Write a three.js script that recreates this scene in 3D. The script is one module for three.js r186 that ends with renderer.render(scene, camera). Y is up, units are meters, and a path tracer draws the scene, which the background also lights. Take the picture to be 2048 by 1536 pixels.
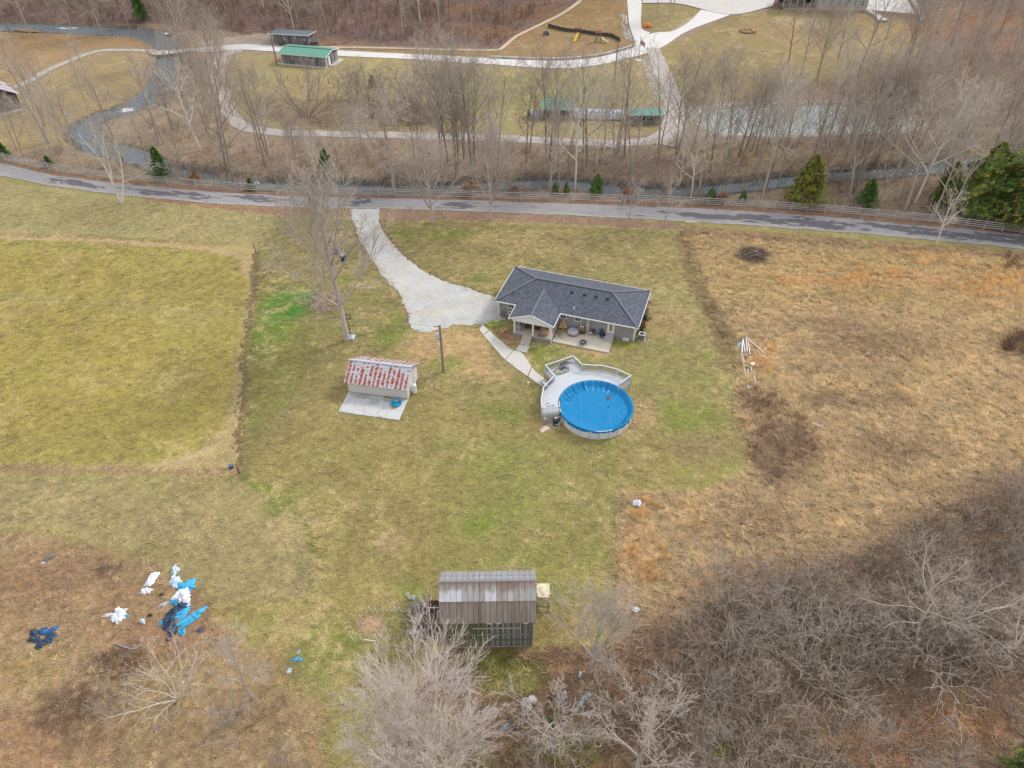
import * as THREE from 'three';
import { mergeGeometries } from 'three/addons/utils/BufferGeometryUtils.js';

// ---------- camera, sky, sun, exposure ----------
const H = 54, PITCH = 41.5 * Math.PI / 180, FPX = 1422;
const scene = new THREE.Scene();
const camera = new THREE.PerspectiveCamera(2 * Math.atan(768 / FPX) * 180 / Math.PI, 4 / 3, 0.5, 4000);
camera.position.set(0, H, 0);
camera.rotation.set(-PITCH, 0, 0);
const renderer = new THREE.WebGLRenderer({ antialias: true });
renderer.toneMapping = THREE.LinearToneMapping;
renderer.toneMappingExposure = 1.6;
renderer.shadowMap.enabled = true;
const GAIN = 1.36;                                   // photograph value / base colour under this light
const SUN = new THREE.Vector3(0.62, 0.66, -0.42).normalize();
{
  const w = 256, h = 128, d = new Float32Array(w * h * 4);
  for (let j = 0; j < h; j++) for (let i = 0; i < w; i++) {
    const el = ((j + 0.5) / h - 0.5) * Math.PI, az = ((i + 0.5) / w - 0.5) * 2 * Math.PI;
    const v = new THREE.Vector3(Math.cos(el) * Math.cos(az), Math.sin(el), Math.cos(el) * Math.sin(az));
    const up = Math.max(0, v.y), c = Math.max(0, v.dot(SUN)), k = 0.66 + 0.1 * up + 0.5 * c ** 6;
    const o = (j * w + i) * 4, g = v.y < 0 ? 0.55 : 1;
    d[o] = k * g * (1.0 - 0.05 * up); d[o + 1] = k * g; d[o + 2] = k * g * (1.02 + 0.09 * up); d[o + 3] = 1;
  }
  const t = new THREE.DataTexture(d, w, h, THREE.RGBAFormat, THREE.FloatType);
  t.mapping = THREE.EquirectangularReflectionMapping; t.magFilter = THREE.LinearFilter; t.needsUpdate = true;
  scene.background = t; scene.environment = t;
}
const sun = new THREE.DirectionalLight(new THREE.Color(1, 0.965, 0.9), 1.5);
sun.position.copy(SUN).multiplyScalar(200).add(new THREE.Vector3(0, 0, -90)); sun.target.position.set(0, 0, -90);
sun.castShadow = true; sun.shadow.radius = 24; sun.shadow.mapSize.set(4096, 4096);
Object.assign(sun.shadow.camera, { left: -160, right: 160, top: 160, bottom: -160, near: 1, far: 600 });
scene.add(sun, sun.target);

// ---------- helpers ----------
let seed = 7;
const rnd = () => { seed = (seed + 0x6d2b79f5) | 0; let t = Math.imul(seed ^ (seed >>> 15), 1 | seed); t = (t + Math.imul(t ^ (t >>> 7), 61 | t)) ^ t; return ((t ^ (t >>> 14)) >>> 0) / 4294967296; };
const rr = (a, b) => a + (b - a) * rnd();
const clamp = (x, a, b) => Math.min(b, Math.max(a, x));
const sstep = (a, b, x) => { const t = clamp((x - a) / (b - a), 0, 1); return t * t * (3 - 2 * t); };
const lerp = (a, b, t) => a + (b - a) * t;
const s2l = (c) => { c /= 255; return c <= 0.04045 ? c / 12.92 : ((c + 0.055) / 1.055) ** 2.4; };
const l2s = (c) => 255 * (c <= 0.0031308 ? c * 12.92 : 1.055 * c ** (1 / 2.4) - 0.055);
const lin = (r, g, b) => [s2l(r) / GAIN, s2l(g) / GAIN, s2l(b) / GAIN];       // base colour of what looks like r, g, b in the photograph
const NT = 512, noiseTab = new Float32Array(NT * NT);
for (let i = 0; i < NT * NT; i++) noiseTab[i] = rnd() * 2 - 1;
function N(x, y) {
  const xf = Math.floor(x), yf = Math.floor(y); let u = x - xf, v = y - yf; u = u * u * (3 - 2 * u); v = v * v * (3 - 2 * v);
  const x0 = xf & 511, x1 = (xf + 1) & 511, y0 = (yf & 511) << 9, y1 = ((yf + 1) & 511) << 9;
  const a = noiseTab[y0 + x0], b = noiseTab[y0 + x1], c = noiseTab[y1 + x0], d = noiseTab[y1 + x1];
  return a + (b - a) * u + (c - a + (a - b - c + d) * u) * v;
}
const F2 = (x, y) => 0.65 * N(x, y) + 0.35 * N(x * 2.1 + 17.3, y * 2.1 + 5.1);
const names = new Map();
const numbered = (n) => { const k = names.get(n) ?? 0; names.set(n, k + 1); return k ? n + '_' + String(k).padStart(3, '0') : n; };
function tag(o, label, category, group) { o.userData = { label, category }; if (group) o.userData.group = group; return o; }
function thing(name, label, category, pos = [0, 0, 0], turn = 0, group) {
  const o = new THREE.Group(); o.name = numbered(name); o.position.set(...pos); o.rotation.y = turn; scene.add(o);
  return tag(o, label, category, group);
}
function part(parent, name, geo, m, kind) {
  const o = new THREE.Mesh(Array.isArray(geo) ? J(geo) : geo, m); o.name = name; o.castShadow = o.receiveShadow = true; parent.add(o);
  if (kind) o.userData.kind = kind;
  return o;
}
function solo(name, geo, m, label, category, group) { const o = part(scene, numbered(name), geo, m); if (label) tag(o, label, category, group); return o; }
function struct(name, geo, m) { const o = part(scene, numbered(name), geo, m); o.userData = { kind: 'structure' }; return o; }
const J = (list) => mergeGeometries(list.map((g) => { const n = g.index ? g.toNonIndexed() : g; for (const k of Object.keys(n.attributes)) if (!['position', 'normal', 'uv'].includes(k)) n.deleteAttribute(k); return n; }));
const box = (w, h, d, x = 0, y = 0, z = 0, ry = 0, rx = 0, rz = 0) => { const g = new THREE.BoxGeometry(w, h, d); if (rx) g.rotateX(rx); if (rz) g.rotateZ(rz); if (ry) g.rotateY(ry); return g.translate(x, y, z); };
const cyl = (r0, r1, h, x = 0, y = 0, z = 0, n = 12) => new THREE.CylinderGeometry(r0, r1, h, n).translate(x, y, z);
const V = (x, y, z) => new THREE.Vector3(x, y, z);
function bar(a, b, r, n = 6, r2 = r) { const d = V(b[0] - a[0], b[1] - a[1], b[2] - a[2]), g = new THREE.CylinderGeometry(r2, r, d.length(), n); g.applyQuaternion(new THREE.Quaternion().setFromUnitVectors(V(0, 1, 0), d.clone().normalize())); return g.translate((a[0] + b[0]) / 2, (a[1] + b[1]) / 2, (a[2] + b[2]) / 2); }
function beam(a, b, w, h) { const d = V(b[0] - a[0], b[1] - a[1], b[2] - a[2]), g = new THREE.BoxGeometry(w, h, d.length()); const m = new THREE.Matrix4().lookAt(V(0, 0, 0), d, V(0, 1, 0)); g.applyMatrix4(m); return g.translate((a[0] + b[0]) / 2, (a[1] + b[1]) / 2, (a[2] + b[2]) / 2); }
const tubeG = (pts, r, n = 6, s = 4) => new THREE.TubeGeometry(new THREE.CatmullRomCurve3(pts.map((p) => V(...p))), pts.length * s, r, n);
// a slab between a quad of points (counter-clockwise seen from outside) and its copy moved by (0, -t, 0) or along its normal
function plate(q, t) {
  const n = V(0, 0, 0).crossVectors(V(...q[1]).sub(V(...q[0])), V(...q[3] ?? q[2]).sub(V(...q[0]))).normalize().multiplyScalar(-t), k = q.length;
  const P0 = q, P1 = q.map((p) => [p[0] + n.x, p[1] + n.y, p[2] + n.z]), pos = [], uv = [];
  const o = V(...q[0]), ex = V(...q[1]).sub(o).normalize(), nn = n.clone().normalize().negate(), ey = V(0, 0, 0).crossVectors(nn, ex);
  const put = (...ps) => { for (const p of ps) { pos.push(...p); const d = V(...p).sub(o); uv.push(d.dot(ex), d.dot(ey)); } };
  for (let i = 1; i + 1 < k; i++) { put(P0[0], P0[i], P0[i + 1]); put(P1[0], P1[i + 1], P1[i]); }
  for (let i = 0; i < k; i++) { const j = (i + 1) % k; put(P0[i], P1[i], P1[j]); put(P0[i], P1[j], P0[j]); }
  const g = new THREE.BufferGeometry(); g.setAttribute('position', new THREE.Float32BufferAttribute(pos, 3)); g.setAttribute('uv', new THREE.Float32BufferAttribute(uv, 2)); g.computeVertexNormals(); return g;
}
const uvBy = (g, f) => { const p = g.attributes.position, uv = []; for (let i = 0; i < p.count; i++) uv.push(...f(p.getX(i), p.getY(i), p.getZ(i))); g.setAttribute('uv', new THREE.Float32BufferAttribute(uv, 2)); return g; };
function tex(w, h, f, srgb = true, wrap = true) {          // f(x, y) -> linear [r, g, b]
  const d = new Uint8Array(w * h * 4);
  for (let j = 0, o = 0; j < h; j++) for (let i = 0; i < w; i++, o += 4) { const c = f(i, j); for (let k = 0; k < 3; k++) d[o + k] = clamp(srgb ? l2s(c[k]) : c[k] * 255, 0, 255); d[o + 3] = 255; }
  const t = new THREE.DataTexture(d, w, h); t.magFilter = THREE.LinearFilter; t.minFilter = THREE.LinearMipmapLinearFilter; t.generateMipmaps = true;
  if (srgb) t.colorSpace = THREE.SRGBColorSpace;
  t.wrapS = t.wrapT = wrap ? THREE.RepeatWrapping : THREE.ClampToEdgeWrapping; t.needsUpdate = true; return t;
}
const mats = new Map();
function mat(r, g, b, rough = 0.9, extra = {}) {
  const k = [r, g, b, rough, JSON.stringify(extra)].join();
  if (!mats.has(k)) { const m = new THREE.MeshStandardMaterial({ roughness: rough, ...extra }); m.color.setRGB(...lin(r, g, b)); mats.set(k, m); }
  return mats.get(k);
}
const texMat = (t, rough = 0.95, extra = {}) => new THREE.MeshStandardMaterial({ map: t, roughness: rough, ...extra });

// ---------- lie of the land ----------
const hill = (x, z) => { const d = -z - 186 - 0.02 * x + 6 * N(x * 0.02, 3.3); return d <= 0 ? 0 : d < 30 ? d * d * 0.0035 : 3.15 + (d - 30) * 0.21 * clamp(1 - (d - 30) / 900, 0.2, 1); };
const hillR = (x, z) => { const d = x - 92 + (z + 130) * 0.35; return d <= 0 || z > -108 ? 0 : Math.min(d * d * 0.003, d * 0.16) * sstep(108, 135, -z) * 0.8; };
const base = (x, z) => hill(x, z) + hillR(x, z);
const RY = (py) => (768 - py) / FPX;
function P(px, py, h = 0) {                                 // where on the land (h above it) a point of the photograph lies
  const u = (px - 1024) / FPX, v = RY(py), dy = v * Math.cos(PITCH) - Math.sin(PITCH), dz = -Math.cos(PITCH) - v * Math.sin(PITCH);
  let t = (h - H) / dy;
  for (let i = 0; i < 24; i++) t = lerp(t, (h + base(u * t, dz * t) - H) / dy, 0.75);
  return [u * t, H + dy * t, dz * t];
}
const G2 = (px, py) => { const p = P(px, py); return [p[0], p[2]]; };
const heightAt = (bx, by, ty) => { const a = P(bx, by), u = RY(ty), s = -(Math.sin(PITCH) - u * Math.cos(PITCH)) / (Math.cos(PITCH) + u * Math.sin(PITCH)); return H + s * -a[2] - a[1]; };   // height of a vertical thing that ends at row ty
const segD = (x, z, a, b) => { const dx = b[0] - a[0], dz = b[1] - a[1], t = clamp(((x - a[0]) * dx + (z - a[1]) * dz) / (dx * dx + dz * dz), 0, 1); return [Math.hypot(x - a[0] - dx * t, z - a[1] - dz * t), t]; };
function lineD(x, z, l) { let m = 1e9; for (let i = 0; i + 1 < l.length; i++) m = Math.min(m, segD(x, z, l[i], l[i + 1])[0]); return m; }
function inside(x, z, p) { let c = false; for (let i = 0, j = p.length - 1; i < p.length; j = i++) if ((p[i][1] > z) !== (p[j][1] > z) && x < (p[j][0] - p[i][0]) * (z - p[i][1]) / (p[j][1] - p[i][1]) + p[i][0]) c = !c; return c; }
const smoothLine = (pts, n = 10) => new THREE.CatmullRomCurve3(pts.map(([x, z]) => V(x, 0, z))).getPoints(pts.length * n).map((p) => [p.x, p.z]);
const px = (list) => list.map(([x, y]) => G2(x, y));

const creekPx = [[-160, 42], [0, 47], [100, 50], [200, 55], [290, 62], [328, 82], [338, 108], [322, 158], [292, 192], [245, 216], [190, 234], [164, 254], [186, 284], [262, 306], [330, 336], [430, 352], [520, 366], [640, 369], [745, 374], [900, 372], [1010, 366], [1120, 362], [1300, 379], [1450, 371], [1640, 350], [1800, 338], [2000, 322], [2200, 316]];
const creek = smoothLine(px(creekPx), 8);
const creekW = (z) => (z < -150 ? 2.9 : z < -122 ? 2.4 : 1.15);
const pondPx = [[1388, 236], [1396, 222], [1440, 213], [1520, 209], [1600, 207], [1690, 209], [1760, 218], [1820, 236], [1850, 252], [1836, 262], [1760, 266], [1680, 270], [1590, 274], [1500, 272], [1430, 266], [1398, 252]];
const pond = smoothLine([...px(pondPx), px(pondPx)[0]], 6);
const creekBox = creek.reduce((b, p) => [Math.min(b[0], p[1]), Math.max(b[1], p[1])], [1e9, -1e9]);
function height(x, z) {
  let h = base(x, z);
  if (z < -104 && z > creekBox[0] - 6) { const d = lineD(x, z, creek), w = creekW(z); if (d < w + 3) h -= 1.05 * sstep(w + 2.6, w - 1.4, d); }
  if (z < -120 && z > -170 && x > 25 && x < 115 && inside(x, z, pond)) { h -= 0.6 * sstep(0, 2.5, lineD(x, z, pond)) + 0.12; }
  return h;
}
// ---------- what covers the ground: colours are drawn on a map of the land, roughened by noise ----------
const CW = 1800, CH = 1230, CS = 5, CX = 180, CZ = 255;
const colC = document.createElement('canvas'), parC = document.createElement('canvas');
for (const c of [colC, parC]) { c.width = CW; c.height = CH; }
const c1 = colC.getContext('2d'), c2 = parC.getContext('2d');
const toC = ([x, z]) => [(x + CX) * CS, (z + CZ) * CS];
function area(pts, col, par, a = 1) {                        // pts in photograph points; par = [greenness, coarseness, leaves] 0..255
  const q = pts.map(([x, y]) => toC(G2(x, y)));
  for (const [c, f] of [[c1, col], [c2, par]]) { if (!f) continue; c.globalAlpha = a; c.fillStyle = `rgb(${f.join()})`; c.beginPath(); q.forEach((p, i) => (i ? c.lineTo(...p) : c.moveTo(...p))); c.closePath(); c.fill(); c.globalAlpha = 1; }
}
function streak(pts, w, col, par, a = 1) {                   // w in metres
  const q = smoothLine(px(pts), 6).map(toC);
  for (const [c, f] of [[c1, col], [c2, par]]) { if (!f) continue; c.globalAlpha = a; c.strokeStyle = `rgb(${f.join()})`; c.lineWidth = w * CS; c.lineCap = c.lineJoin = 'round'; c.beginPath(); q.forEach((p, i) => (i ? c.lineTo(...p) : c.moveTo(...p))); c.stroke(); c.globalAlpha = 1; }
}
function blob(x, y, rx, rz, col, a = 0.9, par = null) {       // a patch that thins out towards its rim
  const [X, Y] = toC(G2(x, y));
  for (const [c, f] of [[c1, col], [c2, par]]) {
    if (!f) continue;
    c.save(); c.translate(X, Y); c.scale(rx * CS, rz * CS); const g = c.createRadialGradient(0, 0, 0, 0, 0, 1);
    g.addColorStop(0, `rgba(${f.join()},${a})`); g.addColorStop(0.55, `rgba(${f.join()},${a * 0.8})`); g.addColorStop(1, `rgba(${f.join()},0)`);
    c.fillStyle = g; c.beginPath(); c.arc(0, 0, 1, 0, 7); c.fill(); c.restore();
  }
}
const LITTER = [150, 129, 108], LP = [30, 180, 105], HILLC = [118, 95, 86], HP = [0, 200, 120];
c1.fillStyle = 'rgb(156,143,88)'; c1.fillRect(0, 0, CW, CH); c2.fillStyle = 'rgb(120,120,10)'; c2.fillRect(0, 0, CW, CH);
c1.fillStyle = `rgb(${HILLC})`; c1.fillRect(0, 0, CW, (CZ + P(1024, -30)[2]) * CS); c2.fillStyle = `rgb(${HP})`; c2.fillRect(0, 0, CW, (CZ + P(1024, -30)[2]) * CS);
// beyond the road
area([[-300, 330], [-300, -60], [2350, -60], [2350, 480], [2048, 470], [1400, 416], [1000, 402], [600, 394], [300, 374], [100, 350]], LITTER, LP);
area([[-300, -60], [2350, -60], [2350, 40], [1560, 20], [1250, 0], [1160, 2], [1060, 58], [1000, 98], [850, 94], [720, 90], [620, 92], [520, 66], [400, 60], [300, 45], [0, 44], [-300, 40]], HILLC, HP);
area([[-60, 60], [120, 62], [250, 64], [305, 78], [318, 108], [306, 155], [275, 190], [225, 213], [165, 228], [145, 256], [140, 290], [60, 305], [-60, 300]], [156, 134, 94], [70, 120, 40]);
area([[-60, 62], [240, 66], [300, 84], [300, 98], [180, 98], [60, 150], [-60, 190]], [158, 128, 88], [30, 110, 60]);
area([[352, 84], [420, 76], [560, 78], [545, 90], [420, 96], [352, 100]], [160, 138, 92], [80, 110, 20]);
area([[450, 120], [480, 108], [560, 112], [690, 112], [850, 122], [1000, 134], [1120, 138], [1260, 118], [1305, 112], [1322, 160], [1340, 230], [1318, 264], [1200, 278], [1050, 270], [900, 264], [640, 260], [560, 256], [484, 232], [462, 206], [444, 160]], [160, 141, 96], [120, 120, 20]);
area([[880, 150], [1010, 145], [1240, 150], [1290, 190], [1260, 215], [1080, 215], [1000, 230], [900, 230]], [146, 139, 82], [150, 100, 5], 0.8);
area([[500, 195], [700, 200], [880, 205], [880, 250], [640, 255], [520, 245]], [136, 116, 94], [40, 180, 90], 0.75);
area([[1060, 62], [1165, 0], [1256, 0], [1256, 60], [1268, 92], [1190, 112], [1130, 120], [1000, 114], [860, 108], [720, 102], [720, 98], [1000, 102]], [150, 120, 78], [40, 90, 40]);
area([[1283, 8], [1372, 10], [1402, 20], [1372, 48], [1341, 63], [1289, 61], [1283, 56]], [150, 134, 86], [100, 100, 20]);
area([[1341, 62], [1402, 22], [1408, 26], [1372, 54], [1348, 63]], [168, 155, 145], [0, 150, 0]);
area([[1300, 108], [1345, 88], [1400, 58], [1465, 32], [1560, 18], [1640, 22], [1740, 26], [1850, 44], [1830, 110], [1745, 160], [1690, 178], [1560, 172], [1520, 196], [1450, 206], [1392, 214], [1372, 190], [1340, 150]], [147, 127, 82], [110, 110, 20]);
area([[1480, 40], [1740, 30], [1850, 44], [1840, 110], [1700, 120], [1560, 90]], [158, 132, 92], [40, 110, 40], 0.8);
blob(1600, 42, 9, 6, [182, 160, 118], 0.8); blob(1380, 170, 9, 9, [142, 128, 74], 0.6); blob(1700, 40, 6, 3, [178, 122, 72], 0.7);
area([[1850, 0], [2350, -40], [2350, 240], [1900, 200], [1790, 160], [1840, 110]], [136, 106, 86], [10, 190, 170]);
for (const [x, y] of [[1850, 20], [1890, 55], [1960, 120], [2010, 150], [1980, 40], [1850, 60], [2040, 100]]) blob(x, y, 9, 7, [170, 112, 68], 0.65);
area([[1340, 278], [1600, 280], [1840, 268], [1960, 260], [2048, 290], [2048, 330], [1700, 330], [1400, 320]], [146, 122, 92], [30, 150, 100]);
for (const [x, y] of [[650, 90], [960, 60], [930, 20], [1010, 70], [1040, 30], [1080, 20]]) blob(x, y, 9, 6, [158, 110, 70], 0.5);
streak([[350, 60], [450, 58], [560, 88]], 2, [96, 72, 60], null, 0.6); streak([[740, 70], [700, 84], [630, 92], [560, 90]], 1.2, [98, 78, 64], null, 0.7);
area([[396, 84], [520, 66], [560, 74], [556, 92], [470, 96], [404, 98]], [172, 156, 138], [0, 140, 0]);
// creek bed and its wet banks
streak(creekPx, 6.6, [112, 98, 82], [10, 200, 60]); streak(creekPx, 4.6, [70, 76, 78], [0, 140, 0]);
for (const [x, y] of [[455, 358], [380, 350]]) blob(x, y, 5, 3, [172, 122, 84], 0.8);
// leaves on both sides of the road
streak([[-60, 322], [100, 348], [240, 366], [440, 384], [600, 392], [800, 396], [1000, 402], [1200, 408], [1400, 416], [1600, 428], [1800, 445], [2100, 475]], 3.6, [146, 116, 94], [0, 200, 150]);
area([[280, 392], [440, 408], [600, 416], [700, 418], [700, 438], [600, 438], [440, 424], [300, 404]], [152, 118, 88], [10, 160, 255]);
area([[752, 418], [1000, 424], [1200, 436], [1360, 446], [1356, 462], [1200, 452], [1000, 442], [880, 444], [770, 440]], [150, 122, 102], [10, 180, 200]);
// fields on the near side
area([[-200, 360], [0, 362], [300, 402], [560, 432], [545, 470], [510, 492], [440, 486], [200, 470], [-200, 466]], [163, 150, 100], [60, 100, 5]);
area([[-200, 466], [0, 468], [440, 490], [515, 492], [505, 600], [490, 760], [480, 945], [-200, 945]], [170, 149, 102], [40, 140, 5]);
area([[-200, 474], [0, 478], [200, 486], [400, 500], [470, 516], [494, 560], [488, 640], [474, 740], [458, 820], [436, 872], [390, 905], [320, 925], [-200, 930]], [164, 149, 76], [70, 110, 0]);
area([[-200, 500], [150, 500], [300, 560], [320, 700], [200, 860], [-200, 880]], [167, 148, 74], [60, 110, 0], 0.6);
streak([[0, 474], [200, 481], [440, 500]], 0.9, [184, 154, 118], null, 0.8); streak([[0, 468], [200, 474], [440, 492]], 0.8, [150, 128, 78], null, 0.6);
streak([[514, 500], [505, 600], [492, 760], [482, 950]], 2.0, [174, 152, 104], [10, 160, 10]); streak([[514, 505], [504, 600], [491, 760], [483, 945]], 1.1, [116, 100, 64], [10, 60, 10]);
streak([[-60, 940], [200, 944], [470, 948]], 1.1, [146, 120, 86], [20, 130, 30], 0.8); streak([[430, 875], [400, 905], [330, 930]], 1, [182, 156, 120], null, 0.6);
// lawn round the house
area([[560, 432], [700, 434], [740, 510], [820, 610], [860, 680], [700, 720], [480, 960], [520, 500]], [150, 136, 82], [150, 130, 30]);
area([[760, 442], [900, 440], [1200, 452], [1360, 460], [1390, 560], [1300, 580], [1030, 530], [980, 580], [880, 556], [800, 500]], [158, 143, 88], [110, 120, 20]);
area([[520, 530], [600, 600], [640, 680], [600, 780], [500, 880], [495, 720]], [136, 134, 62], [200, 110, 0], 0.6);
blob(585, 604, 4.6, 4.2, [78, 142, 26], 1, [255, 110, 0]); blob(565, 622, 3, 3, [76, 138, 26], 0.9); blob(545, 660, 3, 7, [104, 140, 40], 0.6);
for (const [x, y, rx, rz, g] of [[870, 690, 5.5, 5, 1], [930, 700, 4, 5, 1], [950, 730, 3.5, 3, 0.8], [840, 850, 4, 3, 0.7], [1200, 700, 4, 1.6, 0.9], [1180, 905, 6, 2.4, 0.8], [1290, 850, 2.5, 5, 0.8], [1080, 850, 3, 2, 0.8], [790, 830, 2, 3, 0.7], [990, 750, 3, 2, 0.7], [1330, 640, 5, 5, 0.5], [1000, 480, 9, 3, 0.4]]) blob(x, y, rx, rz, [196, 164, 116], g, [30, 130, 0]);
for (const [x, y, rx, rz] of [[1090, 705, 2.5, 1.6], [1250, 690, 2, 1], [1080, 725, 2, 2], [790, 660, 3, 4], [900, 730, 3, 2], [830, 790, 1.6, 1], [1380, 830, 4, 3], [1330, 880, 5, 3], [990, 840, 5, 3], [900, 900, 6, 4], [880, 620, 2, 2], [800, 470, 4, 2], [900, 470, 5, 2], [960, 560, 3, 2]]) blob(x, y, rx, rz, [124, 136, 46], 0.6, [210, 110, 0]);
area([[990, 655], [1032, 664], [1040, 688], [1026, 698], [1008, 686], [978, 655]], [140, 104, 76], [20, 150, 60]);
area([[1284, 600], [1300, 596], [1296, 640], [1280, 668]], [84, 70, 58], [30, 160, 60]);
area([[480, 955], [700, 720], [1050, 860], [1480, 860], [1500, 920], [1470, 975], [1240, 985], [1225, 1300], [1000, 1320], [700, 1320], [560, 1330], [480, 1290], [410, 1220], [300, 1140], [120, 1080], [0, 1040], [-100, 950]], [160, 145, 86], [130, 120, 6]);
area([[-100, 955], [480, 960], [560, 1000], [640, 1120], [620, 1190], [440, 1210], [300, 1130], [100, 1060], [-100, 1030]], [164, 148, 100], [70, 110, 5]);
area([[860, 880], [1240, 880], [1230, 1120], [860, 1140]], [146, 140, 76], [160, 110, 0], 0.5);
streak([[480, 955], [560, 1000], [610, 1060], [632, 1120], [628, 1180]], 1.0, [122, 122, 56], [200, 130, 0], 0.7); streak([[490, 960], [400, 970], [200, 1050]], 0.6, [140, 130, 70], null, 0.5);
blob(780, 1085, 2, 1.8, [184, 158, 116], 0.9); blob(800, 1200, 3, 1.2, [180, 156, 110], 0.7); blob(680, 1330, 4, 3, [180, 156, 112], 0.6); blob(590, 1290, 4, 3, [170, 146, 104], 0.5);
for (const [x, y] of [[690, 1290], [740, 1330], [640, 1260], [820, 1190], [1000, 1190], [960, 1050], [1110, 1190], [560, 1010]]) blob(x, y, 2, 1.6, [118, 132, 44], 0.55, [220, 110, 0]);
// rough field on the right
const roughPx = [[1362, 458], [1700, 484], [2060, 512], [2400, 540], [2400, 1300], [1225, 1300], [1236, 985], [1330, 984], [1430, 972], [1490, 944], [1504, 910], [1486, 856], [1466, 820], [1474, 770], [1466, 700], [1432, 650], [1404, 590], [1380, 520]];
area(roughPx, [172, 146, 100], [50, 200, 20]);
area([[1362, 458], [1404, 590], [1500, 620], [1700, 600], [2060, 640], [2060, 512], [1700, 484]], [172, 147, 94], [50, 200, 10], 0.8);
streak([[1366, 470], [1384, 540], [1412, 610], [1446, 670], [1462, 730]], 2.4, [140, 120, 76], [40, 100, 10]); streak([[762, 442], [786, 492], [816, 522], [852, 548], [892, 566], [944, 582], [990, 596]], 0.8, [132, 106, 80], [10, 150, 60]); streak([[700, 440], [735, 512], [800, 592], [818, 650]], 0.5, [150, 124, 92], [10, 150, 40]);
for (const [x, y, rx, rz] of [[1950, 560, 10, 4], [1800, 560, 8, 3], [1650, 560, 7, 3], [2000, 600, 8, 3], [1870, 510, 7, 2], [1530, 705, 2, 4], [1620, 520, 5, 1.5], [1270, 1080, 3, 3], [1300, 1140, 2, 2], [1260, 1010, 1.6, 1]]) blob(x, y, rx, rz, [188, 150, 98], 0.5, [0, 220, 0]);
for (const [x, y, rx, rz] of [[1750, 690, 10, 4], [1640, 650, 6, 2], [1560, 900, 5, 5], [1800, 900, 8, 3], [1700, 800, 8, 2], [1500, 1050, 6, 3]]) blob(x, y, rx, rz, [134, 106, 74], 0.55);
for (const [x, y, rx, rz] of [[1560, 870, 4, 3], [1510, 800, 3, 2.5], [1600, 900, 3, 2], [1500, 1150, 4, 2], [1540, 950, 2, 3]]) blob(x, y, rx, rz, [122, 94, 70], 0.55);
blob(1400, 895, 4, 3, [150, 128, 92], 0.7); blob(1150, 1250, 4, 2, [150, 130, 70], 0.5);
streak([[1240, 985], [1232, 1100], [1226, 1300]], 0.9, [144, 128, 82], null, 0.5);
area([[1362, 450], [1700, 476], [2100, 506], [2100, 522], [1700, 496], [1370, 470]], [150, 122, 84], [10, 200, 150], 0.8);
// brown corner on the left, thicket floor on the right
area([[-200, 1050], [60, 1068], [160, 1090], [300, 1135], [395, 1180], [430, 1250], [520, 1300], [600, 1340], [640, 1420], [660, 1600], [-200, 1600]], [164, 136, 92], [40, 190, 60]);
blob(130, 1190, 12, 5.5, [158, 126, 84], 0.7, [0, 170, 120]); blob(280, 1240, 8, 4, [158, 126, 86], 0.7, [0, 170, 120]); blob(60, 1160, 6, 4, [154, 116, 78], 0.6); blob(60, 1480, 8, 3, [150, 110, 78], 0.7);
for (const [x, y, rx, rz] of [[230, 1330, 3.6, 1.7], [160, 1400, 3.6, 1.5], [250, 1310, 2, 1.2], [120, 1440, 3, 1.2], [215, 1140, 1.4, 1]]) blob(x, y, rx, rz, [96, 70, 48], 0.85);
blob(340, 1270, 5, 3, [150, 110, 78], 0.6); blob(60, 1330, 4, 2, [158, 132, 76], 0.6); blob(620, 1330, 3, 3, [120, 128, 52], 0.5);
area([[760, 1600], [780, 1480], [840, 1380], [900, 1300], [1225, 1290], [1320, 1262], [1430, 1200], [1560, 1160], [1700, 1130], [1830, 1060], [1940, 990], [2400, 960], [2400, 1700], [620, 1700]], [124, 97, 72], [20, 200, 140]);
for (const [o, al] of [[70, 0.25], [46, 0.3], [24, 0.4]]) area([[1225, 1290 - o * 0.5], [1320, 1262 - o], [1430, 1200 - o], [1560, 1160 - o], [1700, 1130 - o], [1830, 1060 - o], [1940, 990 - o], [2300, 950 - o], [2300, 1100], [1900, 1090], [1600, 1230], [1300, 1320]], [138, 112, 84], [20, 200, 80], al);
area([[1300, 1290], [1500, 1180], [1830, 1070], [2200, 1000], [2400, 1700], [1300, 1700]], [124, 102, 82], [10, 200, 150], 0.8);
for (const [x, y, rx, rz] of [[1020, 1350, 3.4, 2.4], [960, 1320, 2.4, 1.2], [1090, 1500, 2.6, 1.4], [940, 1520, 3, 1], [1170, 1490, 2, 1.6], [1440, 1500, 1.4, 1]]) blob(x, y, rx, rz, [122, 124, 40], 0.85, [200, 110, 0]);
for (const [x, y, rx, rz] of [[1480, 1340, 2, 2], [1850, 1450, 3, 2], [1950, 1440, 3, 2], [1240, 1420, 2, 2], [1760, 1500, 4, 2]]) blob(x, y, rx, rz, [140, 92, 52], 0.7);
blob(848, 1238, 2.4, 2.2, [76, 68, 64], 1, [0, 200, 0]); blob(862, 1262, 2.4, 1.4, [70, 60, 56], 0.9, [0, 200, 0]); blob(846, 1210, 1.4, 0.6, [124, 122, 132], 0.9); blob(980, 1290, 4, 0.6, [128, 86, 60], 0.8);
area([[726, 1230], [776, 1228], [764, 1274], [716, 1276]], [182, 152, 118], [10, 160, 20]); blob(790, 1240, 1.6, 1.4, [118, 122, 58], 0.6);

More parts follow.
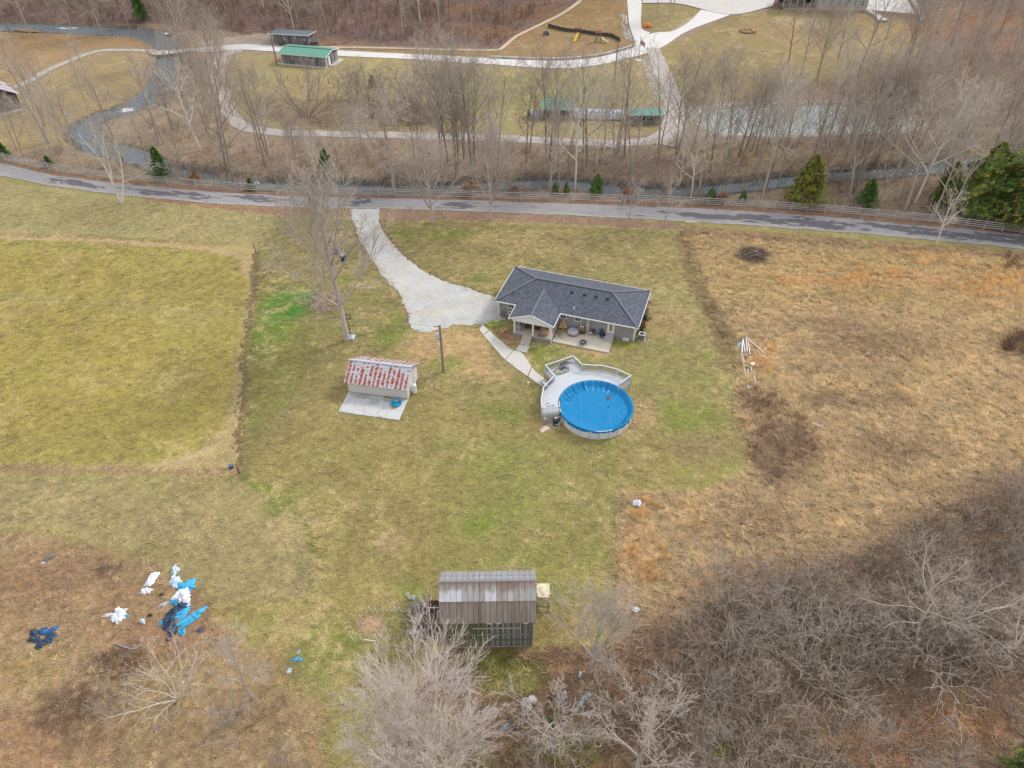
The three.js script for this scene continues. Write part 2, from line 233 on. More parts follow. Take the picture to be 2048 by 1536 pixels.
const colD = c1.getImageData(0, 0, CW, CH).data, parD = c2.getImageData(0, 0, CW, CH).data;
const L256 = new Float32Array(256).map((_, i) => s2l(i) / GAIN);
const LGREEN = lin(112, 128, 42), LTAN = lin(196, 172, 122), LRUST = lin(168, 122, 88), LDARK = lin(92, 72, 58), LSTEM = lin(206, 184, 148);
const out3 = [0, 0, 0];
function groundColour(x, z, coarse = 1) {
  const w = 0.25 * N(x * 0.55, z * 0.55) + 0.22 * N(x * 1.7 + 9, z * 1.7) + 0.5 * N(x * 4.7 + 3, z * 4.3) * coarse, w2 = 0.25 * N(x * 0.55 + 50, z * 0.55 + 80) + 0.22 * N(x * 1.7 + 70, z * 1.7 + 33) + 0.5 * N(x * 4.7 + 63, z * 4.3 + 21) * coarse;
  let fx = clamp((x + w + CX) * CS, 0, CW - 1.01), fz = clamp((z + w2 + CZ) * CS, 0, CH - 1.01);
  const o = ((fz | 0) * CW + (fx | 0)) * 4;
  let r = L256[colD[o]], g = L256[colD[o + 1]], b = L256[colD[o + 2]];
  const gr = parD[o] / 255, co = parD[o + 1] / 255, lv = parD[o + 2] / 255;
  const big = N(x * 0.11 + 3, z * 0.11), mid = N(x * 0.42, z * 0.42 + 7), sm = N(x * 1.6 + 11, z * 2.1), fi = N(x * 5.3, z * 6.1 + 4), ff = N(x * 13.7 + 40, z * 15.1);
  let k = sstep(0.1, 0.6, 0.42 * big + 0.4 * mid + 0.42 * sm + 0.2 * fi + gr * 0.5 - 0.2) * gr; k *= 0.66;
  r += (LGREEN[0] - r) * k; g += (LGREEN[1] - g) * k; b += (LGREEN[2] - b) * k;
  k = sstep(0.16, 0.5, 0.3 * N(x * 0.16 + 90, z * 0.16) + 0.4 * N(x * 0.7 + 31, z * 0.7) + 0.35 * N(x * 2.9, z * 2.9 + 77) + 0.3 * ff) * 0.58 * (1 - 0.6 * lv) * (0.5 + gr);
  r += (LTAN[0] - r) * k; g += (LTAN[1] - g) * k; b += (LTAN[2] - b) * k;
  if (lv > 0.03) {
    k = sstep(0.2, 0.7, 0.5 * ff + 0.4 * fi + 0.35 * sm + lv * 0.3) * lv * 0.55; r += (LRUST[0] - r) * k; g += (LRUST[1] - g) * k; b += (LRUST[2] - b) * k;
    k = sstep(0.15, 0.8, 0.55 * N(x * 9.1 + 5, z * 9.9) + 0.5 * mid - 0.1) * lv * 0.6; r += (LDARK[0] - r) * k; g += (LDARK[1] - g) * k; b += (LDARK[2] - b) * k;
  }
  k = sstep(0.62, 0.95, N(x * 11.3, z * 7.7 + 60)) * co * 0.5; r += (LSTEM[0] - r) * k; g += (LSTEM[1] - g) * k; b += (LSTEM[2] - b) * k;
  const m = Math.max(0.3, 1 + 0.07 * big + 0.08 * mid + (0.08 + 0.1 * co) * sm + (0.1 + 0.14 * co) * fi + (0.12 + 0.16 * co) * ff);
  out3[0] = r * m; out3[1] = g * m; out3[2] = b * m;
  return out3;
}
const bumpT = tex(512, 512, (i, j) => { const v = 0.5 + 0.22 * N(i * 0.25, j * 0.25) + 0.2 * N(i * 0.61 + 3, j * 0.61) + 0.1 * N(i * 0.06, j * 0.06); return [v, v, v]; }, false);
function patchOfLand(x0, x1, z0, z1, tw, th, step) {           // a rectangle of the ground sheet, z0 the near edge
  const nx = Math.ceil((x1 - x0) / step), nz = Math.ceil((z0 - z1) / step), g = new THREE.PlaneGeometry(1, 1, nx, nz), p = g.attributes.position, uv = g.attributes.uv;
  for (let i = 0; i < p.count; i++) { const x = lerp(x0, x1, p.getX(i) + 0.5), z = lerp(z0, z1, p.getY(i) + 0.5); p.setXYZ(i, x, height(x, z), z); uv.setXY(i, p.getX(i) === x1 ? 1 : (x - x0) / (x1 - x0), (z - z0) / (z1 - z0)); }
  g.computeVertexNormals();
  const t = tex(tw, th, (i, j) => groundColour(lerp(x0, x1, (i + 0.5) / tw), lerp(z0, z1, (j + 0.5) / th)), true, false);
  const b = bumpT.clone(); b.repeat.set((x1 - x0) / 24, (z0 - z1) / 24); b.needsUpdate = true;
  return struct('ground', g, new THREE.MeshStandardMaterial({ map: t, roughness: 1, bumpMap: b, bumpScale: 0.12 }));
}
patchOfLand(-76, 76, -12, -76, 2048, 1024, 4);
patchOfLand(-118, 118, -76, -124, 2048, 640, 2);
patchOfLand(-176, 176, -124, -246, 2048, 1024, 1.1);
{
  const far = (x0, x1, z0, z1, nx, nz) => { const g = new THREE.PlaneGeometry(1, 1, nx, nz), p = g.attributes.position; for (let i = 0; i < p.count; i++) { const x = lerp(x0, x1, p.getX(i) + 0.5), z = lerp(z0, z1, p.getY(i) + 0.5); p.setXYZ(i, x, height(x, z), z); } g.computeVertexNormals(); return g; };
  const m = mat(132, 108, 90, 1);
  struct('hills', [far(-1500, 1500, -246, -2200, 120, 60), far(-1500, -176, -124, -246, 60, 20), far(176, 1500, -124, -246, 60, 20), far(-1500, -118, -76, -124, 20, 6), far(118, 1500, -76, -124, 20, 6), far(-1500, -76, -12, -76, 10, 4), far(76, 1500, -12, -76, 10, 4), far(-1500, 1500, 400, -12, 10, 4)], m);
}
// ---------- road, lanes, paths, water ----------
const tint = (t, r, g, b) => { const o = lin(r, g, b); return (i, j) => { const m = t(i, j); return [o[0] * m, o[1] * m, o[2] * m]; }; };
const gravelT = tex(512, 512, (i, j) => { const k = 1 + 0.16 * N(i * 0.9, j * 0.9) + 0.12 * N(i * 0.31, j * 0.31) + 0.07 * N(i * 0.05, j * 0.05) + 0.05 * N(i * 0.016, j * 0.016), c = lin(196, 193, 187), b = 0.05 * N(i * 0.03 + 9, j * 0.03), e = sstep(0.3, 0.75, N(i * 0.021 + 30, j * 0.021) + 0.4 * N(i * 0.12, j * 0.12)) * 0.28, d = lin(176, 160, 136); return [lerp(c[0] * k * (1 + b), d[0], e), lerp(c[1] * k, d[1], e), lerp(c[2] * k * (1 - b), d[2], e)]; });
const laneT = tex(512, 512, tint((i, j) => 1 + 0.18 * N(i * 0.8, j * 0.8) + 0.16 * N(i * 0.21, j * 0.21) + 0.1 * N(i * 0.04, j * 0.04), 184, 174, 165));
const concT = tex(512, 512, tint((i, j) => 1 + 0.04 * N(i * 0.9, j * 0.9) + 0.06 * N(i * 0.13, j * 0.13) + 0.05 * N(i * 0.03, j * 0.03), 208, 201, 193));
const concFarT = tex(512, 512, tint((i, j) => 1 + 0.05 * N(i * 0.4, j * 0.4) + 0.06 * N(i * 0.07, j * 0.07), 222, 217, 212));
const gravelM = texMat(gravelT, 1), laneM = texMat(laneT, 1), concM = texMat(concT, 0.85), concFarM = texMat(concFarT, 0.85);
const rep = (t, u, v) => { const c = t.clone(); c.repeat.set(u, v); c.needsUpdate = true; return c; };
for (const m of [gravelM, laneM, concM, concFarM]) m.map.repeat.set(1 / 14, 1 / 14);
// ribbon between two edges given in photograph points; the land is followed
function ribbon(top, bottom, lift, rough = 0, n = 14, cross = 6) {
  const A = smoothLine(px(top), n), B0 = smoothLine(px(bottom), n), K = Math.max(A.length, B0.length), pick = (l, t) => { const f = t * (l.length - 1), i = Math.min(l.length - 2, f | 0); return [lerp(l[i][0], l[i + 1][0], f - i), lerp(l[i][1], l[i + 1][1], f - i)]; };
  const pos = [], uv = [], idx = [], alongUV = [];
  let s = 0, last;
  for (let i = 0; i < K; i++) {
    const a = pick(A, i / (K - 1)), b = pick(B0, i / (K - 1)), w = Math.hypot(a[0] - b[0], a[1] - b[1]) || 1;
    const m = [(a[0] + b[0]) / 2, (a[1] + b[1]) / 2]; if (last) s += Math.hypot(m[0] - last[0], m[1] - last[1]); last = m;
    const ja = rough * F2(a[0] * 0.8, a[1] * 0.8) / w, jb = rough * F2(b[0] * 0.8 + 40, b[1] * 0.8) / w;
    for (let j = 0; j <= cross; j++) { const t = lerp(ja, 1 + jb, j / cross), x = lerp(a[0], b[0], t), z = lerp(a[1], b[1], t); pos.push(x, base(x, z) + lift, z); uv.push(x, z); alongUV.push(s, j / cross); }
  }
  for (let i = 0; i + 1 < K; i++) for (let j = 0; j < cross; j++) { const o = i * (cross + 1) + j, q = o + cross + 1; idx.push(o, o + 1, q, o + 1, q + 1, q); }
  const g = new THREE.BufferGeometry(); g.setAttribute('position', new THREE.Float32BufferAttribute(pos, 3)); g.setAttribute('uv', new THREE.Float32BufferAttribute(uv, 2)); g.setIndex(idx); g.computeVertexNormals();
  if (g.attributes.normal.getY(0) < 0) { for (let i = 0; i < idx.length; i += 3) [idx[i], idx[i + 1]] = [idx[i + 1], idx[i]]; g.setIndex(idx); g.computeVertexNormals(); }
  g.userData = { along: alongUV, length: s };
  return g;
}
function flat(pts, lift, rough = 0, step = 0.7) {            // a filled outline on level land, its edge roughened
  const q = px(pts), e = [];
  for (let i = 0; i < q.length; i++) { const a = q[i], b = q[(i + 1) % q.length], n = Math.max(1, Math.round(Math.hypot(a[0] - b[0], a[1] - b[1]) / step)); for (let k = 0; k < n; k++) { const x = lerp(a[0], b[0], k / n), z = lerp(a[1], b[1], k / n); e.push(new THREE.Vector2(x + rough * (0.6 * F2(x * 0.7, z * 0.7) + 0.5 * N(x * 2.3, z * 2.3)), -(z + rough * (0.6 * F2(x * 0.7 + 30, z * 0.7) + 0.5 * N(x * 2.3 + 9, z * 2.3))))); } }
  const g = new THREE.ShapeGeometry(new THREE.Shape(e)); g.rotateX(-Math.PI / 2); const p = g.attributes.position, uv = [];
  for (let i = 0; i < p.count; i++) { p.setY(i, base(p.getX(i), p.getZ(i)) + lift); uv.push(p.getX(i), p.getZ(i)); }
  g.setAttribute('uv', new THREE.Float32BufferAttribute(uv, 2)); return g;
}
const roadTop = [[-120, 312], [0, 327], [100, 349], [250, 369], [440, 385], [600, 393], [800, 397], [1000, 403], [1200, 410], [1400, 418], [1600, 430], [1800, 447], [2048, 470], [2200, 487]];
const roadBot = [[-120, 338], [0, 352], [100, 371], [250, 391], [440, 408], [600, 415], [800, 419], [1000, 425], [1200, 434], [1400, 445], [1600, 458], [1800, 475], [2048, 498], [2200, 516]];
{
  const g = ribbon(roadTop, roadBot, 0.05, 0.3, 16, 8), len = g.userData.length;
  const al = g.userData.along; g.setAttribute('uv', new THREE.Float32BufferAttribute(al.map((v, i) => (i % 2 ? v : v / len)), 2));
  const grey = lin(158, 153, 152), dark = lin(104, 100, 104), pale = lin(176, 172, 170), patchAt = [[0.16, 0.45, 0.05], [0.24, 0.42, 0.06], [0.33, 0.4, 0.04], [0.7, 0.55, 0.05], [0.745, 0.5, 0.06], [0.79, 0.5, 0.06], [0.86, 0.35, 0.06], [0.93, 0.5, 0.07], [0.98, 0.5, 0.05], [0.5, 0.5, 0.02], [0.41, 0.5, 0.02]];
  const t = tex(2048, 96, (i, j) => {
    const u = i / 2048, v = j / 96, x = u * len, y = v * 5.6, fine = 1 + 0.09 * N(x * 9, y * 9) + 0.07 * N(x * 1.1, y * 2.2) + 0.04 * N(x * 0.2, y * 1.2);
    let q = 0; for (const [pu, pv, pr] of patchAt) q = Math.max(q, 1 - Math.hypot((u - pu) / pr, (v - pv) / 0.42));
    const cover = sstep(0.34, 0.42, q * 0.85 + 0.4 * N(x * 0.45, y * 1.4) + 0.22 * N(x * 1.6, y * 3.4));
    const crack = sstep(0.86, 0.93, 1 - Math.abs(N(x * 0.28 + 60, y * 0.9) - 0.1) * 2.6) * sstep(-0.1, 0.5, N(x * 0.1 + 8, 2)) * 0.75;
    const edge = sstep(0.84, 0.9, v + 0.05 * N(x * 0.5, 9)) * 0.7, k = Math.max(cover, crack), c = [0, 1, 2].map((n) => lerp(lerp(grey[n], pale[n], edge), dark[n], k * (1 - edge)) * fine);
    return c;
  }, true, false);
  struct('road', g, texMat(t, 0.9));
}
struct('driveway', flat([[700, 419], [712, 462], [735, 508], [768, 556], [802, 590], [812, 618], [820, 646], [826, 660], [850, 666], [890, 657], [903, 650], [942, 651], [986, 647], [1010, 640], [1010, 606], [985, 592], [942, 579], [890, 562], [850, 544], [815, 519], [785, 490], [764, 460], [756, 440], [760, 418]], 0.055, 0.36, 0.3), gravelM);
{ // far lane, its branch up to the junction, the farm track across the creek
  const lane = (pts, w, lift, m, name, rough = 0.4) => { const q = smoothLine(px(pts), 10), A = [], B = []; q.forEach((p, i) => { const a = q[Math.max(0, i - 1)], b = q[Math.min(q.length - 1, i + 1)], d = Math.hypot(b[0] - a[0], b[1] - a[1]) || 1, nx = -(b[1] - a[1]) / d, nz = (b[0] - a[0]) / d, ww = (typeof w === 'function' ? w(i / q.length) : w) / 2; A.push([p[0] + nx * ww, p[1] + nz * ww]); B.push([p[0] - nx * ww, p[1] - nz * ww]); });
    const pos = [], uv = [], idx = [], C = 4;
    q.forEach((_, i) => { for (let j = 0; j <= C; j++) { const e = j === 0 || j === C ? rough * F2(A[i][0] * 0.6 + j * 9, A[i][1] * 0.6) * (j ? 1 : -1) / 3 : 0, t = j / C + e, x = lerp(A[i][0], B[i][0], t), z = lerp(A[i][1], B[i][1], t); pos.push(x, base(x, z) + lift, z); uv.push(x, z); } });
    for (let i = 0; i + 1 < q.length; i++) for (let j = 0; j < C; j++) { const o = i * (C + 1) + j, k = o + C + 1; idx.push(o, k, o + 1, o + 1, k, k + 1); }
    const g = new THREE.BufferGeometry(); g.setAttribute('position', new THREE.Float32BufferAttribute(pos, 3)); g.setAttribute('uv', new THREE.Float32BufferAttribute(uv, 2)); g.setIndex(idx); g.computeVertexNormals();
    if (g.attributes.normal.getY(0) < 0) { for (let i = 0; i < idx.length; i += 3) [idx[i], idx[i + 1]] = [idx[i + 1], idx[i]]; g.setIndex(idx); g.computeVertexNormals(); }
    struct(name, g, m); };
  lane([[478, 100], [448, 112], [437, 134], [437, 158], [446, 186], [456, 212], [468, 236], [494, 256], [545, 264], [640, 267.5], [760, 270], [900, 273.5], [1040, 279], [1150, 285], [1240, 287], [1305, 280], [1340, 262], [1350, 236]], (t) => 3.5 - 0.5 * Math.sin(t * 3.1), 0.06, laneM, 'gravel_lane');
  lane([[1304, 96], [1314, 118], [1326, 148], [1338, 178], [1347, 210], [1352, 244], [1340, 270], [1322, 290]], (t) => 3.4 + 1.8 * t, 0.1, laneM, 'gravel_lane');
  lane([[30, 176], [60, 162], [90, 144], [130, 126], [170, 110], [200, 102], [250, 100.5], [312, 102]], 1.9, 0.07, laneM, 'farm_track', 0.3);
  lane([[628, 94.5], [700, 95.5], [800, 97.5], [900, 100], [980, 101], [998, 100], [1010, 92], [1032, 74], [1080, 50], [1126, 27], [1160, 2], [1180, -20]], 1.05, 0.11, mat(205, 184, 152), 'footpath', 0.1);
  lane([[302, 103], [318, 106.5], [345, 104], [372, 100.5], [404, 99]], 2.6, 0.03, mat(196, 186, 170), 'ford_crossing', 0.1);
}
const farRoad = ribbon([[396, 97], [440, 93], [480, 89], [530, 91], [600, 96], [690, 102], [800, 107.5], [900, 112.5], [1000, 118.5], [1060, 121], [1130, 121.5], [1200, 114.5], [1240, 104], [1268, 95], [1280, 78], [1310, 66], [1341, 63.5], [1372, 48.5], [1402, 20]], [[402, 105], [440, 102.5], [480, 100], [530, 102.5], [600, 107], [690, 113], [800, 118], [900, 124.5], [1000, 130.5], [1060, 135], [1130, 137], [1200, 130], [1250, 118], [1294, 107], [1320, 97], [1339, 86], [1362, 70], [1391, 56], [1461, 30]], 0.09, 0, 8, 4);
struct('concrete_road', farRoad, concFarM);
struct('concrete_road', ribbon([[1252, -25], [1254, 0], [1256, 24], [1258, 47], [1266, 74], [1274, 96]], [[1284, -25], [1283.5, 0], [1282.5, 24], [1282.5, 50], [1286, 60], [1300, 66]], 0.12, 0, 5, 3), concFarM);
struct('concrete_yard', ribbon([[1290, -20], [1340, -20], [1440, -22], [1560, -30]], [[1284, 7], [1356, 8], [1461, 30], [1545, 13]], 0.15, 0, 4, 4), texMat(rep(concT, 1 / 14, 1 / 14), 0.9));
struct('concrete_apron', ribbon([[1732, -14], [1780, -14], [1810, -10]], [[1726, 20], [1780, 24], [1832, 29]], 0.1, 0, 5, 3), concFarM);
// water
const waterM = new THREE.MeshStandardMaterial({ roughness: 0.22 }); waterM.color.setRGB(...lin(104, 114, 120));
waterM.bumpMap = tex(256, 256, (i, j) => { const v = 0.5 + 0.3 * N(i * 0.16, j * 0.3) + 0.2 * N(i * 0.5, j * 0.7); return [v, v, v]; }, false); waterM.bumpScale = 0.05; waterM.bumpMap.repeat.set(1 / 5, 1 / 5);
{
  const pos = [], uv = [], idx = [];
  creek.forEach((p, i) => { const a = creek[Math.max(0, i - 1)], b = creek[Math.min(creek.length - 1, i + 1)], d = Math.hypot(b[0] - a[0], b[1] - a[1]) || 1, w = creekW(p[1]) + 1.6, y = base(p[0], p[1]) - 0.62; for (const s of [-1, 1]) { const x = p[0] - s * w * (b[1] - a[1]) / d, z = p[1] + s * w * (b[0] - a[0]) / d; pos.push(x, y, z); uv.push(x, z); } if (i) idx.push(2 * i - 2, 2 * i, 2 * i - 1, 2 * i - 1, 2 * i, 2 * i + 1); });
  const g = new THREE.BufferGeometry(); g.setAttribute('position', new THREE.Float32BufferAttribute(pos, 3)); g.setAttribute('uv', new THREE.Float32BufferAttribute(uv, 2)); g.setIndex(idx); g.computeVertexNormals();
  if (g.attributes.normal.getY(0) < 0) { g.index.array.forEach((_, i) => { if (i % 3 === 0) { const t = g.index.array[i]; g.index.array[i] = g.index.array[i + 1]; g.index.array[i + 1] = t; } }); g.computeVertexNormals(); }
  struct('creek_water', g, waterM);
  // white water where the creek drops: at the ford and at the riffle below the bend
  const foam = [];
  for (const [x0, y0, sx, sy, n] of [[330, 97, 14, 1.6, 70], [252, 214, 17, 5, 90], [128, 52, 26, 2.5, 50], [505, 358, 12, 3, 26], [330, 62, 10, 2, 20]]) for (let i = 0; i < n; i++) { const p = P(x0 + sx * (rnd() + rnd() - 1), y0 + sy * (rnd() + rnd() - 1)); foam.push(new THREE.SphereGeometry(1, 6, 4).scale(rr(0.2, 0.7), 0.05, rr(0.08, 0.22)).translate(p[0], base(p[0], p[2]) - 0.6, p[2])); }
  const f = struct('white_water', J(foam), mat(226, 230, 232, 0.7)); f.userData.kind = 'stuff';
  const s = new THREE.ShapeGeometry(new THREE.Shape(pond.map(([x, z]) => new THREE.Vector2(x, -z)))); s.rotateX(-Math.PI / 2); s.translate(0, base(...G2(1600, 240)) - 0.22, 0);
  const pm = new THREE.MeshStandardMaterial({ roughness: 0.3 }); pm.color.setRGB(...lin(160, 170, 165)); pm.bumpMap = waterM.bumpMap; pm.bumpScale = 0.02;
  const su = []; const sp = s.attributes.position; for (let i = 0; i < sp.count; i++) su.push(sp.getX(i), sp.getZ(i)); s.setAttribute('uv', new THREE.Float32BufferAttribute(su, 2));
  struct('pond_water', s, pm);
}
// loose stone: pond rim, ditches and creek edge
const rockG = (() => { const g = new THREE.IcosahedronGeometry(1, 1), p = g.attributes.position; for (let i = 0; i < p.count; i++) { const k = 1 + 0.35 * N(p.getX(i) * 1.7 + 5, p.getY(i) * 1.7 + p.getZ(i) * 2.3); p.setXYZ(i, p.getX(i) * k, p.getY(i) * k * 0.65, p.getZ(i) * k * 0.8); } g.computeVertexNormals(); return g; })();
function scatter(name, geo, m, list, label, category) {         // list of [x, y, z, scale, turn, [r, g, b] | null, yscale]
  const o = new THREE.InstancedMesh(geo, m, list.length), M = new THREE.Matrix4(), q = new THREE.Quaternion(), c = new THREE.Color();
  list.forEach((e, i) => { q.setFromEuler(new THREE.Euler(e[7] ?? 0, e[4], e[8] ?? 0)); M.compose(V(e[0], e[1], e[2]), q, V(e[3], e[3] * (e[6] ?? 1), e[3])); o.setMatrixAt(i, M); if (e[5]) o.setColorAt(i, c.setRGB(...e[5])); });
  o.name = numbered(name); o.castShadow = o.receiveShadow = true; scene.add(o); o.userData = { kind: 'stuff' }; if (label) { o.userData.label = label; o.userData.category = category; }
  return o;
}
{
  const st = [], stone = () => { const k = rr(0.55, 1.05), c = lin(218, 210, 200); return [c[0] * k, c[1] * k, c[2] * k * rr(0.94, 1)]; };
  const put = (x, z, s) => st.push([x, height(x, z) + s * 0.15, z, s, rr(0, 6), stone(), rr(0.7, 1.1)]);
  for (let i = 0; i < pond.length; i++) { const [x, z] = pond[i], zone = x < P(1440, 230)[0] ? 5 : z < P(1600, 216)[2] && x < P(1720, 210)[0] ? 5 : 1; for (let k = 0; k < zone * 3; k++) put(x + rr(-1, 1) * (zone > 2 ? 1.1 : 0.35), z + rr(-1, 1) * (zone > 2 ? 1.3 : 0.3), rr(0.12, 0.32)); }
  const bed = (pts, w, n, a, b) => { const q = smoothLine(px(pts), 8); for (let i = 0; i < n; i++) { const p = q[(rnd() * q.length) | 0]; put(p[0] + rr(-w, w), p[1] + rr(-w, w), rr(a, b)); } };
  bed([[1294, 120], [1300, 140], [1308, 160], [1314, 180], [1322, 200]], 1.4, 380, 0.1, 0.3); bed([[1246, 30], [1250, 55], [1256, 78]], 0.9, 220, 0.1, 0.3);
  bed([[1404, 224], [1420, 216], [1450, 213]], 1.6, 200, 0.12, 0.34); bed([[140, 252], [150, 270]], 0.6, 40, 0.1, 0.3); bed([[420, 122], [428, 122]], 1, 20, 0.15, 0.4);
  scatter('loose_stone', rockG, mat(255, 255, 255, 0.95), st.map((e) => { e[5] = e[5].map((c) => c * GAIN); return e; }), 'pale loose stones along the pond rim and the ditches beside the lanes', 'stones');
}
// ---------- board fence along the road ----------
const woodGrey = [mat(192, 186, 180), mat(176, 170, 164), mat(204, 198, 190)];
{
  const line = smoothLine(px([[-30, 312], [0, 318], [85, 337], [160, 349], [239, 359], [340, 369], [444, 378], [598, 387], [760, 392], [900, 395], [1000, 398], [1150, 402], [1300, 406], [1480, 414], [1629, 423], [1760, 435], [1884, 447], [1980, 459], [2080, 472]]), 30);
  const t = thing('board_fence', 'long weathered grey four-board fence along the far side of the paved road', 'fence', [line[0][0], 0, line[0][1]]);
  const pg = box(0.13, 1.42, 0.13, 0, 0.71, 0), rg = box(1, 0.13, 0.035), pts = [line[0]]; let acc = 0;
  for (let i = 1; i < line.length; i++) { acc += Math.hypot(line[i][0] - line[i - 1][0], line[i][1] - line[i - 1][1]); if (acc >= 2.44) { pts.push(line[i]); acc = 0; } }
  pts.forEach(([x, z], i) => {
    const p = part(t, 'post', pg, woodGrey[i % 3]); p.position.set(x - line[0][0], 0, z - line[0][1]); p.rotation.y = rr(0, 0.2); p.rotation.z = rr(-0.02, 0.02);
    if (i + 1 === pts.length) return;
    const [x1, z1] = pts[i + 1], L = Math.hypot(x1 - x, z1 - z);
    for (let k = 0; k < 4; k++) { const r = part(t, 'rail', rg, woodGrey[(i * 2 + k + (rnd() * 2 | 0)) % 3]); r.position.set((x + x1) / 2 - line[0][0], 0.3 + 0.32 * k, (z + z1) / 2 - line[0][1] + 0.085); r.rotation.y = -Math.atan2(z1 - z, x1 - x); r.rotation.z = rr(-0.008, 0.008); r.scale.x = L - 0.01; }
  });
}
// ---------- ranch house ----------
const HC = [7.7, -74.0], HT = -18.4 * Math.PI / 180;
const HW = (x, y, z) => [HC[0] + x * Math.cos(HT) + z * Math.sin(HT), y, HC[1] - x * Math.sin(HT) + z * Math.cos(HT)];
const white = mat(240, 240, 240, 0.6), siding = mat(163, 160, 160, 0.8), glassM = new THREE.MeshStandardMaterial({ roughness: 0.08, metalness: 0 }); glassM.color.setRGB(0.05, 0.055, 0.06);
const concreteM = texMat(rep(concT, 0.4, 0.4), 0.85), dkConc = mat(150, 150, 152), porchTan = mat(196, 182, 164);
const shingleT = tex(512, 512, (i, j) => {
  const course = Math.floor(j / 8), tab = Math.floor((i + course * 37) / 14), h = Math.abs(Math.sin(tab * 127.1 + course * 311.7) * 43758.5453) % 1, gr = N(i * 0.8, j * 0.8), c = lin(92, 96, 106), k = (0.6 + 0.8 * h) * (1 + 0.2 * gr) * (j % 8 === 0 ? 0.7 : 1) * (1 + 0.08 * N(i * 0.02, j * 0.02));
  return [c[0] * k, c[1] * k, c[2] * k * (0.96 + 0.1 * h)];
});
shingleT.repeat.set(0.14, 0.14);
const shingle = texMat(shingleT, 0.92);
{
  const t = thing('ranch_house', 'long single-storey grey house with a dark hipped shingle roof beside the gravel driveway', 'house', [HC[0], 0, HC[1]], HT);
  // walls of lapped boards
  const X0 = -8.95, X1 = 8.45, Z0 = -4.8, Z1 = 2.75, courses = (w) => { const l = []; for (let k = 0; k < 17; k++) l.push(box(w, 0.135, 0.03, 0, 0.45 + k * 0.125, 0, 0, 0.1)); return l; };
  const wall = (w, x, z, ry) => part(t, 'wall', J(courses(w)).rotateY(ry).translate(x, 0, z), siding);
  wall(X1 - X0, (X0 + X1) / 2, Z1, 0); wall(X1 - X0, (X0 + X1) / 2, Z0, Math.PI); wall(Z1 - Z0, X0, (Z0 + Z1) / 2, -Math.PI / 2); wall(Z1 - Z0, X1, (Z0 + Z1) / 2, Math.PI / 2);
  part(t, 'foundation', box(X1 - X0 - 0.06, 2.95, Z1 - Z0 - 0.06, (X0 + X1) / 2, 0.98, (Z0 + Z1) / 2), dkConc);
  for (const [x, z] of [[X0, Z1], [X1, Z1], [X0, Z0], [X1, Z0]]) part(t, 'corner_trim', box(0.16, 2.2, 0.16, x, 1.45, z), white);
  // hipped roof
  const A = [-9.37, 2.6, -5.22], B = [8.88, 2.6, -5.22], D = [8.88, 2.6, 3.19], C = [-9.37, 2.6, 3.19], R0 = [-5.17, 4.22, -1.01], R1 = [4.68, 4.22, -1.01];
  for (const q of [[C, D, R1, R0], [B, A, R0, R1], [A, C, R0], [D, B, R1]]) part(t, 'roof', plate(q, 0.1), shingle);
  const cap = (a, b) => beam([a[0], a[1] + 0.035, a[2]], [b[0], b[1] + 0.035, b[2]], 0.3, 0.035), capM = mat(108, 112, 122);
  const ap = [-3.65, 3.7, 6.15], ab = [-3.65, 3.7, 0.32];
  for (const [a, b] of [[R0, R1], [A, R0], [C, R0], [B, R1], [D, R1], [ap, ab]]) part(t, 'ridge_cap', cap(a, b), capM);
  // porch gable over the back steps
  part(t, 'porch_roof', plate([[-0.8, 2.605, 6.15], [-0.8, 2.605, 3.19], [-3.65, 3.7, 0.32], ap], 0.1), shingle);
  part(t, 'porch_roof', plate([[-6.5, 2.605, 3.19], [-6.5, 2.605, 6.15], ap, [-3.65, 3.7, 0.32]], 0.1), shingle);
  part(t, 'gable', plate([[-6.3, 2.5, 6.06], [-1.0, 2.5, 6.06], [-1.0, 2.56, 6.06], [-3.65, 3.57, 6.06], [-6.3, 2.56, 6.06]], 0.06), white);
  part(t, 'porch_beam', box(5.2, 0.2, 0.22, -3.5, 2.41, 6.0), white);
  part(t, 'porch_ceiling', box(5.3, 0.04, 3.2, -3.65, 2.53, 4.4), white);
  const fas = (a, b) => beam(a, b, 0.06, 0.15);
  for (const [a, b] of [[[-0.78, 2.54, 3.24], [8.94, 2.54, 3.24]], [[-9.43, 2.54, 3.24], [-6.52, 2.54, 3.24]], [[8.92, 2.54, 3.24], [8.92, 2.54, -5.28]], [[8.94, 2.54, -5.26], [-9.43, 2.54, -5.26]], [[-9.41, 2.54, -5.26], [-9.41, 2.54, 3.24]], [[-0.77, 2.53, 3.26], [-0.77, 2.53, 6.2]], [[-6.53, 2.53, 3.26], [-6.53, 2.53, 6.2]], [[-6.55, 2.53, 6.19], [-3.65, 3.64, 6.19]], [[-3.65, 3.64, 6.19], [-0.75, 2.53, 6.19]]]) part(t, 'fascia', fas(a, b), white);
  part(t, 'soffit', [box(18.1, 0.03, 0.42, -0.24, 2.46, 2.98), box(18.1, 0.03, 0.42, -0.24, 2.46, -5.01), box(0.42, 0.03, 7.5, 8.66, 2.46, -1.02), box(0.42, 0.03, 7.5, -9.16, 2.46, -1.02)], white);
  // porch, posts and steps
  const porch = part(t, 'porch', box(4.9, 0.56, 3.42, -3.5, 0.28, 4.48), dkConc); part(porch, 'floor', box(4.94, 0.06, 3.46, -3.5, 0.59, 4.48), porchTan);
  for (const [x, y0] of [[-5.78, 0.62], [-3.42, 0.62], [-1.26, 0.62]]) part(t, 'post', box(0.19, 2.32 - y0, 0.19, x, (2.32 + y0) / 2, 6.02), white);
  part(t, 'downspout', box(0.1, 2.4, 0.1, -1.0, 1.25, 6.22), white);
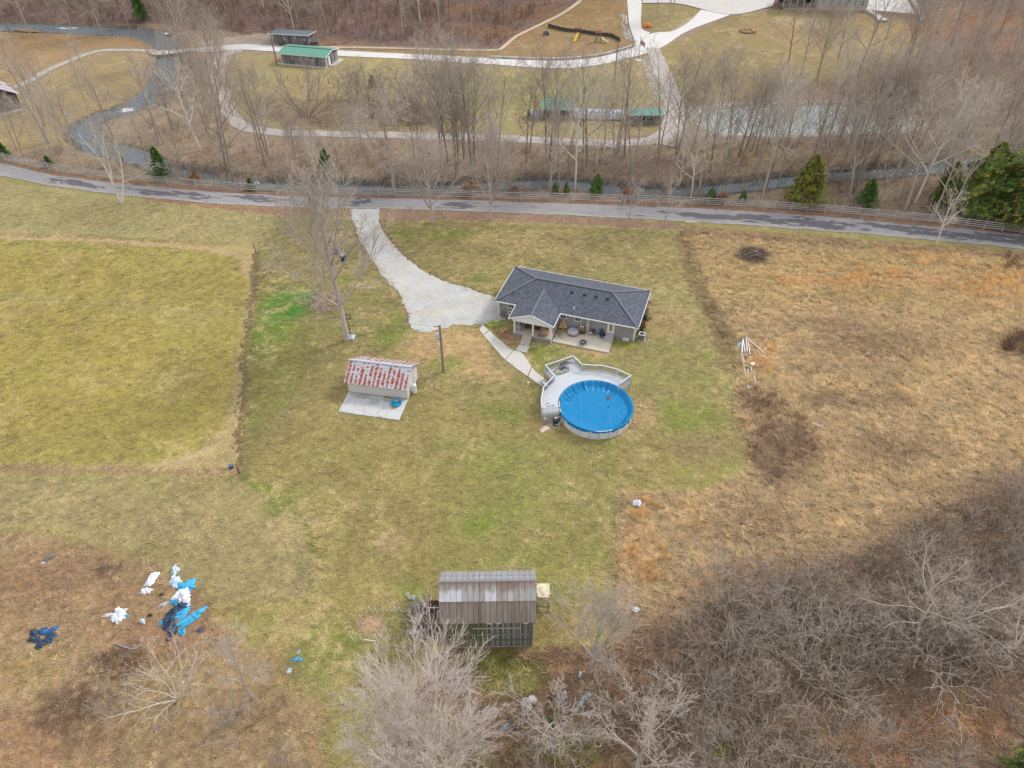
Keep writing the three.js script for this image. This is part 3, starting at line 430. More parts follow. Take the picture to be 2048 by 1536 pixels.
  for (let k = 0; k < 4; k++) part(t, 'step', box(1.18, 0.15, 0.34, -4.02, 0.075 + 0.15 * (3 - k), 6.4 + 0.31 * k, -0.03), mat(196, 184, 170));
  for (let k = 0; k < 4; k++) part(t, 'step', box(1.06, 0.15, 0.3, 5.52, 0.275 + 0.15 * (3 - k), 2.93 + 0.3 * k), mat(186, 182, 176));
  // openings
  const win = (x, y, w, h) => { const f = part(t, 'window', [box(w, 0.09, 0.09, x, y + h / 2, Z1 + 0.05), box(w, 0.09, 0.11, x, y - h / 2, Z1 + 0.05), box(0.09, h - 0.09, 0.09, x - w / 2 + 0.045, y, Z1 + 0.05), box(0.09, h - 0.09, 0.09, x + w / 2 - 0.045, y, Z1 + 0.05)], white); part(f, 'pane', box(w - 0.18, h - 0.09, 0.02, x, y, Z1 + 0.04), glassM); part(f, 'glazing_bar', box(0.04, h - 0.09, 0.04, x, y, Z1 + 0.055), white); };
  win(-7.3, 1.98, 0.85, 0.6); win(-0.46, 1.93, 0.78, 0.62); win(1.37, 1.93, 0.9, 0.6); win(-7.25, 0.85, 0.8, 0.5);
  const d = part(t, 'door', box(0.68, 1.62, 0.05, 5.55, 1.65, Z1 + 0.05), white); part(d, 'door_frame', [box(0.1, 1.75, 0.12, 5.16, 1.68, Z1 + 0.04), box(0.1, 1.75, 0.12, 5.94, 1.68, Z1 + 0.04)], white); part(d, 'pane', box(0.34, 1.2, 0.02, 5.55, 1.72, Z1 + 0.09), mat(150, 132, 96, 0.2)); part(d, 'handle', new THREE.SphereGeometry(0.04, 8, 6).translate(5.82, 1.6, Z1 + 0.12), mat(120, 118, 112, 0.4));
  part(t, 'chimney_chase', box(0.44, 2.4, 0.3, 2.72, 1.24, Z1 + 0.15), mat(176, 176, 172)); part(t, 'crawl_space_hatch', box(0.76, 0.46, 0.05, 7.52, 0.28, Z1 + 0.04), white);
  const dk = mat(58, 60, 68);
  for (const x of [-0.2, 1.45, 2.88, 4.33]) { const v = part(t, 'roof_vent', [cyl(0.13, 0.15, 0.14, x, 3.83, 0.1), box(0.42, 0.02, 0.42, x, 3.8, 0.1, 0, 0.36)], dk); part(v, 'hood', new THREE.SphereGeometry(0.2, 12, 6, 0, 6.3, 0, 1.5).scale(1, 0.6, 1).translate(x, 3.88, 0.1), dk); }
  part(t, 'vent_pipe', cyl(0.06, 0.06, 0.42, 0.7, 3.1, 2.35), white);
  part(t, 'vent_pipe', cyl(0.05, 0.05, 0.3, -7.4, 3.3, 1.8), dk);
}
// patio slabs and walkway
{
  const patioM = texMat(tex(256, 128, (i, j) => { const u = i / 256, v = j / 128, c = lin(214, 203, 184), s = lin(150, 136, 106), e = sstep(0.02, 0.2, 0.42 - Math.hypot((u - 0.02) * 1.6, (v - 0.05) * 0.55) + 0.14 * N(i * 0.05, j * 0.08) + 0.06 * N(i * 0.2, j * 0.2)) * 0.85; return [0, 1, 2].map((n) => lerp(c[n], s[n], e) * (1 + 0.05 * N(i * 0.4, j * 0.4) + 0.05 * N(i * 0.06, j * 0.06))); }, true, false), 0.85);
  const p = thing('patio', 'raised pale concrete patio along the back wall of the grey house', 'patio', [HC[0], 0, HC[1]], HT);
  for (const [a, b] of [[-0.98, 2.6], [2.615, 4.9], [4.915, 6.05]]) part(p, 'slab', uvBy(box(b - a, 0.2, 3.05, (a + b) / 2, 0.1, 4.33), (x, y, z) => [(x + 1) / 7.1, (z - 2.8) / 3.1]), patioM);
  const w = thing('walkway', 'curving pale concrete walkway from the driveway past the porch steps to the pool deck', 'path', [P(1040, 720)[0], 0, P(1040, 720)[2]]);
  const R = smoothLine(px([[965, 650], [986, 669], [1006, 687], [1024, 701], [1040, 704], [1051, 716], [1069, 742], [1095, 762]]), 12), Lf = smoothLine(px([[959, 661], [972, 677], [990, 698], [1008, 718], [1024, 731], [1040, 743], [1062, 758], [1086, 775]]), 12), n = 11, o = w.position;
  const at = (l, t) => l[Math.min(l.length - 1, Math.round(t * (l.length - 1)))];
  for (let k = 0; k < n; k++) { const a = k / n, b = (k + 0.97) / n, m = (a + b) / 2, q = [at(R, a), at(R, m), at(R, b), at(Lf, b), at(Lf, m), at(Lf, a)].map(([x, z]) => [x - o.x, 0.09 + rnd() * 0.006, z - o.z]).reverse(); const g = plate(q, 0.08); if (g.attributes.normal.getY(0) < 0) g.scale(1, 1, 1); part(w, 'slab', g, concreteM); }
  const q = px([[1040, 690], [1060, 694], [1053, 706], [1046, 705], [1032, 700]]).map(([x, z]) => [x - o.x, 0.1, z - o.z]); part(w, 'slab', plate(q.reverse(), 0.08), concreteM);
}
const black = mat(52, 52, 56, 0.5), steel = mat(190, 192, 196, 0.3, { metalness: 0.5 }), navy = mat(42, 66, 98, 0.6), brownM = mat(140, 104, 76), hAt = (x, y, z) => HW(x, y, z);
{ // things on the patio
  let t = thing('fire_pit', 'round black fire bowl on short legs near the front edge of the patio', 'fire pit', hAt(2.75, 0.2, 5.25), HT);
  part(t, 'bowl', new THREE.LatheGeometry([[0.1, 0.16], [0.28, 0.2], [0.38, 0.34], [0.44, 0.36], [0.44, 0.38], [0.36, 0.37], [0.24, 0.26], [0.02, 0.24]].map((p) => new THREE.Vector2(...p)), 20), black); part(t, 'ash', cyl(0.3, 0.3, 0.02, 0, 0.3, 0, 16), mat(120, 122, 124)); for (let k = 0; k < 3; k++) part(t, 'leg', bar([0.34 * Math.cos(k * 2.1), 0, 0.34 * Math.sin(k * 2.1)], [0.24 * Math.cos(k * 2.1), 0.22, 0.24 * Math.sin(k * 2.1)], 0.025), black);
  part(t, 'grate', new THREE.TorusGeometry(0.3, 0.02, 6, 18).rotateX(Math.PI / 2).translate(0, 0.38, 0), black);
  t = thing('hot_tub', 'round tub with brown sides under a wrinkled grey cover against the house wall', 'hot tub', hAt(1.07, 0.2, 3.62), HT);
  part(t, 'tub', new THREE.LatheGeometry([[0.0, 0], [0.8, 0], [0.86, 0.15], [0.86, 0.45], [0.8, 0.6], [0, 0.6]].map((p) => new THREE.Vector2(...p)), 24), mat(150, 128, 124)); { const g = new THREE.LatheGeometry([[0.92, 0.36], [0.93, 0.56], [0.84, 0.7], [0.5, 0.74], [0, 0.72]].map((p) => new THREE.Vector2(...p)), 36), p = g.attributes.position; for (let i = 0; i < p.count; i++) { const x = p.getX(i), z = p.getZ(i), k = 1 + 0.05 * N(x * 5, z * 5) + (p.getY(i) < 0.5 ? 0.08 * N(Math.atan2(z, x) * 5, 3) : 0); p.setXYZ(i, x * k, p.getY(i) + 0.05 * N(x * 3 + 7, z * 3), z * k); } g.computeVertexNormals(); part(t, 'cover', g, mat(180, 183, 186, 0.7)); }
  t.scale.setScalar(0.78); part(t, 'cover_lifter', bar([0.5, 0.75, 0.2], [0.9, 0.1, 0.75], 0.03), mat(120, 116, 116));
  t = thing('charcoal_grill', 'brown barrel grill with two white jugs on it beside the grey chimney chase', 'grill', hAt(2.02, 0.2, 3.2), HT);
  part(t, 'frame', [bar([-0.4, 0, 0.2], [-0.4, 0.7, 0.15], 0.03), bar([0.4, 0, 0.2], [0.4, 0.7, 0.15], 0.03), bar([-0.4, 0, -0.2], [-0.4, 0.7, -0.15], 0.03), bar([0.4, 0, -0.2], [0.4, 0.7, -0.15], 0.03), box(0.95, 0.04, 0.4, 0, 0.2, 0)], black); part(t, 'barrel', cyl(0.26, 0.26, 0.85, 0, 0, 0, 16).rotateZ(Math.PI / 2).translate(0, 0.66, 0), brownM); part(t, 'shelf', box(0.9, 0.03, 0.25, 0, 0.55, 0.32), mat(120, 98, 78)); for (const x of [-0.13, 0.14]) part(t, 'jug', [cyl(0.07, 0.08, 0.2, x, 1.0, -0.02), cyl(0.03, 0.05, 0.06, x, 1.13, -0.02)], white);
  t = thing('slat_tree', 'tree-shaped stand of pale wooden slats on the patio by the porch corner', 'decoration', hAt(-0.32, 0.2, 3.3), HT + 0.15);
  for (let k = 0; k < 8; k++) { const w = 1.15 * (1 - k / 8.6); part(t, 'slat', box(w, 0.1, 0.03, (k % 2 ? 0.015 : -0.015), 0.36 + k * 0.145, -0.04 - k * 0.035, 0, -0.2), k % 2 ? mat(232, 196, 152) : mat(214, 172, 124)); } part(t, 'trunk', [box(0.12, 1.5, 0.04, 0, 0.75, -0.12, 0, -0.23), box(0.5, 0.06, 0.4, 0, 0.03, 0)], mat(190, 146, 100));
  t = thing('kettle_grill', 'small black kettle grill with a shiny lid between the chase and the blue chair', 'grill', hAt(3.42, 0.2, 3.1), HT);
  part(t, 'kettle', new THREE.SphereGeometry(0.27, 18, 12).scale(1, 0.8, 1).translate(0.05, 0.68, 0), mat(40, 48, 62, 0.35)); part(t, 'lid_handle', box(0.14, 0.04, 0.03, 0.05, 0.92, 0), steel); for (let k = 0; k < 3; k++) part(t, 'leg', bar([0.05 + 0.36 * Math.cos(k * 2.1 + 0.5), 0, 0.36 * Math.sin(k * 2.1 + 0.5)], [0.05 + 0.16 * Math.cos(k * 2.1 + 0.5), 0.55, 0.16 * Math.sin(k * 2.1 + 0.5)], 0.025), black); part(t, 'side_table', box(0.34, 0.03, 0.3, -0.2, 0.46, 0.22), mat(226, 228, 230, 0.3)); part(t, 'ash_pan', cyl(0.18, 0.14, 0.05, 0.05, 0.3, 0), steel);
  t = thing('pet_bowl', 'small white bowl on the patio in front of the house wall', 'bowl', hAt(4.18, 0.2, 3.02), 0); part(t, 'bowl', new THREE.LatheGeometry([[0.1, 0], [0.19, 0.02], [0.22, 0.1], [0.18, 0.09], [0.12, 0.03], [0, 0.03]].map((p) => new THREE.Vector2(...p)), 16), white); part(t, 'rim', new THREE.TorusGeometry(0.2, 0.02, 6, 18).rotateX(Math.PI / 2).translate(0, 0.1, 0), mat(150, 148, 146));
  t = thing('lawn_chair', 'dark blue slatted lawn chair beside the concrete door steps', 'chair', hAt(4.66, 0.2, 3.25), HT + 0.5);
  part(t, 'seat', [0, 1, 2, 3].map((k) => box(0.52, 0.03, 0.1, 0, 0.36 - k * 0.012, 0.18 - k * 0.12, 0, -0.1)), navy); part(t, 'backrest', [-2, -1, 0, 1, 2].map((k) => box(0.09, 0.75 - Math.abs(k) * 0.06, 0.03, k * 0.11, 0.68, -0.34, 0, -0.3)), navy); for (const s of [-1, 1]) { part(t, 'armrest', box(0.1, 0.03, 0.62, s * 0.32, 0.56, -0.02), navy); part(t, 'leg', box(0.06, 0.56, 0.08, s * 0.3, 0.28, 0.24), navy); part(t, 'leg', box(0.06, 0.4, 0.08, s * 0.28, 0.2, -0.34, 0, -0.35), navy); }
  // porch
  t = thing('rug', 'brown spotted rug on the porch floor', 'rug', hAt(-3.9, 0.625, 4.2), HT); part(t, 'pile', box(1.95, 0.012, 1.35, 0, 0.006, 0), texMat(tex(128, 96, (i, j) => { const s = sstep(0.1, 0.3, N(i * 0.22, j * 0.22)), a = lin(150, 112, 62), b = lin(70, 52, 38); return [0, 1, 2].map((n) => lerp(a[n], b[n], s)); }))); part(t, 'border', [box(1.95, 0.014, 0.08, 0, 0.008, 0.64), box(1.95, 0.014, 0.08, 0, 0.008, -0.64)], mat(92, 66, 44));
  const carton = (label, x, z, w, h, d, r) => { const c = thing('cardboard_box', label, 'box', hAt(x, 0.62, z), HT + r), m = mat(206, 160, 112), m2 = mat(222, 182, 136); part(c, 'carton', box(w, h, d, 0, h / 2, 0), m); part(c, 'flap', box(w * 0.98, 0.012, d * 0.48, 0, h + 0.01, d * 0.25), m2); part(c, 'flap', box(w * 0.98, 0.012, d * 0.48, 0, h + 0.01, -d * 0.25), m2); part(c, 'tape', box(0.06, 0.006, d, 0, h + 0.02, 0), mat(190, 150, 100)); };
  carton('low brown cardboard box on the porch beside the middle post', -2.05, 5.2, 0.72, 0.42, 0.6, 0.05); carton('tall brown cardboard box on the porch behind the right-hand post', -1.55, 4.5, 0.5, 0.85, 0.55, 0.1);
  const cushion = (label, x, z, r) => { const c = thing('porch_chair', label, 'chair', hAt(x, 0.62, z), HT + r); part(c, 'seat', box(0.62, 0.1, 0.6, 0, 0.38, 0), black); part(c, 'cushion', box(0.54, 0.1, 0.5, 0, 0.47, 0.03), mat(156, 214, 220, 0.8)); part(c, 'backrest', box(0.62, 0.6, 0.08, 0, 0.72, -0.3, 0, -0.2), black); for (const s of [-1, 1]) for (const q of [-0.24, 0.24]) part(c, 'leg', bar([s * 0.26, 0, q], [s * 0.26, 0.36, q], 0.025), black); for (const s of [-1, 1]) part(c, 'armrest', box(0.06, 0.04, 0.56, s * 0.31, 0.6, 0), black); };
  cushion('black porch chair with a pale blue cushion nearest the left-hand post', -5.1, 4.75, 1.9); cushion('black porch chair with a pale blue cushion at the back of the porch', -5.05, 3.7, 1.7);
  t = thing('cooler', 'grey cooler on the porch beside the left-hand post', 'cooler', hAt(-5.5, 0.62, 5.45), HT + 0.1); part(t, 'chest', box(0.62, 0.4, 0.4, 0, 0.2, 0), mat(150, 156, 164)); part(t, 'lid', box(0.66, 0.07, 0.44, 0, 0.44, 0), mat(186, 190, 196)); part(t, 'handle', bar([-0.34, 0.36, 0.1], [-0.34, 0.36, -0.1], 0.02), black);
  t = thing('doormat', 'patterned grey doormat at the front edge of the porch', 'doormat', hAt(-2.3, 0.625, 5.82), HT); part(t, 'mat', box(1.2, 0.02, 0.5, 0, 0.01, 0), texMat(tex(96, 40, (i, j) => { const s = N(i * 0.3, j * 0.3) > 0.1, c = s ? lin(178, 170, 160) : lin(110, 98, 92); return c; }))); part(t, 'edging', [box(1.22, 0.024, 0.03, 0, 0.012, 0.25), box(1.22, 0.024, 0.03, 0, 0.012, -0.25)], black);
  t = thing('flip_flops', 'pair of dark sandals lying on the porch floor in front of the rug', 'shoes', hAt(-4.5, 0.622, 5.12), HT); for (const x of [-0.14, 0.14]) { part(t, 'sole', new THREE.CapsuleGeometry(0.05, 0.18, 3, 8).rotateX(Math.PI / 2).scale(1, 0.25, 1).translate(x, 0.015, 0), black); part(t, 'strap', box(0.1, 0.03, 0.03, x, 0.03, 0.03), black); }
  // at the ends of the house
  t = thing('heat_pump', 'grey air-conditioning unit beside the right-hand end of the house', 'air conditioner', hAt(9.28, 0, 1.75), HT); part(t, 'cabinet', [0, 1, 2, 3, 4, 5, 6].map((k) => box(0.74, 0.09, 0.74, 0, 0.12 + k * 0.105, 0)), mat(122, 124, 130)); part(t, 'core', box(0.7, 0.74, 0.7, 0, 0.43, 0), mat(70, 72, 76)); part(t, 'top_panel', (() => { const s = new THREE.Shape([[-0.38, -0.38], [0.38, -0.38], [0.38, 0.38], [-0.38, 0.38]].map((p) => new THREE.Vector2(...p))); const h = new THREE.Path(); h.absarc(0, 0, 0.29, 0, 6.2832, true); s.holes.push(h); return new THREE.ExtrudeGeometry(s, { depth: 0.05, bevelEnabled: false }).rotateX(-Math.PI / 2).translate(0, 0.81, 0); })(), mat(206, 208, 210)); part(t, 'fan', [0, 1, 2, 3].map((k) => box(0.26, 0.01, 0.12, 0.13, 0, 0, 0, 0.3).rotateY(k * 1.57).translate(0, 0.8, 0)), mat(60, 72, 96)); part(t, 'pad', box(0.95, 0.07, 0.95, 0, 0.035, 0), mat(190, 186, 180));
  const hp = P(986, 650); t = thing('garden_hose', 'bright yellow-green garden hose heaped on the ground between driveway and house', 'hose', [hp[0], 0, hp[2]]);
  const coil = []; for (let k = 0; k < 60; k++) { const a = k * 0.62, r = 0.42 + 0.22 * Math.sin(k * 0.37); coil.push([r * Math.cos(a) * 1.3, 0.06 + k * 0.0055 + 0.05 * Math.sin(k), r * Math.sin(a) * 0.9]); } part(t, 'coil', tubeG(coil, 0.035, 5, 3), mat(184, 206, 92, 0.6)); part(t, 'loose_end', tubeG([[0.4, 0.15, 0.2], [0.55, 0.05, 0.8], [0.35, 0.04, 1.6], [0.1, 0.04, 2.1], [-0.3, 0.04, 1.7], [-0.2, 0.1, 0.6]], 0.03, 5, 8), mat(184, 206, 92, 0.6)); part(t, 'loose_end', tubeG([[-0.5, 0.1, 0], [-1.2, 0.04, 0.1], [-1.6, 0.04, -0.2], [-1.1, 0.04, -0.3]], 0.03, 5, 8), mat(184, 206, 92, 0.6)); part(t, 'loose_end', tubeG([[0.5, 0.1, -0.1], [1.2, 0.04, -0.3], [1.9, 0.04, -0.2]], 0.03, 5, 8), mat(184, 206, 92, 0.6));
  t = thing('garden_tools', 'thin dark rods leaning against the left end of the house back wall', 'tools', hAt(-8.25, 0, 3.0), HT); for (let k = 0; k < 5; k++) part(t, 'rod', bar([k * 0.13 - 0.3, 0, 0.2], [k * 0.13 - 0.26, 0.9 + 0.2 * (k % 3), -0.14], 0.018), mat(70, 66, 66));
}
// ---------- pool and deck ----------
const PC = [9.09, -56.14], PR = 3.97, PH = 1.3;
{
  const t = thing('swimming_pool', 'round above-ground swimming pool with white wall panels under a bright blue cover', 'pool', [PC[0], 0, PC[1]]);
  const n = 24, panelM = [mat(238, 240, 242, 0.4), mat(230, 232, 236, 0.4)], postM = mat(206, 208, 210, 0.5);
  const pg = new THREE.CylinderGeometry(PR, PR, PH - 0.08, 5, 1, true, 0.008, 2 * Math.PI / n - 0.016).translate(0, PH / 2, 0), pi = new THREE.CylinderGeometry(PR - 0.05, PR - 0.05, PH - 0.08, 5, 1, true, 0.008, 2 * Math.PI / n - 0.016).translate(0, PH / 2, 0); { const ix = pi.index.array; for (let i = 0; i < ix.length; i += 3) { const q = ix[i]; ix[i] = ix[i + 1]; ix[i + 1] = q; } }
  const panel = J([pg, pi]);
  for (let k = 0; k < n; k++) { const a = k * 2 * Math.PI / n; part(t, 'panel', panel, panelM[k % 2]).rotation.y = a; const u = part(t, 'upright', box(0.11, PH, 0.07, 0, PH / 2, PR + 0.015), postM); u.rotation.y = a; }
  part(t, 'top_rail', new THREE.TorusGeometry(PR, 0.05, 6, 72).scale(1, 1, 0.5).rotateX(Math.PI / 2).translate(0, PH - 0.06, 0), mat(232, 234, 236, 0.5));
  // cover: sagging, creased, tied over the rim
  const na = 300, nr = 72, pos = [], idx = [];
  const Y = (x, z, q) => {
    const th = Math.atan2(z, x), r = Math.hypot(x, z) / PR;
    const back = sstep(-0.55, 0.9, -(x * 0.45 + z * 0.89) / PR / Math.max(r, 0.01));          // folds are strongest on the far left rim
    const fold = (0.5 * Math.sin(th * 34 + 2 * N(th * 6, 1)) + 0.5 * Math.sin(th * 61 + 3 * N(th * 9, 5)) + 0.6 * N(th * 14, r * 2)) * sstep(0.62, 0.9, r) * (1 - sstep(0.965, 0.995, r));
    const drop = 0.46 * sstep(0.0, 0.17, 1 - r + 0.015 * Math.sin(th * 9));
    const d = (-0.62 * x + 0.785 * z) / PR + 0.03 * Math.sin((x * 0.785 + z * 0.62) * 1.7), lobe = sstep(0.36, 0.53, d), taut = 0.1 * (1 - r) + 0.13 * Math.sin(clamp((d - 0.36) / 0.6, 0, 1) * 3.14);
    let y = PH + 0.045 - lerp(drop, taut, lobe);
    y += fold * (0.03 + 0.085 * back) * (1 - 0.8 * lobe) + 0.03 * F2(x * 1.1, z * 1.6) * (1 - lobe) * sstep(0, 0.1, 1 - r) + 0.012 * N(x * 6, z * 2.5);
    y += 0.045 * (1 - lobe) * (1 - Math.abs(N(x * 0.9 + 3, z * 0.5))) ** 5 * sstep(0, 0.1, 1 - r) + 0.014 * Math.sin((x * 0.785 + z * 0.62) * 5 + 2 * N(x, z)) * lobe * (1 - lobe) * 4;
    return y;
  };
  for (let i = 0; i <= nr; i++) for (let j = 0; j < na; j++) { const r = (i / nr) ** 0.75 * (PR + 0.06), a = j / na * 2 * Math.PI; pos.push(r * Math.cos(a), Y(r * Math.cos(a), r * Math.sin(a)), r * Math.sin(a)); }
  for (let k = 1; k <= 3; k++) for (let j = 0; j < na; j++) { const a = j / na * 2 * Math.PI, drop = 0.09 * k * (0.85 + 0.55 * Math.abs(Math.sin(a * 12 + 0.4)) + 0.35 * N(a * 11, 2)), r = PR + 0.085 + 0.012 * k * Math.sin(a * 44); pos.push(r * Math.cos(a), PH + 0.03 - drop, r * Math.sin(a)); }
  for (let i = 0; i < nr + 3; i++) for (let j = 0; j < na; j++) { const a = i * na + j, b = i * na + (j + 1) % na; idx.push(a, b, a + na, b, b + na, a + na); }
  const g = new THREE.BufferGeometry(); g.setAttribute('position', new THREE.Float32BufferAttribute(pos, 3)); g.setIndex(idx); g.computeVertexNormals();
  part(t, 'cover', g, (() => { const m = new THREE.MeshPhysicalMaterial({ roughness: 0.32, specularIntensity: 0.5 }); m.color.setRGB(...lin(0, 130, 186)); return m; })());
  const lf = (px0, py0, rx, rz, n2, name, label, col) => { const c = P(px0, py0, 0.95), l = []; for (let i = 0; i < n2; i++) { const a = rr(0, 6.28), r = Math.sqrt(rnd()), x = c[0] + r * rx * Math.cos(a) - PC[0], z = c[2] + r * rz * Math.sin(a) - PC[1]; l.push(new THREE.CircleGeometry(rr(0.03, 0.06), 5).rotateX(-1.57 + rr(-0.4, 0.4)).rotateY(rr(0, 6)).translate(x + PC[0], Y(x, z) + 0.012 + rnd() * 0.012, z + PC[1])); } const o = solo(name, J(l), col, label, 'leaves'); o.userData.kind = 'stuff'; };
  lf(1217, 795, 0.2, 0.32, 130, 'leaf_litter', 'clump of wet brown leaves lying on the blue pool cover', mat(122, 92, 74)); lf(1217, 814, 0.1, 0.08, 22, 'leaf_litter', 'small dark clump of leaves on the blue pool cover', mat(46, 70, 96));
}
{
  const deckM = texMat(tex(256, 256, (i, j) => { const b = Math.floor(j / 16), h = Math.abs(Math.sin(b * 91.7) * 4375.5) % 1, k = (0.95 + 0.1 * h) * (1 + 0.04 * N(i * 0.1, j * 0.9)) * (j % 16 < 1 ? 0.72 : 1), c = lin(202, 204, 207); return [c[0] * k, c[1] * k, c[2] * k]; }), 0.75); deckM.map.repeat.set(0.45, 0.45); deckM.map.rotation = 0.5;
  const railM = mat(204, 208, 212, 0.6), balM = mat(164, 164, 168, 0.6), a = [3.8, -61.78], b = [7.06, -63.45], c = [7.96, -61.88], d = [10.3, -61.72], e = [11.9, -61.05], f = [13.26, -59.95], g = [11.86, -58.66], h = [4.72, -59.95], i1 = [3.46, -58.05], j = [3.14, -55.95], k = [3.2, -54.75], l = [5.05, -55.02];
  const t = thing('pool_deck', 'raised pale grey wooden deck with railings wrapped round the far side of the pool', 'deck', [a[0], 0, a[1]]), O = ([x, z], y) => [x - a[0], y, z - a[1]];
  const arc = [], r = PR + 0.13, A0 = Math.atan2(g[1] - PC[1], g[0] - PC[0]), A1 = Math.atan2(l[1] - PC[1], l[0] - PC[0]) - 2 * Math.PI; for (let q = 0; q <= 30; q++) { const w = lerp(A0, A1, q / 30); arc.push([PC[0] + r * Math.cos(w), PC[1] + r * Math.sin(w)]); }
  const outline = [a, b, c, d, e, f, g, ...arc, l, k, j, i1, h];
  const s = new THREE.Shape(outline.map(([x, z]) => new THREE.Vector2(x - a[0], -(z - a[1])))); const dg = new THREE.ExtrudeGeometry(s, { depth: 0.05, bevelEnabled: false }).rotateX(-Math.PI / 2).translate(0, 1.25, 0); part(t, 'floor', dg, deckM);
  const runs = [[a, b], [b, c], [c, d], [d, e], [e, f], [f, g], [a, h], [h, i1], [i1, j], [j, k], [k, l]];
  const bg = box(0.035, 0.78, 0.035), postG = box(0.1, 1.02, 0.1), stilt = box(0.1, 1.25, 0.1, 0, 0.625, 0); const seen = new Set();
  for (const [p, q] of runs) {
    const L = Math.hypot(q[0] - p[0], q[1] - p[1]), ang = -Math.atan2(q[1] - p[1], q[0] - p[0]), n = Math.max(1, Math.round(L / 1.7));
    part(t, 'top_rail', beam(O(p, 2.2), O(q, 2.2), 0.15, 0.045), railM); part(t, 'bottom_rail', beam(O(p, 1.4), O(q, 1.4), 0.05, 0.06), railM); part(t, 'rim_board', beam(O(p, 1.13), O(q, 1.13), 0.06, 0.26), railM);
    for (let m = 0; m <= n; m++) { const x = lerp(p[0], q[0], m / n), z = lerp(p[1], q[1], m / n), key = x.toFixed(1) + z.toFixed(1); if (seen.has(key)) continue; seen.add(key); const o = part(t, 'rail_post', postG, railM); o.position.set(x - a[0], 1.7, z - a[1]); o.rotation.y = ang; const u = part(t, 'stilt', stilt, balM); u.position.set(x - a[0], 0, z - a[1]); u.rotation.y = ang; }
    const nb = Math.round(L / 0.15); for (let m = 1; m < nb; m++) { const o = part(t, 'baluster', bg, balM); o.position.set(lerp(p[0], q[0], m / nb) - a[0], 1.79, lerp(p[1], q[1], m / nb) - a[1]); o.rotation.y = ang; }
  }
  part(t, 'skirt', [beam(O(k, 0.5), O(l, 0.5), 0.04, 0.98), beam(O(j, 0.5), O(k, 0.5), 0.04, 0.98), beam(O(i1, 0.5), O(j, 0.5), 0.04, 0.98), beam(O(f, 0.55), O(g, 0.55), 0.04, 0.9)], mat(186, 178, 168));
  const st = px([[1089, 771]])[0]; for (let q = 0; q < 4; q++) part(t, 'step', box(1.1, 0.06, 0.3, 0, 0, 0, -0.95).translate(lerp(st[0], 4.05, q / 4) - a[0], 0.3 + 0.28 * q, lerp(st[1], -59.0, q / 4) - a[1]), railM);
}
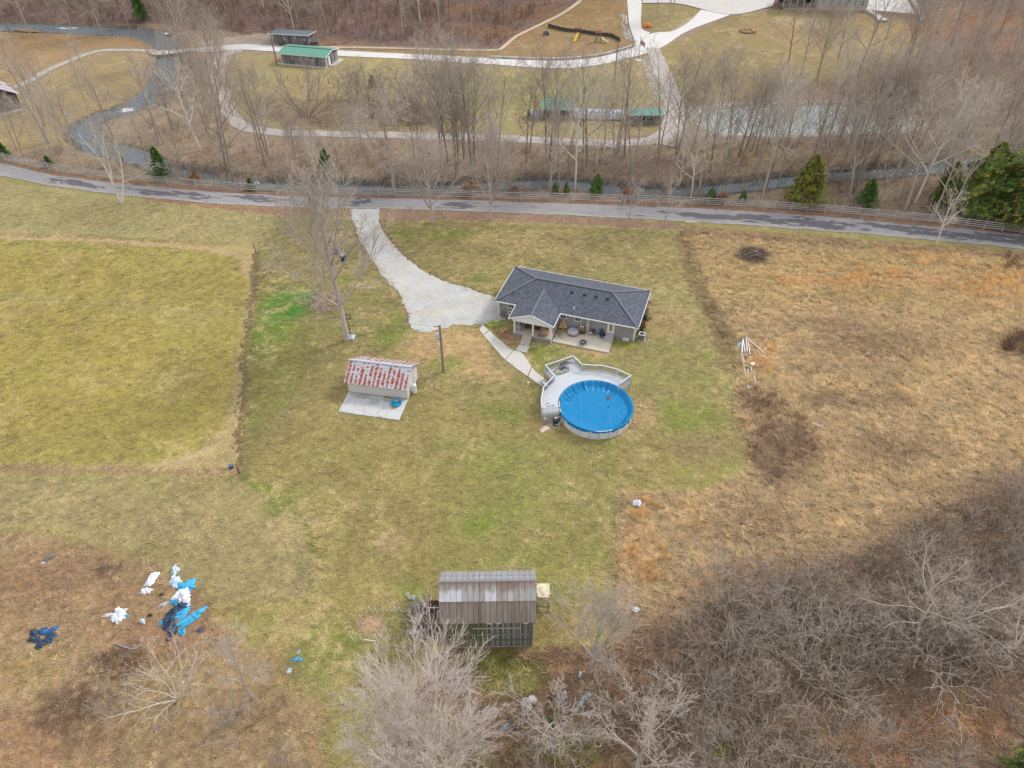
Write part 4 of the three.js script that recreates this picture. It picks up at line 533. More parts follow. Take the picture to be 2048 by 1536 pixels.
// ---------- shed with the rusty roof ----------
// one roofing sheet between two points of the slope (y, z), ribs raised along it
function sheet(x0, x1, lo, hi, lift = 0) {
  const l = [plate([[x0, lo[0] + lift, lo[1]], [x1, lo[0] + lift, lo[1]], [x1, hi[0] + lift, hi[1]], [x0, hi[0] + lift, hi[1]]], 0.02)], n = 3;
  for (let k = 0; k < n; k++) { const x = lerp(x0, x1, (k + 0.5) / n); l.push(beam([x, lo[0] + lift + 0.012, lo[1]], [x, hi[0] + lift + 0.012, hi[1]], 0.03, 0.03)); }
  return J(l);
}
const creamM = texMat(tex(128, 128, tint((i, j) => 1 + 0.05 * N(i * 0.1, j * 0.4) + 0.04 * N(i * 0.5, j * 0.5), 224, 220, 212)), 0.85);
{
  const S = [-15.02, -58.96], ST = -10.5 * Math.PI / 180, t = thing('shed', 'small white shed with a rust-streaked metal roof at the back of a concrete pad', 'shed', [S[0], 0, S[1]], ST);
  const rustT = tex(512, 256, (i, j) => {
    const u = i / 512, v = j / 256, c = u * 14, s = Math.floor(c), f = c - s, a = lin(214, 221, 230), r = lin(172, 78, 42), k0 = 1 + 0.05 * N(i * 0.5, j * 0.06);
    const hsh = (n) => Math.abs(Math.sin(n * 78.233 + 11.3) * 43758.5) % 1; let k = 0;
    for (let q = 0; q < 6; q++) { const cv = 0.02 + q * 0.165 + ((s * 0.037) % 0.1) + 0.05 * hsh(s * 7 + q), w = 0.2 + 0.22 * hsh(s * 3 + q * 5), hh = (0.07 + 0.08 * hsh(s + q * 9)) * (cv < 0.75 ? 1 : 0.4) * (hsh(s * 5 + q * 3) < 0.2 ? 0.2 : 1), n = 0.9 * N(i * 0.11 + q * 9, j * 0.2) + 0.5 * N(i * 0.4, j * 0.5); k = Math.max(k, 1 - Math.max(Math.abs(f - 0.5) / w, Math.abs(v - cv) / hh) + 0.55 * n); }
    k = sstep(-0.05, 0.35, k + 0.25 * N(i * 0.8, j * 0.12)); const streak = sstep(0.3, 0.8, N(i * 0.35, j * 0.02 + 5)) * 0.25 * (1 - v); k = Math.max(k, streak) * (v > 0.93 ? 0.15 : 1);
    return [0, 1, 2].map((n) => lerp(a[n], r[n] * (0.85 + 0.3 * Math.abs(N(i * 0.3, j * 0.3))), k) * k0);
  }, true, false);
  const roofM = texMat(rustT, 0.55, { metalness: 0.1 }), lo = [1.9, 0.52], hi = [3.32, -1.9], lo2 = [1.9, -4.3];
  for (let k = 0; k < 14; k++) { const a = -3.6 + k * 0.518, b = a + 0.512; part(t, 'roof_sheet', uvBy(sheet(a, b, lo, hi, 0.012 * (k % 2)), (x, y, z) => [(x + 3.6) / 7.25, (0.52 - z) / 2.42]), roofM); part(t, 'roof_sheet', uvBy(sheet(a + 0.1, b + 0.1, lo2, hi, 0.012 * (k % 2)), (x, y, z) => [(x + 3.6) / 7.25, (z + 4.3) / 2.42]), roofM).material = roofM; }
  part(t, 'ridge_cap', [beam([-3.62, 3.36, -1.86], [3.72, 3.36, -1.86], 0.22, 0.02)], mat(196, 204, 216, 0.6));
  part(t, 'wall', uvBy(box(6.8, 1.75, 0.12, 0, 0.95, -0.06), (x, y) => [x * 0.3, y * 0.3]), creamM); part(t, 'wall', uvBy(box(6.8, 1.75, 0.12, 0, 0.95, -3.8), (x, y) => [x * 0.3, y * 0.3]), creamM);
  for (const s of [-1, 1]) { const g = plate(s > 0 ? [[3.46, 0.08, 0], [3.46, 0.08, -3.86], [3.46, 1.8, -3.86], [3.46, 3.1, -1.9], [3.46, 1.8, 0]] : [[-3.46, 0.08, -3.86], [-3.46, 0.08, 0], [-3.46, 1.8, 0], [-3.46, 3.1, -1.9], [-3.46, 1.8, -3.86]], 0.1); part(t, 'gable_wall', g, creamM); }
  part(t, 'door', box(0.05, 1.7, 0.95, 3.5, 0.95, -2.9), mat(236, 234, 230)); part(t, 'rafter_end', [beam([3.6, 1.84, 0.4], [3.6, 3.2, -1.9], 0.05, 0.1), beam([3.6, 1.84, -4.2], [3.6, 3.2, -1.9], 0.05, 0.1)], mat(150, 118, 96)); part(t, 'sill', box(6.86, 0.12, 0.16, 0, 0.12, 0.02), mat(168, 158, 148));
  const padT = tex(512, 256, (i, j) => { const c = lin(206, 205, 203), st = lin(150, 150, 148), k = sstep(0.15, 0.6, N(i * 0.012 + 4, j * 0.02) + 0.5 * N(i * 0.05, j * 0.05)) * 0.5 + 0.35 * sstep(0.35, 0.7, N(i * 0.1, j * 0.02 + 3)); return [0, 1, 2].map((n) => lerp(c[n], st[n], k) * (1 + 0.04 * N(i * 0.9, j * 0.9))); }, true, false);
  const pd = thing('concrete_pad', 'stained pale concrete pad in front of the white shed', 'slab', [S[0], 0, S[1]], ST); part(pd, 'slab', uvBy(box(6.95, 0.12, 3.42, 0, 0.06, 1.62), (x, y, z) => [(x + 3.5) / 7, (z + 0.1) / 3.5]), texMat(padT, 0.9)); part(pd, 'step', box(0.5, 0.04, 0.45, 2.3, 0.14, 1.6), mat(168, 150, 118));
  const W = (x, y, z) => [S[0] + x * Math.cos(ST) + z * Math.sin(ST), y, S[1] - x * Math.sin(ST) + z * Math.cos(ST)];
  const kp = thing('paddling_pool', 'small round bright blue plastic paddling pool on the concrete pad', 'paddling pool', W(2.42, 0.12, 0.95)); part(kp, 'basin', new THREE.LatheGeometry([[0, 0.02], [0.5, 0.02], [0.56, 0.22], [0.6, 0.24], [0.62, 0.2], [0.55, 0], [0, 0]].map((p) => new THREE.Vector2(...p)), 28), mat(20, 168, 214, 0.4)); part(kp, 'rim', new THREE.TorusGeometry(0.59, 0.03, 6, 28).rotateX(Math.PI / 2).translate(0, 0.23, 0), mat(40, 186, 228, 0.4)); const lv = []; for (let k = 0; k < 16; k++) lv.push(box(0.09, 0.012, 0.04, rr(-0.35, 0.35), 0.03, rr(-0.35, 0.35), rr(0, 3))); part(kp, 'leaves', lv, mat(44, 88, 104)).userData.kind = 'stuff';
  for (let k = 0; k < 5; k++) { const b = solo('plank', box(2.3 - 0.18 * k, 0.05, 0.14), [mat(206, 202, 194), mat(150, 132, 110), mat(190, 178, 160)][k % 3], 'old plank in the stack lying along the front wall of the white shed', 'plank', 'planks stacked in front of the shed'); b.position.set(...W(1.9 - 0.08 * k, 0.15 + 0.05 * (k >> 1), 0.28 + 0.17 * (k % 2) + 0.02 * k)); b.rotation.y = ST - 0.03 * k; }
  const tk = thing('water_tank', 'upright white tank standing against the right-hand side wall of the shed', 'tank', W(3.86, 0, -1.3), ST); part(tk, 'shell', [cyl(0.27, 0.27, 1.1, 0, 0.65, 0, 18), new THREE.SphereGeometry(0.27, 18, 8, 0, 6.2832, 0, 1.571).scale(1, 0.5, 1).translate(0, 1.2, 0)], mat(246, 246, 246, 0.4)); part(tk, 'base', cyl(0.24, 0.24, 0.1, 0, 0.05, 0, 16), mat(170, 168, 164)); part(tk, 'cap', cyl(0.05, 0.05, 0.08, 0, 1.36, 0), mat(190, 190, 190));
}
// ---------- barn ----------
const BT = 0.016, BP = [-1.88, 0, -30.85], BW = (x, y, z) => [BP[0] + x * Math.cos(BT) + z * Math.sin(BT), y, BP[2] - x * Math.sin(BT) + z * Math.cos(BT)];
{
  const t = thing('barn', 'old barn with a rust-brown and silver metal gambrel roof and mossy board wall', 'barn', BP, BT);
  const rusty = (base0, rust, pale, f) => tex(512, 256, (i, j) => { const c = i / 512 * 17, s = Math.floor(c), h = Math.abs(Math.sin(s * 39.3) * 4375.5) % 1, v = j / 256; let [kr, kp] = f(i, v, s, h); kr = clamp(kr + 0.3 * N(i * 0.45, v * 3), 0, 1); const seam = c - s < 0.09 ? 0.55 : 1; return [0, 1, 2].map((n) => lerp(lerp(base0[n], pale[n], clamp(kp, 0, 1)), rust[n], kr) * seam * (1 + 0.05 * N(i * 0.7, j * 0.7))); }, true, false);
  const gr = lin(178, 174, 168), rs = lin(144, 118, 98), pl = lin(216, 216, 222), bl = lin(166, 170, 174), tn = lin(180, 170, 156);
  const upT = rusty(gr, rs, pl, (i, v, s, h) => [sstep(0.35, 0.7, v + 0.16 * N(i * 0.05, 2) + 0.25 * h - 0.15) * sstep(1.0, 0.8, v) * 0.6 + (h > 0.75 ? 0.3 : 0), (s < 4 || (s > 7 && s < 10) || s === 12) ? sstep(0.6, 0.4, v + 0.1 * N(i * 0.1, 8)) : 0.12]);
  const dnT = rusty(tn, rs, gr, (i, v, s, h) => [0.1 + 0.5 * sstep(0, 0.6, N(i * 0.16, v * 0.6)) + 0.15 * sstep(0.7, 1, v) + (h > 0.6 ? 0.2 : 0), s < 5 || h > 0.7 ? 0.6 * (1 - v) : 0.25]);
  const bkT = rusty(bl, rs, lin(180, 186, 196), (i, v, s, h) => [sstep(0.55, 0.0, v) * 0.15 + sstep(0.42, 0.5, v) * sstep(0.62, 0.52, v) * 0.8 + sstep(0.9, 1, v) * 0.7 + 0.12, h > 0.5 ? 0.4 : 0]);
  const M1 = texMat(upT, 0.6), M2 = texMat(dnT, 0.7), M3 = texMat(bkT, 0.6), E = [4.2, 2.22], K = [5.82, 1.28], Rg = [6.62, 0], KF = [5.82, -1.36], EF = [4.2, -2.3], w = 7.44 / 17;
  const uvR = (a, b) => (x, y, z) => [(x + 3.72) / 7.44, Math.hypot(y - a[0], z - a[1]) / Math.hypot(b[0] - a[0], b[1] - a[1])];
  for (let k = 0; k < 17; k++) {
    const x0 = -3.72 + k * w, x1 = x0 + w - 0.006, l = 0.014 * (k % 2), j = rr(-0.02, 0.02);
    part(t, 'roof_sheet', uvBy(sheet(x0, x1, [E[0] + j, E[1]], K, l), uvR(E, K)), M2); part(t, 'roof_sheet', uvBy(sheet(x0, x1, [K[0] - 0.03, K[1] + 0.05], Rg, l + 0.03), uvR(K, Rg)), M1);
    const mid = [lerp(Rg[0], KF[0], 0.5), lerp(Rg[1], KF[1], 0.5)];
    part(t, 'roof_sheet', uvBy(sheet(x1, x0, [Rg[0] - 0.4, Rg[1] - 0.68], Rg, l + 0.03), uvR(KF, Rg)), M3); part(t, 'roof_sheet', uvBy(sheet(x1, x0, KF, [mid[0], mid[1] + 0.06], l), uvR(KF, Rg)), M3);
    part(t, 'roof_sheet', uvBy(sheet(x1, x0, EF, KF, l), uvR(EF, KF)), M2);
  }
  part(t, 'ridge_cap', [beam([-3.74, 6.68, 0.05], [3.74, 6.68, 0.05], 0.2, 0.02)], mat(146, 136, 132));
  // front wall: gapped boards behind rails, moss on the left half
  const bm = [mat(128, 128, 104), mat(150, 152, 140), mat(112, 106, 90), mat(168, 172, 168), mat(136, 142, 76), mat(98, 94, 78)];
  for (let k = 0; k < 46; k++) { const x = -3.32 + k * 0.146, left = k < 22; part(t, 'board', box(0.115, 3.55 + rr(-0.15, 0.1), 0.03, x + rr(-0.012, 0.012), 1.95, 1.86, 0, 0, rr(-0.008, 0.008)), bm[left ? [0, 2, 4, 0, 5, 4][k % 6] : [1, 3, 0, 1, 3, 5][k % 6]]); if (left && k % 2) part(t, 'moss', box(0.1, rr(0.5, 1.3), 0.012, x, rr(0.6, 1.0), 1.885), mat(150, 154, 58)); }
  for (const [y, x0, x1, m] of [[0.12, -3.35, 3.45, mat(170, 166, 156)], [1.15, -3.3, 3.4, mat(112, 114, 96)], [2.0, -3.2, 3.3, mat(150, 148, 136)], [2.95, -1.2, 2.6, mat(190, 188, 180)]]) part(t, 'rail', box(x1 - x0, 0.13, 0.05, (x0 + x1) / 2, y, 1.93, 0, 0, rr(-0.006, 0.006)), m);
  for (const x of [-3.36, 3.44]) part(t, 'corner_post', box(0.16, 4.2, 0.16, x, 2.1, 1.84), mat(140, 140, 132));
  for (const x of [0.1, 0.8, 2.9]) part(t, 'torn_sheet', new THREE.IcosahedronGeometry(0.22, 2).scale(1.1, 0.6, 0.25).translate(x, 3.78, 1.98), white);
  for (const s of [-1, 1]) { const q = [[s * 3.42, 0, 1.8], [s * 3.42, 0, -2.1], [s * 3.42, 4.2, -2.1], [s * 3.42, 5.6, -1.25], [s * 3.42, 6.4, 0], [s * 3.42, 5.6, 1.2], [s * 3.42, 4.2, 1.8]]; part(t, 'gable_wall', plate(s > 0 ? q : q.reverse(), 0.06), mat(120, 114, 104)); }
  part(t, 'back_wall', box(6.8, 4.2, 0.06, 0, 2.1, -2.1), mat(120, 114, 104));
  const ax = P(1014, 1131, 4.9), a = [ax[0] - BP[0], 4.9, ax[2] - BP[2]]; part(t, 'lean_to_roof', [plate([[a[0] - 2.1, 4.35, -2.4], [a[0], 4.9, -2.4], a, [a[0] - 2.1, 4.35, a[2] + 0.1]].reverse(), 0.04), plate([[a[0], 4.9, -2.4], [a[0] + 2.1, 4.35, -2.4], [a[0] + 2.1, 4.35, a[2] + 0.1], a].reverse(), 0.04)], mat(178, 158, 140)); for (const s of [-1.9, 1.9]) part(t, 'lean_to_post', box(0.12, 4.3, 0.12, a[0] + s, 2.15, a[2] + 0.3), mat(130, 122, 110));
  // fuel tank, trough, blocks
  const f = thing('fuel_tank', 'cream metal tank with rust patches on a stand beside the right end of the barn', 'tank', [2.58, 0, -32.75]);
  const tt = tex(128, 128, (i, j) => { const k = sstep(0.42, 0.6, N(i * 0.055 + 2, j * 0.06) + 0.3 * N(i * 0.2, j * 0.2)), c = lin(238, 228, 196), r = lin(196, 140, 62); return [0, 1, 2].map((n) => lerp(c[n], r[n], k)); });
  part(f, 'tank', box(1.06, 1.1, 1.3, 0, 1.68, 0), texMat(tt, 0.6)); part(f, 'hatch', box(0.4, 0.05, 0.42, -0.05, 2.25, 0.05), mat(236, 226, 196)); part(f, 'spout', cyl(0.07, 0.07, 0.5, -0.25, 0.85, 0.45), white); for (const x of [-0.48, 0.48]) for (const z of [-0.55, 0.6]) part(f, 'leg', box(0.08, 1.13, 0.08, x, 0.565, z), mat(126, 112, 92)); part(f, 'brace', [box(1.2, 0.07, 0.07, 0, 0.06, 0.66), box(0.9, 0.06, 0.06, 0, 0.8, 0.66)], mat(150, 132, 106));
  const tr = thing('feed_trough', 'rusty brown metal trough sticking out from the left end of the barn', 'trough', [-6.55, 0, -32.5], BT), rm = mat(122, 72, 52), rim = mat(190, 176, 156); part(tr, 'side', box(1.5, 0.5, 0.05, 0.3, 0.3, -0.36), rm); part(tr, 'side', box(1.5, 0.5, 0.05, 0.3, 0.3, 0.36), rm); part(tr, 'end', box(0.05, 0.5, 0.77, -0.47, 0.3, 0), rm); part(tr, 'floor', box(1.5, 0.04, 0.7, 0.3, 0.12, 0), mat(70, 62, 48)); part(tr, 'rim', box(1.55, 0.06, 0.07, 0.3, 0.58, 0.37), rim);
  const blk = () => { const s = new THREE.Shape([[-0.2, -0.1], [0.2, -0.1], [0.2, 0.1], [-0.2, 0.1]].map((p) => new THREE.Vector2(...p))); for (const x of [-0.09, 0.09]) { const h = new THREE.Path(); h.moveTo(x - 0.06, -0.06); h.lineTo(x + 0.06, -0.06); h.lineTo(x + 0.06, 0.06); h.lineTo(x - 0.06, 0.06); s.holes.push(h); } return new THREE.ExtrudeGeometry(s, { depth: 0.2, bevelEnabled: false }).rotateX(-Math.PI / 2); };
  const bg = blk(); for (const [x, y, r, l] of [[816, 1191, 1.3, 'grey concrete block farthest from the barn at the edge of the burnt ground'], [822, 1197, 0.5, 'grey concrete block in the middle of the three by the burnt ground'], [828, 1197, 1.4, 'grey concrete block nearest the barn of the three by the burnt ground']]) { const p = P(x, y), o = solo('concrete_block', bg, mat(196, 196, 186), l, 'concrete block', 'concrete blocks by the burnt ground'); o.position.set(p[0], 0.01, p[2]); o.rotation.y = r; }
}
// ---------- garden plot ----------
{
  const z9 = (x, y) => P(690 + x * 0.1025, 1180 + y * 0.1025), st = [[175, 985], [275, 710], [320, 570], [505, 425], [622, 430], [758, 430], [902, 425], [1000, 430], [1092, 415]], st2 = [[175, 985], [335, 985], [630, 985], [755, 980], [890, 975], [1050, 965]];
  const o = z9(505, 425), t = thing('garden_fence', 'low wire fence on white stakes round the bare garden plot left of the barn', 'fence', [o[0], 0, o[2]]), sg = box(0.045, 0.85, 0.045, 0, 0.42, 0);
  for (const [i, s] of [...st, ...st2.slice(1)].entries()) { const p = z9(...s), m = part(t, 'stake', sg, white); m.position.set(p[0] - o[0], 0, p[2] - o[2]); m.rotation.z = rr(-0.02, 0.22); m.rotation.x = rr(-0.1, 0.1); }
  for (const l of [st, st2]) for (let i = 0; i + 1 < l.length; i++) { const a = z9(...l[i]), b = z9(...l[i + 1]); for (const y of [0.25, 0.5]) part(t, 'wire', bar([a[0] - o[0], y, a[2] - o[2]], [b[0] - o[0], y - 0.05, b[2] - o[2]], 0.009, 4), mat(150, 146, 138)); }
  const e = solo('garden_stake', box(1.0, 0.05, 0.06), white, 'white stake lying flat on the near side of the garden plot', 'stake'); const p = z9(490, 985); e.position.set(p[0], 0.03, p[2]); e.rotation.y = -0.08;
}
// ---------- poles and lines ----------
const poleM = texMat(tex(64, 256, tint((i, j) => 1 + 0.18 * N(i * 0.6, j * 0.03) + 0.06 * N(i * 0.9, j * 0.7), 150, 132, 118)), 0.95);
function pole(bx, by, ty, label, r = 0.15, extra) { const p = P(bx, by), h = heightAt(bx, by, ty), t = thing('utility_pole', label, 'utility pole', [p[0], p[1] - 0.02, p[2]]); part(t, 'shaft', cyl(r * 0.72, r, h, 0, h / 2, 0, 10), poleM); extra?.(t, h); return [p, h]; }
{
  const [p, h] = pole(887, 743, 650, 'wooden utility pole with a grey transformer standing in the bare patch below the driveway', 0.16, (t, h) => { const y = h * 0.79; part(t, 'transformer', [cyl(0.24, 0.24, 0.62, -0.32, y, 0.06, 14), cyl(0.2, 0.24, 0.08, -0.32, y + 0.34, 0.06, 14)], mat(206, 212, 218, 0.4)); part(t, 'bracket', [box(0.3, 0.06, 0.08, -0.15, y + 0.15, 0), box(0.3, 0.06, 0.08, -0.15, y - 0.15, 0)], mat(120, 118, 116)); part(t, 'cross_arm', box(0.75, 0.08, 0.08, -0.3, h - 0.2, 0), mat(120, 106, 96)); part(t, 'insulator', [cyl(0.04, 0.05, 0.14, -0.6, h - 0.08, 0), cyl(0.04, 0.05, 0.14, 0.02, h + 0.07, 0)], white); part(t, 'lamp_arm', bar([0.1, y + 0.25, 0.05], [0.62, y + 0.5, 0.2], 0.025), mat(180, 180, 180)); part(t, 'conduit', cyl(0.03, 0.03, h * 0.75, 0.02, h * 0.38, 0.16, 6), mat(150, 150, 150)); });
  const wire = (a, b, label) => { const pts = []; for (let k = 0; k <= 16; k++) { const s = k / 16; pts.push([lerp(a[0], b[0], s), lerp(a[1], b[1], s) - 1.6 * 4 * s * (1 - s) * 0.5, lerp(a[2], b[2], s)]); } solo('power_line', tubeG(pts, 0.022, 4, 3), mat(186, 184, 176), label, 'power line'); };
  wire([p[0] - 0.6, h - 0.05, p[2]], P(-330, 548, h - 0.1), 'upper thin wire running left from the top of the utility pole'); wire([p[0] - 0.1, h * 0.85, p[2]], P(-330, 556, h * 0.8), 'lower thin wire running left from the transformer on the pole towards the field');
  pole(554, 130, 60, 'tall wooden utility pole at the left end of the green-roofed building', 0.17, (t, h) => part(t, 'lamp', box(0.3, 0.4, 0.3, -0.3, h * 0.86, 0), mat(226, 226, 226)));
  pole(1229, 161, 86, 'wooden utility pole on the grass below the curved concrete road', 0.17, (t, h) => part(t, 'transformer', cyl(0.2, 0.2, 0.55, 0.28, h * 0.82, 0.1), mat(206, 210, 214)));
  const fp = P(1277, 121), fh = heightAt(1277, 121, 75), t = thing('flagpole', 'dark flagpole with a striped flag beside the road junction', 'flagpole', [fp[0], fp[1], fp[2]]); part(t, 'shaft', cyl(0.05, 0.08, fh, 0, fh / 2, 0), mat(120, 116, 112)); part(t, 'base', cyl(0.7, 0.7, 0.12, 0, 0.06, 0, 18), white); part(t, 'ball', new THREE.SphereGeometry(0.12, 8, 6).translate(0, fh + 0.1, 0), mat(200, 180, 120));
  const fg = new THREE.PlaneGeometry(1.5, 0.95, 16, 8), q = fg.attributes.position; for (let i = 0; i < q.count; i++) { const x = q.getX(i) + 0.75; q.setXYZ(i, x * 0.72 + 0.06, q.getY(i) - x * 0.45, 0.14 * Math.sin(x * 6)); } fg.computeVertexNormals(); fg.translate(0, fh * 0.8, 0); part(t, 'flag', fg, texMat(tex(64, 48, (i, j) => (i < 26 && j > 22 ? lin(62, 66, 110) : ((j * 13 / 48) | 0) % 2 ? lin(236, 230, 228) : lin(176, 66, 66)), true, false), 0.9, { side: THREE.DoubleSide }));
  for (const [x, y, ty, l] of [[512, 506, 487, 'dark wooden corner post at the top right corner of the green field'], [479, 947, 931, 'thin dark post at the lower right corner of the green field']]) { const a = P(x, y), hh = heightAt(x, y, ty), g = thing('fence_post', l, 'post', [a[0], 0, a[2]]); part(g, 'shaft', cyl(0.06, 0.07, hh, 0, hh / 2, 0, 8), mat(88, 76, 64)); part(g, 'wire_staple', box(0.16, 0.03, 0.16, 0, hh * 0.8, 0), mat(130, 128, 124)); }
}
// ---------- buildings beyond the creek ----------
function front(a, b) { const A = P(...a), B = P(...b); return { A, turn: -Math.atan2(B[2] - A[2], B[0] - A[0]), L: Math.hypot(B[0] - A[0], B[2] - A[2]) }; }
const boardM = [mat(132, 130, 132), mat(152, 150, 150), mat(112, 110, 114), mat(164, 158, 150)];
function boardWall(t, x0, x1, h0, h1, z, ry = 0, o = [0, 0]) { const n = Math.max(2, Math.round((x1 - x0) / 0.32)), w = (x1 - x0) / n; for (let k = 0; k < n; k++) { const h = lerp(h0, h1, (k + 0.5) / n), m = part(t, 'board', box(w - 0.015, h, 0.05 + 0.015 * (k % 2), x0 + (k + 0.5) * w, h / 2, z), boardM[Math.abs(Math.floor(Math.sin(k * 7.3 + x0) * 9)) % 4]); if (ry) { m.rotation.y = ry; m.position.set(o[0], 0, o[1]); } } }
const greenRoof = texMat(tex(256, 64, (i, j) => { const c = lin(98, 158, 138), k = (i % 12 < 1 ? 0.85 : 1) * (1 + 0.03 * N(i * 0.3, j * 0.3)); return c.map((v) => v * k); }), 0.5); greenRoof.map.repeat.set(0.25, 0.25);
{
  let f = front([566, 127.5], [654, 135]), L = f.L, dp = 6.2, h = 2.35, t = thing('long_shed', 'long grey board building with a green metal roof beside the concrete road', 'building', [f.A[0], f.A[1], f.A[2]], f.turn);
  boardWall(t, 0, L, h, h, 0); for (let k = 0; k < 2; k++) { const s = k * L; boardWall(t, 0, dp / 2, h, h + 0.55, 0, Math.PI / 2, [s, 0]); boardWall(t, dp / 2, dp, h + 0.55, h, 0, Math.PI / 2, [s, 0]); }
  part(t, 'back_wall', box(L, h, 0.06, L / 2, h / 2, -dp), boardM[0]);
  part(t, 'roof', plate([[-0.7, h + 0.02, 0.5], [L + 0.4, h + 0.02, 0.5], [L + 0.4, h + 0.72, -dp / 2], [-0.7, h + 0.72, -dp / 2]], 0.07), greenRoof); part(t, 'roof', plate([[L + 0.4, h + 0.02, -dp - 0.5], [-0.7, h + 0.02, -dp - 0.5], [-0.7, h + 0.7, -dp / 2], [L + 0.4, h + 0.7, -dp / 2]], 0.07), greenRoof); part(t, 'ridge_cap', box(L + 1.1, 0.04, 0.3, L / 2 - 0.15, h + 0.75, -dp / 2), mat(70, 120, 106));
  for (const s of [-0.74, L + 0.44]) part(t, 'barge_board', [beam([s, h - 0.04, 0.52], [s, h + 0.68, -dp / 2], 0.05, 0.2), beam([s, h - 0.04, -dp - 0.52], [s, h + 0.68, -dp / 2], 0.05, 0.2)], white); part(t, 'gutter', box(L + 1.1, 0.12, 0.08, L / 2 - 0.15, h - 0.06, 0.53), mat(226, 222, 214));
  for (const x of [0, L]) part(t, 'corner_trim', box(0.18, h, 0.18, x, h / 2, 0.02), white);
  for (const u of [0.24, 0.43, 0.57, 0.73, 0.92]) { const w = part(t, 'window', [box(0.55, 0.09, 0.08, u * L, 1.82, 0.06), box(0.55, 0.09, 0.08, u * L, 1.3, 0.06), box(0.09, 0.5, 0.08, u * L - 0.24, 1.56, 0.06), box(0.09, 0.5, 0.08, u * L + 0.24, 1.56, 0.06)], white); part(w, 'pane', box(0.4, 0.44, 0.03, u * L, 1.56, 0.045), mat(96, 96, 106, 0.2)); }
  part(t, 'door', box(0.06, 1.9, 0.85, L + 0.05, 0.95, -2.5), mat(44, 50, 92)); part(t, 'door_frame', [box(0.08, 2.0, 0.12, L + 0.06, 1, -2.0), box(0.08, 2.0, 0.12, L + 0.06, 1, -3.0), box(0.08, 2.0, 0.9, L + 0.055, 1, -1.5)], white); part(t, 'doorstep', box(1.3, 0.14, dp - 1, L + 0.8, 0.07, -dp / 2 - 0.6), concreteM); part(t, 'footing', box(L + 1.6, 0.12, 0.7, L / 2 - 0.6, 0.06, 0.42), mat(206, 202, 194));
  f = front([549, 86], [617.5, 90.5]); L = f.L; dp = 3.6; h = 2.15; t = thing('old_shed', 'low grey board shed with a dark lean-to roof at the foot of the wooded hill', 'shed', [f.A[0], f.A[1] - 0.1, f.A[2]], f.turn); boardWall(t, 0, L, h + 0.35, h + 0.35, 0); for (const s of [0, L]) boardWall(t, 0, dp, h + 0.35, h, 0, Math.PI / 2, [s, 0]); part(t, 'back_wall', box(L, h, 0.06, L / 2, h / 2, -dp), boardM[2]);
  part(t, 'roof', plate([[-1, h + 0.45, 1.1], [L + 0.7, h + 0.45, 1.1], [L + 0.7, h + 0.1, -dp - 0.6], [-1, h + 0.1, -dp - 0.6]], 0.08), texMat(tex(128, 64, (i, j) => { const k = sstep(0.1, 0.6, N(i * 0.07, j * 0.09)), a = lin(104, 120, 128), b = lin(112, 92, 76); return [0, 1, 2].map((n) => lerp(a[n], b[n], k * 0.7)); }))); part(t, 'fascia', [box(L + 1.75, 0.16, 0.06, L / 2 - 0.15, h + 0.38, 1.13), beam([L + 0.74, h + 0.38, 1.1], [L + 0.74, h + 0.02, -dp - 0.6], 0.05, 0.16)], mat(232, 228, 220));
  for (const [u, y] of [[0.3, 1.75], [0.63, 1.6], [0.9, 1.3], [0.32, 1.1]]) { const w = part(t, 'window', box(0.5, 0.42, 0.08, u * L, y, 0.06), white); part(w, 'pane', box(0.3, 0.24, 0.03, u * L, y, 0.1), mat(160, 160, 160, 0.3)); } part(t, 'door', box(0.8, 1.8, 0.07, L * 0.47, 0.9, 0.05), boardM[2]);
  const bx = P(630, 88); solo('water_trough', J([box(1.6, 0.5, 0.9, 0, 0.25, 0)].concat(box(1.7, 0.06, 1.0, 0, 0.53, 0))), mat(84, 96, 104), 'dark box standing at the right-hand end of the old grey shed', 'trough').position.set(bx[0], bx[1], bx[2]);
  // coops and the plastic tunnel behind the wooded strip
  const coop = (a, b, dp2, hh, rise, label) => { const q = front(a, b), Lc = q.L, g = thing('coop', label, 'shed', [q.A[0], q.A[1], q.A[2]], q.turn); part(g, 'roof', plate([[-0.3, hh, 0.4], [Lc + 0.3, hh, 0.4], [Lc + 0.3, hh + rise, -dp2], [-0.3, hh + rise, -dp2]], 0.06), greenRoof); part(g, 'wall', [box(Lc, hh, 0.05, Lc / 2, hh / 2, -dp2)], boardM[0]); boardWall(g, 0, Lc, 0.9, 0.9, 0); for (let k = 0; k <= 4; k++) part(g, 'post', box(0.1, hh, 0.1, k / 4 * Lc, hh / 2, 0.03), mat(176, 164, 146)); part(g, 'mesh_panel', [box(Lc, 0.05, 0.04, Lc / 2, 1.5, 0.02), box(Lc, 0.05, 0.04, Lc / 2, 1.2, 0.02)], mat(120, 116, 110)); };
  coop([1086, 238.5], [1144, 239.5], 2.8, 2.0, 1.15, 'taller green-roofed animal shed at the left end of the white plastic tunnel'); coop([1256, 249], [1322, 249], 1.9, 1.9, 0.7, 'lower green-roofed shed at the right end of the white plastic tunnel');
